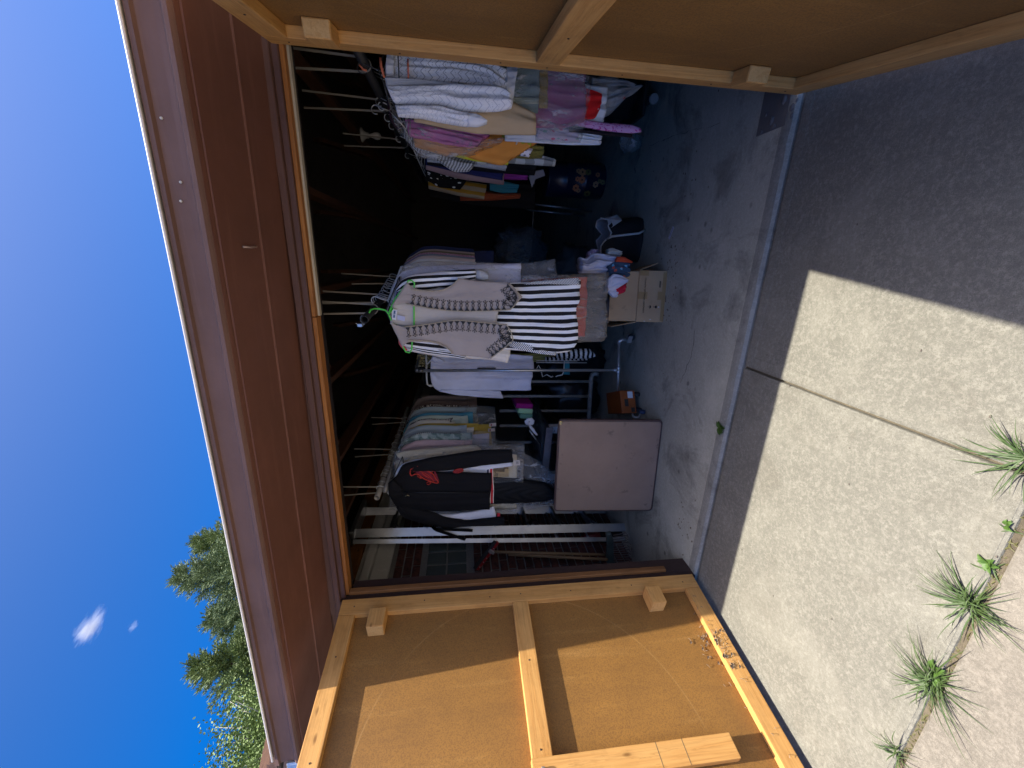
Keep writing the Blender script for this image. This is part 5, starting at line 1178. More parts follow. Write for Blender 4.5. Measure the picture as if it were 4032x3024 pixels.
# striped tote bag, white bed frame and black sacks under the rack
tb = thing('striped_bag', 'black and white striped bag hanging low behind the striped dress hem', 'bag', at(*ZF(700, 150), 1.45), 0)
sheet('bag_front', [(480, 200), (700, 215), (930, 205), (1000, 170)], [(480, 105), (700, 88), (920, 72), (1010, 160)], 1.45, ZF, fabric('bag_stripe', (0.42, 0.42, 0.42), 'stripe', (0.012, 0.012, 0.012), n=1.2, n2=9, ang=1.25), tb, nu=10, nv=20, th=0.03, fold=0.004, seed=160)
sheet('bag_back', [(330, 250), (700, 245), (920, 230)], [(330, 190), (700, 180), (900, 175)], 1.5, ZF, fabric('bag_stripe2', (0.36, 0.36, 0.36), 'stripe', (0.012, 0.012, 0.012), n=0.6, n2=11, ang=1.4), tb, nu=8, nv=16, th=0.02, fold=0.004, seed=161)
for py in (240, 265):
    MB().tube([at(*ZF(210, py), 1.42), at(*ZF(760 + (py - 240) * 5, py + 2), 1.42)], 0.004, 6).build('white_piping', M_HWHITE, tb, smooth=True)
MB().tube([at(*ZF(*p), 1.40) for p in ((210, 355), (240, 300), (265, 345), (295, 455), (350, 425), (410, 460), (435, 445))], 0.0045, 6).build('white_cord', M_HWHITE, tb, smooth=True)
MB().tube([at(*ZF(*p), 1.40) for p in ((585, 240), (578, 380), (555, 430), (500, 440), (470, 455))], 0.005, 6).build('white_cord', M_HWHITE, tb, smooth=True)
sheet('teal_ribbon', [(570, 425), (660, 425)], [(590, 240), (650, 240)], 1.47, ZF, fabric('teal_ribbon', (0.02, 0.13, 0.17)), tb, nu=6, nv=8, th=0.004, fold=0.003, seed=162)
bf = thing('bed_frame', 'white tubular metal bed frame with chipped paint leaning behind the pipe rack', 'bed frame', at(*ZF(940, 700), 1.62), 0)
M_CHIP = plain('chipped_white', (0.33, 0.32, 0.29), 0.5, 0, 0.6, 22)
YB = 1.62
MB().tube([at(*ZF(*p), YB) for p in ((1035, 425), (1000, 412), (960, 425), (945, 470), (930, 700), (915, 975), (912, 1150))], 0.021, 12).build('frame_tube', M_CHIP, bf, smooth=True)
for py, x0 in ((516, 150), (714, 250), (910, 420), (1110, 420), (1330, 330)):
    MB().tube([at(*ZF(x0 - 700, py), YB), at(*ZF(915 + (700 - py) * 0.02, py + 2), YB)], 0.014, 10).build('rod', M_CHIP, bf, smooth=True)
def lump(o, sx, sy, sz, seed, amp=0.2, nu=26, nv=18, freq=3.0):
    m = MB(); o = Vector(o)
    for j in range(nv + 1):
        th = PI * j / nv
        for i in range(nu):
            p_ = 2 * PI * i / nu
            d = Vector((math.sin(th) * math.cos(p_), math.sin(th) * math.sin(p_), math.cos(th)))
            r = 1 + amp * (noise.noise(d * freq + Vector((seed, 0, 0))) + 0.6 * abs(noise.noise(d * freq * 2.3 + Vector((0, seed, 0)))))
            q = Vector((d.x * sx, d.y * sy, d.z * sz)) * r
            m.v.append((o.x + q.x, o.y + q.y, max(0.003, o.z + q.z))); m.uv.append((i / nu * 3, j / nv * 2))
    m.f += [(j * nu + i, (j + 1) * nu + i, (j + 1) * nu + (i + 1) % nu, j * nu + (i + 1) % nu) for j in range(nv) for i in range(nu)]
    return m
for k, (o, s_, lb) in enumerate((((0.88, 2.0, 0.30), (0.26, 0.22, 0.30), 'shiny black bin bag behind the white bed frame'), ((0.45, 2.05, 0.28), (0.24, 0.24, 0.30), 'black bin bag behind the brown table'), ((1.28, 2.3, 0.25), (0.22, 0.22, 0.26), 'black bin bag behind the striped bag'), ((1.52, 1.55, 0.22), (0.18, 0.17, 0.22), 'black plastic sack behind the cardboard box'))):
    tag(lump(o, *s_, seed=k * 3.7, amp=0.32).build('bin_bag', M_BLACKBAG, smooth=True), lb, 'bag', 'black plastic bags on the garage floor')

# ================================================================== things on the garage floor
# folded card table
ctb = thing('card_table', 'folded brown vinyl card table standing on edge in front of the black dress', 'table', (0.4, 0.62, 0))
bl, br = on_floor(*ZX(1410, 1104), 0.0), on_floor(*ZX(1434, 908), 0.0)
bl.y += 0.0; tl = at(*ZX(1195, 1107), 0.63); tr_ = at(*ZX(1210, 905), 0.685)
ex = (br - bl).normalized(); W = (br - bl).length
upv = ((tl - bl) + (tr_ - br)) * 0.5; Hh = upv.length; up_ = (upv - ex * upv.dot(ex)).normalized(); nb_ = ex.cross(up_).normalized()
if nb_.y < 0: nb_ = -nb_
def rrect(o, w, h, r, n=6):
    pts = []
    for (cx, cy, a0) in ((r, r, PI), (w - r, r, 1.5 * PI), (w - r, h - r, 0), (r, h - r, 0.5 * PI)):
        for k in range(n + 1):
            a = a0 + 0.5 * PI * k / n; pts.append(o + ex * (cx + r * math.cos(a)) + up_ * (cy + r * math.sin(a)))
    return pts
o0 = bl + Vector((0, 0, 0.004))
M_VINYL = None
g = NG('brown_vinyl'); oc = g.coord()
wv = g.math('ADD', g.math('SINE', g.math('MULTIPLY', g.sep(oc)[0], 2400)), g.math('SINE', g.math('MULTIPLY', g.sep(oc)[2], 2400)))
vc = g.mix(g.ramp(g.noise(oc, 3, 6, 0.65), [(0.35, 0.0), (0.7, 1.0)]), (0.31, 0.205, 0.142), (0.245, 0.162, 0.112))
vc = g.mix(g.math('MULTIPLY', g.ramp(g.noise(oc, 9, 5, 0.7), [(0.6, 0.0), (0.72, 1.0)]), 0.6), vc, (0.05, 0.03, 0.025))
M_VINYL = g.done(vc, 0.5, 0, g.bump(wv, 0.12, 0.001), 0.4)
MB().prism(rrect(o0 + nb_ * 0.002, W, Hh, 0.028), nb_ * 0.028).build('edge_band', m_paint('vinyl_edge', (0.10, 0.055, 0.045), 0.4), ctb, bevel=0.004)
MB().prism(rrect(o0 + ex * 0.012 + up_ * 0.012 - nb_ * 0.004, W - 0.024, Hh - 0.024, 0.022), nb_ * 0.0058).build('top_panel', M_VINYL, ctb, bevel=0.003)
pc = o0 + ex * (W - 0.022) + up_ * (Hh - 0.02) - nb_ * 0.006
MB().ball(pc, 0.010, 8, 6).obox(pc - ex * 0.012, ex * 0.024, -nb_ * 0.002, up_ * 0.012).build('corner_clip', plain('brass', (0.6, 0.45, 0.2), 0.3, 0.9), ctb)
for k in (0.12, 0.62):
    MB().tube([o0 + ex * (W * k) + nb_ * 0.036 + up_ * 0.03, o0 + ex * (W * k) + nb_ * 0.036 + up_ * (Hh - 0.04)], 0.008, 8).build('folded_leg', M_GALV, ctb, smooth=True)

# work bench with plastic cover behind the table
p1 = at(*ZE(1905, 640), 1.00); zb = p1.z
p2 = on_floor(*ZE(1850, 1150), zb); p3 = on_floor(*ZE(1690, 200), zb); p4 = p3 + (p2 - p1) * 1.0
wb = thing('work_bench', 'low bench with dark plastic covered top and peeling edge behind the brown table', 'bench', (p1.x, p1.y, 0))
p2 = p2 + (p2 - p1) * 0.4; p4 = p4 + (p2 - p1) * 0.3
MB().prism([p1, p2, p4, p3], (0, 0, -0.025)).build('top', plain('black_laminate', (0.02, 0.02, 0.022), 0.35), wb, bevel=0.003)
e = (p2 - p1)
MB().obox(p1 + Vector((0, -0.014, -0.05)), e, (0, 0.012, 0), (0, 0, 0.055)).build('front_edge', plain('peeling_paint', (0.30, 0.22, 0.19), 0.8, 0, 0.7, 16, bump=0.6), wb)
for q in (p1 + (p2 - p1) * 0.06, p1 + (p2 - p1) * 0.9):
    MB().box((q.x - 0.03, q.y + 0.01, 0), (q.x + 0.03, q.y + 0.07, zb - 0.026)).build('leg', M_WHITE, wb, bevel=0.004)
MB().tube([p1 + (p2 - p1) * 0.06 + Vector((0, 0.002, -0.12)), p1 + (p2 - p1) * 0.06 + Vector((0, 0.016, -0.12))], 0.01, 8).build('bolt', plain('brass', (0.6, 0.45, 0.2), 0.3, 0.9), wb)
nU, nV = 20, 24; fm_ = MB(); vs = []
for j in range(nV + 1):
    for i in range(nU + 1):
        a, b = i / nU, j / nV
        q = (p1 * (1 - a) + p2 * a) * (1 - b) + (p3 * (1 - a) + p4 * a) * b
        z = 0.010 + 0.03 * abs(noise.noise(Vector((a * 5, b * 7, 1)))) + 0.012 * noise.noise(Vector((a * 14, b * 15, 4)))
        if b < 0.05: z = -0.05 - 0.02 * math.sin(a * 30)
        vs.append((q.x, q.y - (0.02 if b < 0.05 else 0), q.z + z))
fm_.add(vs, [(j * (nU + 1) + i, j * (nU + 1) + i + 1, (j + 1) * (nU + 1) + i + 1, (j + 1) * (nU + 1) + i) for j in range(nV) for i in range(nU)])
tag(fm_.build('plastic_cover', plastic('dark_cover_film', (0.22, 0.22, 0.23), 0.30, 0.5, 0.12, 13), smooth=True, fix=False), 'crumpled clear plastic sheet spread over the low bench', 'plastic sheet')
fd = thing('folded_cloths', 'pile of folded magenta and lime cloths on the bench below the white shirt', 'cloth pile', p3 + Vector((0, 0, 0.02)))
for i, c_ in enumerate(((0.25, 0.01, 0.12), (0.30, 0.55, 0.25), (0.10, 0.22, 0.14))):
    o = p3 + Vector((-0.02 - 0.05 * i, -0.06, 0.03))
    MB().obox(o, (-0.05, 0.0, 0.006), (0.04, -0.34, 0), (0.01, 0, 0.16 - 0.02 * i)).build('folded_cloth', fabric('folded_cloth_%d' % i, c_), fd, bevel=0.016, seg=3, smooth=True)
gl = thing('work_glove', 'grey white work glove lying on the bench plastic', 'glove', at(*ZE(1690, 590), 1.12))
c0 = at(*ZE(1690, 570), 1.02); vx = (at(*ZE(1650, 520), 1.02) - c0); M_GLV = fabric('glove_cotton', (0.42, 0.42, 0.45), wr=1.0)
gm = lump(c0, 0.03, 0.014, 0.036, 2.0, 0.45, 16, 10)
for i in range(5):
    a = at(*ZE(1680 + 12 * i, 600 + 14 * i), 1.01); b = at(*ZE(1720 + 16 * i - 30 * (i == 0), 655 + 20 * i - 90 * (i == 0)), 1.005)
    gm.tube([a, (a + b) / 2 + Vector((0, -0.008, 0.004)), b], [0.011, 0.0105, 0.007], 8)
gm.build('glove_body', M_GLV, gl, smooth=True, fix=False)
pt = thing('paint_brush_pole', 'thin grey rod lying across the bench below the glove', 'rod', at(*ZE(1800, 800), 1.0))
MB().tube([at(*ZE(1690, 680), 0.99), at(*ZE(1770, 790), 0.985)], 0.005, 6).build('rod', M_GALV, pt, smooth=True)
MB().tube([at(*ZE(1775, 795), 0.985), at(*ZE(1835, 880), 0.98)], 0.0025, 5).build('tip', M_HBLACK, pt)

# orange tool box with casters behind the table's right edge
ob = thing('orange_box', 'orange box with label slot half hidden behind the brown table', 'box', (0.75, 0.9, 0))
q0 = on_floor(*ZF(1480, 1000), 0.0); q1 = on_floor(*ZF(1330, 760), 0.0)
q0 = Vector((0.70, 0.93, 0.06)); exo = Vector((0.16, 0.10, 0)); eyo = Vector((-0.12, 0.28, 0)); hz = 0.125
M_ORG = plain('orange_plastic', (0.34, 0.08, 0.01), 0.45, 0, 0.4, 9)
MB().obox(q0, exo, eyo, (0, 0, hz)).build('shell', M_ORG, ob, bevel=0.006, seg=2)
fx_ = exo.normalized(); nf_ = Vector((fx_.y, -fx_.x, 0))
for (a, b, c, d, mt_) in ((0.30, 0.62, 0.5, 0.75, M_HBLACK), (0.66, 0.95, 0.15, 0.5, plain('label_white', (0.7, 0.71, 0.74), 0.6)), (0.05, 0.25, 0.1, 0.35, M_HBLACK)):
    MB().obox(q0 + exo * a + Vector((0, 0, hz * c)) + nf_ * 0.0005, exo * (b - a), nf_ * 0.002, (0, 0, hz * (d - c))).build('slot', mt_, ob)
for k in ((0.15, 0.1), (0.85, 0.1), (0.15, 0.9), (0.85, 0.9)):
    c = q0 + exo * k[0] + eyo * k[1]
    MB().lathe([(0.012, -0.012), (0.027, -0.011), (0.027, 0.011), (0.012, 0.012)], (c.x, c.y, 0.029), 14, 'x').build('wheel', plain('rubber', (0.03, 0.03, 0.032), 0.6), ob)
wr_ = thing('tape_roll', 'white roll with blue wheel lying beside the orange box', 'tape roll', on_floor(*ZF(1560, 950), 0.0))
tp = on_floor(*ZF(1600, 960), 0.0) + Vector((0, 0, 0.035))
MB().tube([tp + Vector((math.cos(a) * 0.026, math.sin(a) * 0.012, math.sin(a) * 0.026)) for a in np.linspace(0, 6.283, 17)[:-1]], 0.0095, 8, closed=True).build('roll', plain('white_tape', (0.5, 0.47, 0.42), 0.6), wr_, smooth=True)
tb2 = tp + Vector((0.055, -0.075, -0.012))
MB().tube([tp + Vector((0.02, -0.02, -0.005)), tb2], 0.006, 8).build('axle', M_GALV, wr_, smooth=True)
MB().lathe([(0.008, -0.012), (0.022, -0.012), (0.023, 0), (0.022, 0.012), (0.008, 0.012)], tb2, 16, 'x').build('wheel', plain('blue_wheel', (0.04, 0.07, 0.16), 0.45), wr_)

# ------------------------------------------------------------------ cardboard box with clothes
cbx = thing('cardboard_box', 'open cardboard box with its front flap up and clothes spilling over', 'box', (1.6, 0.95, 0))
g = NG('cardboard'); oc = g.coord()
cc_ = g.mix(g.ramp(g.noise(oc, 6, 5), [(0.3, 0.0), (0.7, 1.0)]), (0.52, 0.355, 0.20), (0.44, 0.295, 0.165))
cc_ = g.mix(g.math('MULTIPLY', g.ramp(g.noise(oc, 14, 6, 0.7), [(0.6, 0.0), (0.7, 1.0)]), 0.35), cc_, (0.12, 0.075, 0.04))
M_CARD = g.done(cc_, 0.85, 0, g.bump(g.noise(oc, 30, 4), 0.2, 0.004), 0.2)
b0, b1 = on_floor(*ZB(1905, 1085), 0.0), on_floor(*ZB(1965, 400), 0.0)
bx_ = (b1 - b0).normalized(); Wb = (b1 - b0).length; by_ = Vector((-bx_.y, bx_.x, 0)); bz = at(*ZB(1545, 1080), b0.y).z; Db = 0.27; tk_ = 0.005
zu = Vector((0, 0, 1))
fpn = MB().obox(b0, bx_ * Wb, by_ * tk_, zu * bz).build('front_side', M_CARD, cbx, bevel=0.001)
MB().obox(b0 + by_ * Db, bx_ * Wb, by_ * tk_, zu * bz).build('back_side', M_CARD, cbx, bevel=0.001)
MB().obox(b0 + by_ * (tk_ + 0.0005), bx_ * tk_, by_ * (Db - tk_ - 0.001), zu * bz).build('end_side', M_CARD, cbx, bevel=0.001)
MB().obox(b0 + bx_ * (Wb - tk_) + by_ * (tk_ + 0.0005), bx_ * tk_, by_ * (Db - tk_ - 0.001), zu * bz).build('end_side', M_CARD, cbx, bevel=0.001)
MB().obox(b0 + bx_ * tk_ + by_ * (tk_ + 0.001) + zu * 0.002, bx_ * (Wb - 2 * tk_), by_ * (Db - tk_ - 0.002), zu * tk_).build('base', M_CARD, cbx)
fh = at(*ZB(1222, 900), b0.y).z - bz
MB().obox(b0 + bx_ * 0.004 + zu * (bz + 0.003) + by_ * 0.001, bx_ * (Wb - 0.012), by_ * tk_, zu * fh + by_ * 0.03).build('front_flap', M_CARD, cbx, bevel=0.001)
MB().obox(b0 - bx_ * 0.004 + zu * (bz + 0.002), by_ * Db, bx_ * 0.005, zu * (fh * 0.95) - bx_ * 0.035).build('side_flap', M_CARD, cbx, bevel=0.001)
MB().obox(b0 + bx_ * (Wb + 0.001) + zu * (bz - 0.004), by_ * Db, bx_ * 0.005, -zu * (0.13) + bx_ * 0.05).build('side_flap', M_CARD, cbx, bevel=0.001)
def onface(a, b, dy=0.0012): return b0 + bx_ * (Wb * (1 - a)) + zu * (bz * (1 - b)) - by_ * dy   # a from the right, b from the top
M_TAPE = plain('packing_tape', (0.38, 0.235, 0.10), 0.3)
for (a0, a1, t0, t1) in ((0.41, 0.55, 0.0, 0.34), (0.0, 0.10, 0.02, 0.34), (0.40, 0.56, 0.72, 1.0)):
    q = onface(a1, t1); MB().obox(q, bx_ * (Wb * (a1 - a0)), -by_ * 0.0008, zu * (bz * (t1 - t0))).build('tape_strip', M_TAPE, fpn)
q = onface(0.98, 1.0, 0.0014); MB().obox(q, bx_ * (Wb * 0.96), -by_ * 0.0008, zu * (bz * 0.13)).build('tape_strip', M_TAPE, fpn)
M_INK = plain('ink_black', (0.015, 0.013, 0.012), 0.7)
text('COUNTRY OF ORIGIN  INDONESIA', 0.0155, onface(0.48, 0.23, 0.0035), -bx_, -zu, M_INK, fpn)
im = MB()
for i in range(7): im.obox(onface(0.21 + 0.018 * i, 0.80, 0.003), bx_ * (Wb * 0.012), -by_ * 0.0006, zu * 0.011)
im.build('small_print', M_INK, fpn)
uc = onface(0.70, 0.45, 0.003); im = MB()                  # keep-dry umbrella and fragile glass, printed upside down
im.prism([uc + bx_ * (0.012 * math.cos(a)) - zu * (0.011 * math.sin(a)) for a in np.linspace(0, PI, 9)], -by_ * 0.0006); im.obox(uc - bx_ * 0.001, bx_ * 0.002, -by_ * 0.0006, zu * 0.014)
im.build('umbrella_mark', M_INK, fpn)
uc = onface(0.70, 0.66, 0.003); im = MB()
im.prism([uc + bx_ * 0.010 - zu * 0.012, uc + bx_ * 0.009, uc + bx_ * 0.002 + zu * 0.004, uc - bx_ * 0.002 + zu * 0.004, uc - bx_ * 0.009, uc - bx_ * 0.010 - zu * 0.012], -by_ * 0.0006); im.obox(uc + bx_ * -0.001 + zu * 0.004, bx_ * 0.002, -by_ * 0.0006, zu * 0.007); im.obox(uc - bx_ * 0.006 + zu * 0.011, bx_ * 0.012, -by_ * 0.0006, zu * 0.002)
im.build('glass_mark', M_INK, fpn)
for (a, b, s_) in ((0.70, 0.79, 0.006), (0.985, 0.3, 0.006), (0.95, 0.52, 0.006)):
    MB().ball(onface(a, b, 0.001), s_, 6, 4, (0.6, 0.3, 1.0)).build('torn_spot', plain('torn_white', (0.62, 0.6, 0.55), 0.9), fpn)
cl_ = thing('spilling_shirt', 'crumpled lavender white shirt heaped in the cardboard box', 'shirt', at(*ZB(1000, 300), 1.0))
F_LAV = fabric('crumpled_lavender', (0.47, 0.47, 0.60), wr=1.2)
sheet('heap', [(790, 430), (900, 430), (1100, 440), (1290, 440)], [(790, 210), (860, 240), (960, 155), (1180, 180), (1300, 190)], 1.02, ZB, F_LAV, cl_, nu=26, nv=22, th=0.08, fold=0.02, nf=3, seed=170, topth=1)
sheet('tail', [(910, 260), (960, 180), (1000, 150)], [(890, 150), (960, 95), (1040, 110)], 1.05, ZB, fabric('plum_print', (0.20, 0.14, 0.20), 'spots', (0.45, 0.42, 0.5), n=5, n2=5), cl_, nu=10, nv=10, th=0.04, fold=0.008, seed=171, topth=1)
sheet('sleeve', [(1150, 190), (1200, 180), (1330, 190)], [(1155, 110), (1220, 85), (1335, 135)], 1.06, ZB, fabric('pale_cream_print', (0.5, 0.49, 0.44)), cl_, nu=10, nv=10, th=0.04, fold=0.008, seed=172, topth=1)
c2_ = thing('printed_cloth', 'red and blue printed cloth hanging over the edge of the cardboard box', 'cloth', at(*ZB(1300, 350), 0.93))
sheet('cloth', [(1175, 500), (1250, 480), (1350, 490), (1420, 520)], [(1165, 330), (1260, 270), (1360, 280), (1450, 290)], 0.93, ZB, fabric('red_blue_print', (0.03, 0.05, 0.08), 'floral', (0.10, 0.30, 0.48), (0.42, 0.07, 0.05), n=4, n2=4), c2_, nu=18, nv=16, th=0.04, fold=0.01, seed=173, topth=1)
sheet('red_edge', [(1265, 285), (1350, 285), (1480, 290)], [(1290, 205), (1380, 205), (1490, 270)], 0.925, ZB, fabric('poppy_red', (0.50, 0.05, 0.02)), c2_, nu=10, nv=12, th=0.02, fold=0.006, seed=174, topth=1)
c3_ = thing('white_red_cloth', 'white cloth with red underside draped over the box flap', 'cloth', at(*ZB(1250, 600), 0.86))
sheet('cloth', [(1140, 680), (1200, 700), (1290, 650), (1420, 545)], [(1150, 520), (1240, 430), (1330, 450), (1425, 500)], 0.855, ZB, F_LAV, c3_, nu=18, nv=16, th=0.03, fold=0.008, seed=175, topth=1)
sheet('corner', [(1180, 710), (1230, 755), (1290, 750)], [(1165, 620), (1230, 640), (1300, 650)], 0.85, ZB, F_LAV, c3_, nu=10, nv=10, th=0.02, fold=0.006, seed=176, topth=1)
sheet('red_lining', [(1270, 720), (1330, 710), (1385, 690)], [(1275, 630), (1340, 610), (1415, 560)], 0.852, ZB, fabric('crimson', (0.45, 0.015, 0.03)), c3_, nu=12, nv=12, th=0.018, fold=0.006, seed=177, topth=1)

# ------------------------------------------------------------------ tote bag, paper tag, small litter
tt = thing('tote_bag', 'slumped open black tote bag with grey lining on the garage floor', 'bag', on_floor(*ZG(1880, 900), 0.0))
tc_ = on_floor(*ZG(1890, 880), 0.0) + Vector((-0.02, 0.15, 0))
def bag_ring(h, sx, sy, seed, zj=0.0):
    pts = []
    for k in range(40):
        a = 2 * PI * k / 40; c, s = math.cos(a), math.sin(a)
        sq = (abs(c) ** 4 + abs(s) ** 4) ** -0.25
        r = 1 + 0.14 * noise.noise(Vector((c * 1.5 + seed, s * 1.5, h * 5)))
        pts.append(Vector((tc_.x + c * sq * sx * r, tc_.y + s * sq * sy * r, h + zj * noise.noise(Vector((c * 2 + seed, s * 2, 3))))))
    return pts
rings = [bag_ring(0.005, 0.17, 0.12, 1), bag_ring(0.05, 0.18, 0.13, 1), bag_ring(0.15, 0.17, 0.13, 2), bag_ring(0.25, 0.155, 0.125, 3, 0.05), bag_ring(0.31, 0.16, 0.12, 4, 0.12)]
def ringmesh(rs_, cap=True):
    m = MB(); n = len(rs_[0])
    for r in rs_: m.v += [tuple(p) for p in r]; m.uv += [(k / n, 0) for k in range(n)]
    m.f += [(i * n + k, i * n + (k + 1) % n, (i + 1) * n + (k + 1) % n, (i + 1) * n + k) for i in range(len(rs_) - 1) for k in range(n)]
    if cap: m.f.append(tuple(range(n)))
    return m
ringmesh(rings).build('bag_shell', fabric('black_tote', (0.016, 0.016, 0.018), rough=0.6, wr=1.0), tt, smooth=True, fix=False)
inner = [[p + (Vector((tc_.x, tc_.y, p.z)) - p) * 0.03 for p in r] for r in rings[1:]]
ringmesh(inner).build('lining', fabric('grey_lining', (0.20, 0.20, 0.205)), tt, smooth=True, fix=False)
MB().tube(rings[-1], 0.006, 6, closed=True).build('rim', fabric('pale_rim', (0.36, 0.36, 0.35)), tt, smooth=True)
fr_ = rings[-1]
flp = MB().prism([fr_[33], fr_[37], fr_[1], fr_[1] + Vector((0.03, -0.05, -0.10)), fr_[36] + Vector((0, -0.06, -0.06))], (0.002, 0.004, 0.0)); flp.build('folded_rim', fabric('pale_rim', (0.36, 0.36, 0.35)), tt)
MB().tube([fr_[30], fr_[30] + Vector((0.02, -0.06, -0.02)), fr_[32] + Vector((0.0, -0.07, -0.2)), Vector((fr_[33].x, fr_[33].y - 0.05, 0.02))], 0.009, 6).build('handle', fabric('pale_rim', (0.36, 0.36, 0.35)), tt, smooth=True)
tgp = on_floor(*ZX(1450, 503), 0.002)
tgv = on_floor(*ZX(1456, 490), 0.002) - on_floor(*ZX(1446, 516), 0.002); tw = Vector((-tgv.y, tgv.x, 0)).normalized() * 0.022
tgo = MB().obox(tgp - tgv * 0.5 - tw * 0.5, tgv, tw, (0, 0, 0.0012)).build('paper_tag', plain('tag_white', (0.58, 0.58, 0.66), 0.7))
tag(tgo, 'small white paper tag with a blue line lying on the garage floor', 'tag')
MB().obox(tgp - tgv * 0.28 - tw * 0.06 + Vector((0, 0, 0.0012)), tgv * 0.7, tw * 0.16, (0, 0, 0.0005)).build('blue_print', plain('print_blue', (0.05, 0.055, 0.16), 0.7), tgo)
lt_ = MB(); random.seed(12)
for (ix, iy, n_, sp) in ((2660, 1045, 14, 0.05), (2640, 1010, 10, 0.04), (2590, 690, 6, 0.2), (2680, 900, 10, 0.25), (2560, 1700, 6, 0.3), (2690, 2050, 18, 0.12), (2760, 700, 14, 0.35), (2630, 1200, 18, 0.1)):
    c = on_floor(ix, iy, 0.0)
    for k in range(n_):
        p = c + Vector((random.gauss(0, sp), random.gauss(0, sp * 0.5), 0.002))
        lt_.ball(p, random.uniform(0.002, 0.006), 5, 3, (1.5, 1, 0.4))
tag(lt_.build('floor_litter', plain('floor_crumbs', (0.16, 0.12, 0.08), 0.9), fix=False), 'crumbs, leaves and chips scattered on the garage floor', 'litter', None, 'stuff')

# ------------------------------------------------------------------ left wall: ladder, rake, squeegee
M_ALU = plain('aluminium', (0.40, 0.40, 0.40), 0.38, 0.9, 0.3, 8)
ld = thing('step_ladder', 'folded aluminium step ladder standing against the brick wall', 'ladder', (-0.45, 1.1, 0))
def crail(a, b, w, d, parent, ribs=True):
    a, b = Vector(a), Vector(b); ax = b - a
    u = Vector((0.80, 0.60, 0)); v = Vector((-0.60, 0.80, 0))
    m = MB().obox(a - u * w / 2, u * w, v * 0.004, ax)
    m.obox(a - u * w / 2 - v * 0.006, u * 0.005, v * (d + 0.006), ax); m.obox(a + u * (w / 2 - 0.005) - v * 0.006, u * 0.005, v * (d + 0.006), ax)
    if ribs:
        for k in (-0.2, 0.2): m.obox(a + u * (w * k - 0.003) - v * 0.0035, u * 0.006, v * 0.003, ax)
    return m.build('side_rail', M_ALU, parent)
crail((-0.432, 0.97, 0.0), (-0.34, 0.97, 2.36), 0.068, 0.025, ld); crail((-0.50, 1.36, 0.0), (-0.41, 1.36, 2.36), 0.068, 0.025, ld)
crail((-0.505, 0.90, 0.02), (-0.365, 0.90, 2.34), 0.034, 0.02, ld, False); crail((-0.56, 1.38, 0.02), (-0.44, 1.38, 2.30), 0.034, 0.02, ld, False)
for k in range(7):
    z = 0.3 + 0.29 * k; t = z / 2.36
    a = Vector((-0.432 + 0.092 * t, 0.985, z)); b = Vector((-0.50 + 0.09 * t, 1.35, z))
    MB().obox(a + Vector((-0.035, 0, 0)), b - a, (0.07, 0, 0), (0, 0, 0.022)).build('tread', M_ALU, ld, bevel=0.003)
    MB().obox(a + Vector((0.0, 0.01, -0.06)), (0.0, 0.11, 0.06), (0.012, 0, 0), (0, 0, 0.008)).build('brace', M_ALU, ld)
    MB().tube([(-0.505 + 0.14 * t, 0.91, z + 0.05), (-0.56 + 0.12 * t, 1.37, z + 0.05)], 0.009, 6).build('rear_bar', M_ALU, ld, smooth=True)
MB().box((-0.43, 0.93, 2.34), (-0.30, 1.40, 2.375)).build('top_cap', M_ALU, ld, bevel=0.006)
st = thing('black_strap', 'folded black strap hanging on the ladder beside the jacket cuff', 'strap', at(*ZC(740, 1060), 0.93))
for pts in (((725, 1035), (760, 1060), (1165, 1078)), ((725, 1035), (760, 1070), (930, 1125), (1085, 1178))):
    q = [at(*ZC(*p), 0.90) for p in pts]
    m = MB(); u = Vector((0.10, 0, 0.0))
    for a, b in zip(q, q[1:]):
        d = (b - a).normalized(); s_ = Vector((-d.z, 0, d.x)) * 0.012
        m.obox(a - s_, b - a, s_ * 2, (0, 0.006, 0))
    m.build('band', fabric('black_webbing', (0.014, 0.014, 0.014), rough=0.8), st)
rk = thing('garden_rake', 'garden rake with grey green head and many tines resting on the floor', 'rake', on_floor(*ZD(1950, 280), 0.0))
YR = 0.64
MB().tube([at(*ZD(1790, 332), YR), at(*ZD(1500, 318), YR + 0.05), at(*ZD(1150, 300), YR + 0.12)], 0.0125, 10).build('handle', M_HANDLE, rk, smooth=True)
hb = MB().prism([at(*ZD(*p), YR) for p in ((1782, 175), (1815, 168), (1835, 230), (1832, 300), (1840, 372), (1790, 378), (1782, 330), (1788, 250))], (0.01, 0.03, 0)); hb.build('head', plain('rake_green', (0.055, 0.075, 0.065), 0.6, 0, 0.5), rk, bevel=0.004)
for i in range(15):
    a = at(*ZD(1826, 176 + 14 * i), YR - 0.005); fy = 160 + 15.5 * i
    b = at(*ZD(1905 + 2.0 * i + 6 * math.sin(i * 2), fy), YR - 0.03); b.z = max(b.z, 0.02)
    c = b + Vector((0, -0.03, -0.012)); c.z = max(c.z, 0.004)
    MB().tube([a, (a + b) / 2 + Vector((0, -0.004, 0.0)), b, c], 0.0035, 5).build('tine', plain('rusty_tine', (0.16, 0.13, 0.11), 0.6, 0.4), rk, smooth=True)
sq = thing('floor_squeegee', 'red squeegee head on a wooden pole leaning at the brick wall', 'squeegee', on_floor(*ZD(1790, 300), 0.0))
MB().tube([at(*ZD(1790, 302), 0.70), at(*ZD(1400, 292), 0.73), at(*ZD(1045, 283), 0.76)], 0.0115, 10).build('pole', M_HANDLE, sq, smooth=True)
a, b = at(*ZD(950, 402), 0.745), at(*ZD(1082, 228), 0.765); d = (b - a); s_ = Vector((-d.z, 0, d.x)).normalized()
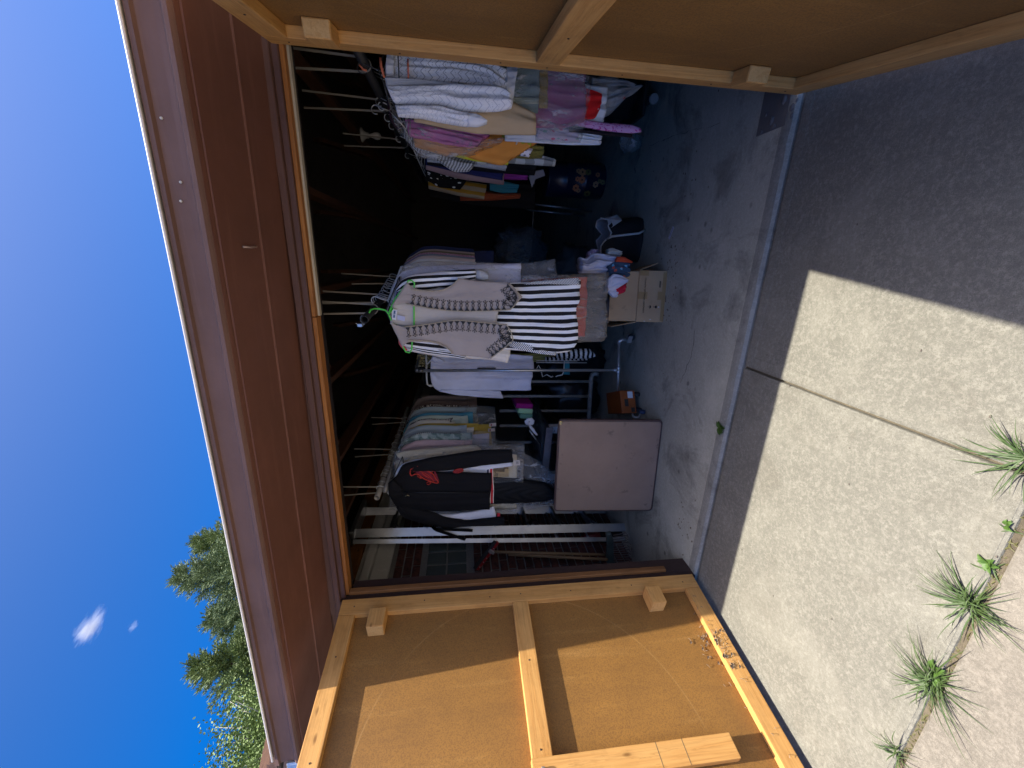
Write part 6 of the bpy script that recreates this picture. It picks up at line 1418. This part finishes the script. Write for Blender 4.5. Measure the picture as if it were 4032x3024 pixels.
MB().obox(a - s_ * 0.012, d, s_ * 0.024, (0, 0.03, 0)).build('head', plain('red_paint_tool', (0.32, 0.012, 0.015), 0.4), sq, bevel=0.003)
MB().obox(a + s_ * 0.0125, d, s_ * 0.028, (0, 0.012, 0)).build('rubber_blade', plain('rubber', (0.03, 0.03, 0.032), 0.6), sq)
for k in (0.12, 0.3, 0.45, 0.62, 0.8):
    MB().ball(a + d * k + Vector((0, -0.001, 0)), 0.005, 6, 4, (1, 0.4, 1)).build('rivet', M_GALV, sq)
c = a + d * 0.7
MB().obox(c - d * 0.05 - s_ * 0.025 + Vector((0, -0.012, 0)), d * 0.1, s_ * 0.05, (0, 0.05, 0)).build('clamp', M_GALV, sq, bevel=0.004)
wst = MB().obox(at(*ZD(1172, 412), 0.20), at(*ZD(985, 426), 0.20) - at(*ZD(1172, 412), 0.20), (-0.018, 0.006, 0), (0, 0.012, 0)).build('wood_strip', M_PZ)
tag(wst, 'short pine strip standing beside the left jamb', 'wood strip')
rb = thing('red_can', 'dark red can on the floor behind the rake', 'can', (-0.50, 0.98, 0))
pp = at(*ZD(1735, 172), 1.05)
MB().lathe([(0.05, 0.0), (0.052, 0.004), (0.052, 0.15), (0.048, 0.156), (0.03, 0.165)], (pp.x - 0.02, 1.05, 0.20), 20).build('body', plain('dark_red_paint', (0.14, 0.012, 0.012), 0.35), rb, smooth=True)
MB().box((pp.x - 0.09, 0.98, 0.0), (pp.x + 0.05, 1.12, 0.198)).build('crate_base', M_DARKWOOD, rb, bevel=0.004)

# ------------------------------------------------------------------ ceiling bulb
bb = thing('ceiling_bulb', 'bare unlit bulb in a white porcelain holder on a ceiling joist', 'light bulb', (2.82, 2.12, 2.30))
MB().lathe([(0.055, 2.298), (0.055, 2.288), (0.035, 2.275), (0.024, 2.255), (0.024, 2.235)], (2.82, 2.12, 0), 20).build('holder', plain('porcelain', (0.5, 0.49, 0.46), 0.25), bb, smooth=True)
MB().lathe([(0.013, 2.236), (0.016, 2.215), (0.029, 2.185), (0.031, 2.165), (0.024, 2.145), (0.008, 2.135)], (2.82, 2.12, 0), 20).build('bulb', plain('frosted_glass', (0.6, 0.6, 0.58), 0.2), bb, smooth=True)

# ------------------------------------------------------------------ blue drum and clutter at the back
dpos = on_floor(*ZG(1585, 440), 0.0); dv = Vector((ray(*ZG(1585, 440))[0], ray(*ZG(1585, 440))[1], 0)).normalized()
dc = dpos + dv * 0.17; dh = at(*ZG(1100, 440), dc.y).z
drm = thing('blue_drum', 'dark blue metal drum painted with orange flowers at the back', 'drum', (dc.x, dc.y, 0))
pf = [(0.155, 0.0), (0.165, 0.006), (0.165, dh * 0.33), (0.171, dh * 0.345), (0.165, dh * 0.36), (0.165, dh * 0.66), (0.171, dh * 0.675), (0.165, dh * 0.69), (0.165, dh - 0.02), (0.171, dh - 0.01), (0.165, dh)]
MB().lathe(pf, (dc.x, dc.y, 0), 32).build('body', plain('navy_enamel', (0.010, 0.016, 0.045), 0.3), drm, smooth=True)
random.seed(5)
for k in range(12):
    a = math.atan2(-dv.y, -dv.x) + random.uniform(-0.75, 0.55); z = dh * random.uniform(0.06, 0.56)
    c = Vector((dc.x + math.cos(a) * 0.168, dc.y + math.sin(a) * 0.168, z)); t = Vector((-math.sin(a), math.cos(a), 0)); n_ = Vector((math.cos(a), math.sin(a), 0)); r = random.uniform(0.018, 0.034)
    m = MB()
    for q in range(6):
        an = q * PI / 3; cc = c + t * (math.cos(an) * r * 0.7) + Vector((0, 0, math.sin(an) * r * 0.7))
        m.prism([cc + t * (math.cos(w) * r * 0.5) + Vector((0, 0, math.sin(w) * r * 0.5)) + n_ * 0.001 for w in np.linspace(0, 6.283, 8)[:-1]], n_ * 0.002)
    f_ = m.build('flower', plain('flower_%d' % (k % 3), ((0.50, 0.17, 0.07), (0.45, 0.25, 0.12), (0.18, 0.16, 0.05))[k % 3], 0.6), drm)
    MB().ball(c + n_ * 0.004, r * 0.3, 6, 4).build('flower_centre', plain('flower_heart', (0.06, 0.03, 0.02), 0.7), f_)
cdp = [at(*ZG(*p), 2.25) for p in ((970, 395), (1010, 352), (1085, 340), (1098, 385), (1020, 415), (995, 480))]
tag(MB().prism(cdp, (0.01, 0.02, 0)).build('bent_card', plain('white_card', (0.5, 0.5, 0.55), 0.8)), 'bent white card leaning above the blue drum', 'card')
ft = thing('folding_table', 'grey metal table frame in the dark behind the blue drum', 'table', on_floor(*ZG(1470, 668), 0.0))
f0, f1 = on_floor(*ZG(1468, 668), 0.0), on_floor(*ZG(1415, 702), 0.0)
t0 = at(*ZG(945, 602), f0.y); t1 = at(*ZG(948, 655), f1.y); t2 = at(*ZG(945, 458), f0.y - 0.1)
MB().tube([f0, t0], 0.012, 8).build('leg', M_ALU, ft, smooth=True); MB().tube([f1, t1], 0.012, 8).build('leg', M_ALU, ft, smooth=True)
MB().obox(t0 + Vector((-0.02, 0, -0.012)), t2 - t0, (0, 0.02, 0), (0, 0, 0.024)).build('apron', M_ALU, ft)
MB().prism([t0, t1, t1 + (t2 - t0), t2], (0, 0, 0.02)).build('top', M_DARKWOOD, ft)
for k in (0.25, 0.55, 0.8): MB().tube([f0 + (t0 - f0) * k, f1 + (t1 - f1) * k], 0.006, 6).build('cross_bar', M_ALU, ft)
for (o, s_, sd, nm, lb, mt_) in (((1.95, 3.9, 0.62), (0.30, 0.25, 0.34), 3, 'plastic_bag', 'cloudy plastic bag heaped in the dark middle of the garage', plastic('cloud_film', (0.22, 0.23, 0.25), 0.5, 0.4, 0.25, 8)),
                             ((2.78, 1.60, 0.09), (0.07, 0.06, 0.085), 6, 'plastic_bag', 'crumpled clear plastic bag on the floor below the pink scarf', M_CLEAR2),
                             ((1.80, 2.5, 0.22), (0.20, 0.16, 0.20), 9, 'plastic_bag', 'pale shoe box bag behind the cardboard box clothes', plain('pale_bag', (0.10, 0.10, 0.095), 0.6))):
    tag(lump(o, *s_, seed=sd, amp=0.4).build(nm, mt_, smooth=True), lb, 'bag')
dly = thing('wheeled_dolly', 'black dolly with a white caster wheel at the right of the floor', 'dolly', on_floor(*ZQ(2030, 400), 0.0))
wc = on_floor(*ZQ(2036, 402), 0.0)
MB().lathe([(0.012, -0.014), (0.03, -0.014), (0.034, -0.008), (0.034, 0.008), (0.03, 0.014), (0.012, 0.014)], (wc.x, wc.y + 0.02, 0.035), 18, 'y').build('wheel', plain('white_wheel', (0.36, 0.35, 0.33), 0.5), dly)
MB().box((wc.x - 0.1, wc.y + 0.06, 0.07), (wc.x + 0.5, wc.y + 0.5, 0.10)).build('deck', M_HBLACK, dly, bevel=0.006)
MB().box((wc.x - 0.02, wc.y + 0.04, 0.04), (wc.x + 0.02, wc.y + 0.10, 0.075)).build('fork', M_HBLACK, dly)
sck = lump((wc.x + 0.12, wc.y + 0.3, 0.32), 0.22, 0.2, 0.24, 4.4, 0.3); tag(sck.build('bin_bag', M_BLACKBAG, smooth=True), 'black sack standing on the dolly under the right rail', 'bag', 'black plastic bags on the garage floor')

# ================================================================== weeds in the joints
def m_leaf(name, c1, c2):
    g = NG(name); o = g.coord()
    c = g.mix(g.noise(o, 30, 4), c1, c2)
    return g.done(c, 0.5, 0, None, 0.3, Subsurface_Weight=0.0)
M_GRASS = m_leaf('grass_blade', (0.07, 0.11, 0.032), (0.03, 0.055, 0.018)); M_WEED = m_leaf('weed_leaf', (0.075, 0.14, 0.025), (0.04, 0.085, 0.016))
def blade(m, o, ang, length, w, lift, curl):
    n = 6; d = Vector((math.cos(ang), math.sin(ang), 0)); s = Vector((-d.y, d.x, 0)); b = len(m.v)
    for i in range(n + 1):
        t = i / n
        p = o + d * (length * t) + Vector((0, 0, lift * (t - curl * t * t)))
        ww = w * (1 - t ** 1.6) * (0.6 + 0.8 * min(1, t * 4)) * 0.5 + 0.0002
        m.v += [tuple(p - s * ww), tuple(p + Vector((0, 0, -ww * 0.5))), tuple(p + s * ww)]; m.uv += [(0, t), (0.5, t), (1, t)]
    m.f += [f for i in range(n) for f in ((b + 3 * i, b + 3 * i + 1, b + 3 * i + 4, b + 3 * i + 3), (b + 3 * i + 1, b + 3 * i + 2, b + 3 * i + 5, b + 3 * i + 4))]
def tuft(name, label, pos, n, rad, seed, height=0.1, w=0.0027, cat='grass', leaves=0, lrad=0.05):
    rs = random.Random(seed); T = thing(name, label, cat, pos)
    m = MB(); o = Vector(pos)
    for i in range(n):
        a = rs.uniform(0, 6.283); l = rad * rs.uniform(0.3, 1.2) * (1.25 if rs.random() < 0.12 else 0.9)
        blade(m, o + Vector((rs.gauss(0, rad * 0.10), rs.gauss(0, rad * 0.05), 0)), a, l, w * rs.uniform(0.6, 1.4), height * rs.uniform(0.3, 1.5), rs.uniform(0.5, 1.05))
    m.build('blades', M_GRASS, T, fix=False, smooth=True)
    if leaves:
        m = MB()
        for i in range(leaves):
            a = rs.uniform(0, 6.283)
            blade(m, o + Vector((rad * 0.3, 0.01, 0.008)), a, lrad * rs.uniform(0.7, 1.2), lrad * 0.5, 0.03 * rs.uniform(0.2, 1.2), 0.9)
        m.build('broad_leaves', M_WEED, T, fix=False, smooth=True)
    return T
z0 = -0.016
ZW = zf(3100, 2100, 1.795)
tuft('grass_tuft', 'spiky green grass tuft in the joint, middle one of three', on_floor(*ZW(1310, 510), z0), 85, 0.13, 1, 0.09)
tuft('grass_tuft', 'dense grass tuft with broad leaves beside it in the driveway joint', on_floor(*ZW(1040, 1050), z0), 95, 0.13, 2, 0.10, leaves=7, lrad=0.045)
tuft('grass_tuft', 'sparse small grass tuft at the door end of the driveway joint', on_floor(*ZW(790, 1540), z0), 26, 0.10, 3, 0.10)
tuft('grass_tuft', 'grass tuft where the two driveway joints cross at the picture edge', on_floor(*ZL(1600, 330), z0), 60, 0.16, 4, 0.09)
tuft('small_weed', 'small yellow green weed in the joint between the two right tufts', on_floor(*ZW(1440, 260), z0), 10, 0.05, 5, 0.04, cat='weed', leaves=8, lrad=0.026)
tuft('small_weed', 'tiny bright weed in the joint near the crossing', on_floor(*ZL(1508, 640), z0), 4, 0.03, 6, 0.03, cat='weed', leaves=5, lrad=0.02)
tuft('small_weed', 'little weed growing at the garage threshold', on_floor(*ZL(262, 205), 0.0), 3, 0.02, 7, 0.03, cat='weed', leaves=9, lrad=0.05)
ms = MB(); random.seed(21)
for i in range(420):
    x = random.uniform(-0.9, 1.9); y = YJ + random.gauss(0, 0.005)
    blade(ms, Vector((x, y, -0.020)), random.uniform(0, 6.28), random.uniform(0.008, 0.03), 0.003, random.uniform(0.005, 0.02), 0.8)
tag(ms.build('moss', m_leaf('dry_moss', (0.13, 0.12, 0.045), (0.07, 0.07, 0.025)), fix=False), 'dry moss and stubble filling the driveway joint', 'moss', None, 'stuff')
gb = MB()
for i in range(60):
    p = Vector((random.uniform(-0.6, 2.4), random.uniform(-2.2, -0.1), -0.0095)); gb.ball(p, random.uniform(0.0012, 0.0035), 5, 3, (1.8, 1, 0.5))
tag(gb.build('grit', plain('dark_grit', (0.12, 0.10, 0.08), 0.9), fix=False), 'specks of grit and twigs on the driveway', 'grit', None, 'stuff')

# ================================================================== trees behind
def m_needle(name, c1, c2):
    g = NG(name); r = g.noise(g.coord(), 3.0, 4)
    return g.done(g.mix(r, c1, c2), 0.6, 0, None, 0.25)
M_NEED = m_needle('spruce_needles', (0.085, 0.13, 0.045), (0.17, 0.22, 0.075)); M_NEED2 = m_needle('blue_spruce_needles', (0.09, 0.135, 0.065), (0.17, 0.22, 0.10))
M_BARK = plain('grey_bark', (0.10, 0.075, 0.055), 0.9, bump=0.6)
M_LEAFT = m_needle('aspen_leaves', (0.09, 0.145, 0.035), (0.16, 0.22, 0.06)); M_PALE = plain('pale_bark', (0.34, 0.32, 0.28), 0.8)
def spruce(label, apex, depth, spread, seed, mat):
    rs = random.Random(seed); A = Vector(apex)
    T = thing('spruce_tree', label, 'tree', (A.x, A.y, -0.09), 0, 'spruce trees behind the garage')
    MB().tube([(A.x, A.y, -0.2), (A.x, A.y, A.z * 0.5), (A.x, A.y, A.z - 0.1)], [0.16, 0.10, 0.012], 8).build('trunk', M_BARK, T, smooth=True)
    V, F = [], []
    def needle(p, d, l, w):
        s = d.orthogonal().normalized()
        s = (s * math.cos(rs.uniform(0, 6.28)) + d.cross(s) * math.sin(rs.uniform(0, 6.28))).normalized()
        b = len(V); V.extend([tuple(p - s * w), tuple(p + s * w), tuple(p + d * l)]); F.append((b, b + 1, b + 2))
    def twig(p, d, l):
        n = max(5, int(l / 0.016))
        for i in range(n):
            t = i / n; q = p + d * (l * t)
            o = Vector((rs.gauss(0, 1), rs.gauss(0, 1), rs.gauss(0, 1) + 0.4)).normalized()
            needle(q, (d * 0.9 + o * 0.75).normalized(), rs.uniform(0.045, 0.08), 0.013)
        needle(p + d * l * 0.9, d, 0.09, 0.012)
    z = 0.02
    while z < depth:
        nb_ = 6 + int(z * 2.0)
        for k in range(min(nb_, 12)):
            a = rs.uniform(0, 6.283); L = (0.10 + z * spread) * rs.uniform(0.6, 1.2)
            if rs.random() < 0.12: L *= 1.25
            up = 0.55 - 0.22 * min(z, 2.2)
            d = Vector((math.cos(a), math.sin(a), up)).normalized()
            o = A + Vector((0, 0, -z))
            n = max(2, int(L / 0.085))
            for i in range(n + 1):
                t = (i + 0.6) / (n + 0.6)
                p = o + d * (L * t) + Vector((0, 0, 0.10 * L * t * t - 0.06 * L * t))
                for sg in (-1, 1):
                    sd = (d * 0.75 + Vector((-d.y, d.x, 0)) * sg * 0.8 + Vector((0, 0, rs.uniform(-0.15, 0.3)))).normalized()
                    twig(p, sd, min(0.30, 0.09 + 0.20 * L * (1 - t)) * rs.uniform(0.7, 1.2))
                if rs.random() < 0.5: twig(p, (d + Vector((0, 0, rs.uniform(-0.9, 0.9)))).normalized(), 0.13)
            twig(o + d * L * 0.9, d, 0.2)
        z += 0.06 + 0.010 * z
    for i in range(10): twig(A + Vector((0, 0, -0.03 * i)), Vector((rs.gauss(0, .5), rs.gauss(0, .5), 1)).normalized(), 0.12)
    me = bpy.data.meshes.new('crown'); me.from_pydata(V, [], F); me.update()
    link('crown', me, mat, T)
def far(ix, iy, dist):
    w = ray(ix, iy); h = math.hypot(w[0], w[1]); return Vector(CAM + w / h * dist)
spruce('tall blue green spruce with the highest pointed tip behind the garage', far(*ZN(945, 632), 12.5), 3.8, 0.50, 1, M_NEED2)
spruce('dark spruce with pointed tip between the tall spruce and the pale tree', far(*ZN(1030, 1122), 12.0), 3.4, 0.48, 2, M_NEED)
spruce('blunt bushy spruce nearest the roof middle, right of the tallest tip', far(*ZN(1055, 455), 13.5), 3.4, 0.62, 3, M_NEED)
spruce('short spruce filling the gap between the two pointed spruces', far(*ZN(1120, 860), 13.0), 3.2, 0.6, 4, M_NEED2)
rs = random.Random(9); c = far(*ZN(1400, 1470), 10.5)
T = thing('leafy_tree', 'bright green leafy tree with pale twigs at the left end of the roof', 'tree', (c.x, c.y, -0.09))
MB().tube([(c.x, c.y, -0.2), (c.x + 0.05, c.y, c.z * 0.6), (c.x, c.y, c.z + 0.5)], [0.14, 0.09, 0.02], 8).build('trunk', M_PALE, T, smooth=True)
V, F = [], []; bm_ = MB()
for k in range(130):
    d = Vector((rs.gauss(0, 1), rs.gauss(0, 1), rs.gauss(0.35, 0.8))).normalized(); L = rs.uniform(0.7, 1.5)
    base = Vector((c.x, c.y, c.z - 0.5 + rs.uniform(-0.6, 0.4))); tip = base + d * L
    bm_.tube([base, base + d * L * 0.5 + Vector((0, 0, 0.06)), tip], [0.022, 0.012, 0.004], 5)
    for i in range(330):
        t = rs.uniform(0.3, 1.05) ** 0.8; p = base + d * (L * t) + Vector((rs.gauss(0, .16), rs.gauss(0, .16), rs.gauss(0, .15)))
        u = Vector((rs.gauss(0, 1), rs.gauss(0, 1), rs.gauss(0, 0.7))).normalized(); v = u.orthogonal().normalized(); s = rs.uniform(0.014, 0.028); b = len(V)
        V.extend([tuple(p - u * s * 1.3), tuple(p + v * s * 0.7), tuple(p + u * s * 1.3), tuple(p - v * s * 0.7)]); F.append((b, b + 1, b + 2, b + 3))
bm_.build('branches', M_PALE, T, smooth=True)
me = bpy.data.meshes.new('crown'); me.from_pydata(V, [], F); me.update(); link('crown', me, M_LEAFT, T)

# ================================================================== overhead cable and small clouds
a, b = far(468, 0, 16), far(524, 205, 17)
d = b - a
tag(MB().tube([a - d * 4, a - d * 1, a, b, b + d * 6], 0.008, 6).build('overhead_cable', plain('cable_black', (0.02, 0.02, 0.02), 0.6), smooth=True), 'thin dark overhead cable crossing the sky at the roof edge', 'cable')
def m_cloud(name, dens, sc, off):
    m = bpy.data.materials.new(name); m.use_nodes = True; nt = m.node_tree; nt.nodes.clear()
    o = nt.nodes.new('ShaderNodeOutputMaterial'); v = nt.nodes.new('ShaderNodeVolumePrincipled'); v.inputs['Color'].default_value = (1, 1, 1, 1); v.inputs['Anisotropy'].default_value = 0.2
    tc = nt.nodes.new('ShaderNodeTexCoord'); nz = nt.nodes.new('ShaderNodeTexNoise'); nz.inputs['Scale'].default_value = sc; nz.inputs['Detail'].default_value = 6; nz.inputs['Distortion'].default_value = 0.8
    mp = nt.nodes.new('ShaderNodeMapping'); mp.inputs['Location'].default_value = off; mp.inputs['Scale'].default_value = (0.8, 1.6, 1.6)
    ln = nt.nodes.new('ShaderNodeVectorMath'); ln.operation = 'LENGTH'
    nt.links.new(tc.outputs['Object'], ln.inputs[0]); nt.links.new(tc.outputs['Object'], mp.inputs[0]); nt.links.new(mp.outputs[0], nz.inputs['Vector'])
    def mth(op, x, y):
        q = nt.nodes.new('ShaderNodeMath'); q.operation = op
        for i, s_ in enumerate((x, y)):
            if hasattr(s_, 'is_linked'): nt.links.new(s_, q.inputs[i])
            else: q.inputs[i].default_value = s_
        return q.outputs[0]
    r = mth('SUBTRACT', 1.0, ln.outputs['Value'])
    dd = mth('SUBTRACT', mth('ADD', mth('MULTIPLY', r, 0.55), mth('MULTIPLY', nz.outputs['Fac'], 1.25)), 0.80)
    dd = mth('MULTIPLY', mth('MAXIMUM', dd, 0.0), dens)
    nt.links.new(dd, v.inputs['Density']); nt.links.new(v.outputs[0], o.inputs['Volume'])
    return m
def cloud(label, ix, iy, ix2, iy2, wid, dist, dens, off):
    p, q = far(ix, iy, dist), far(ix2, iy2, dist)
    o = MB().ball((0, 0, 0), 1.0, 20, 12).build('cloud', m_cloud('cloud_vapour', dens, 1.5, off), smooth=True)
    ex = q - p; L = ex.length / 2; ex.normalize(); up = Vector((0, 0, 1)); ey = up.cross(ex).normalized(); ez_ = ex.cross(ey)
    o.matrix_world = Matrix.Translation((p + q) / 2) @ Matrix((ex, ey, ez_)).transposed().to_4x4() @ Matrix.Diagonal((L, wid, wid, 1))
    tag(o, label, 'cloud', 'small clouds in the sky')
cloud('larger wispy white cloud alone in the blue sky', *ZN(550, 780), *ZN(405, 1035), 7.0, 300, 0.5, (2.1, 0.4, 0.2))
cloud('faint tiny cloud wisp below the larger cloud', *ZN(738, 862), *ZN(682, 950), 2.4, 300, 0.5, (7.0, 3.1, 1.7))
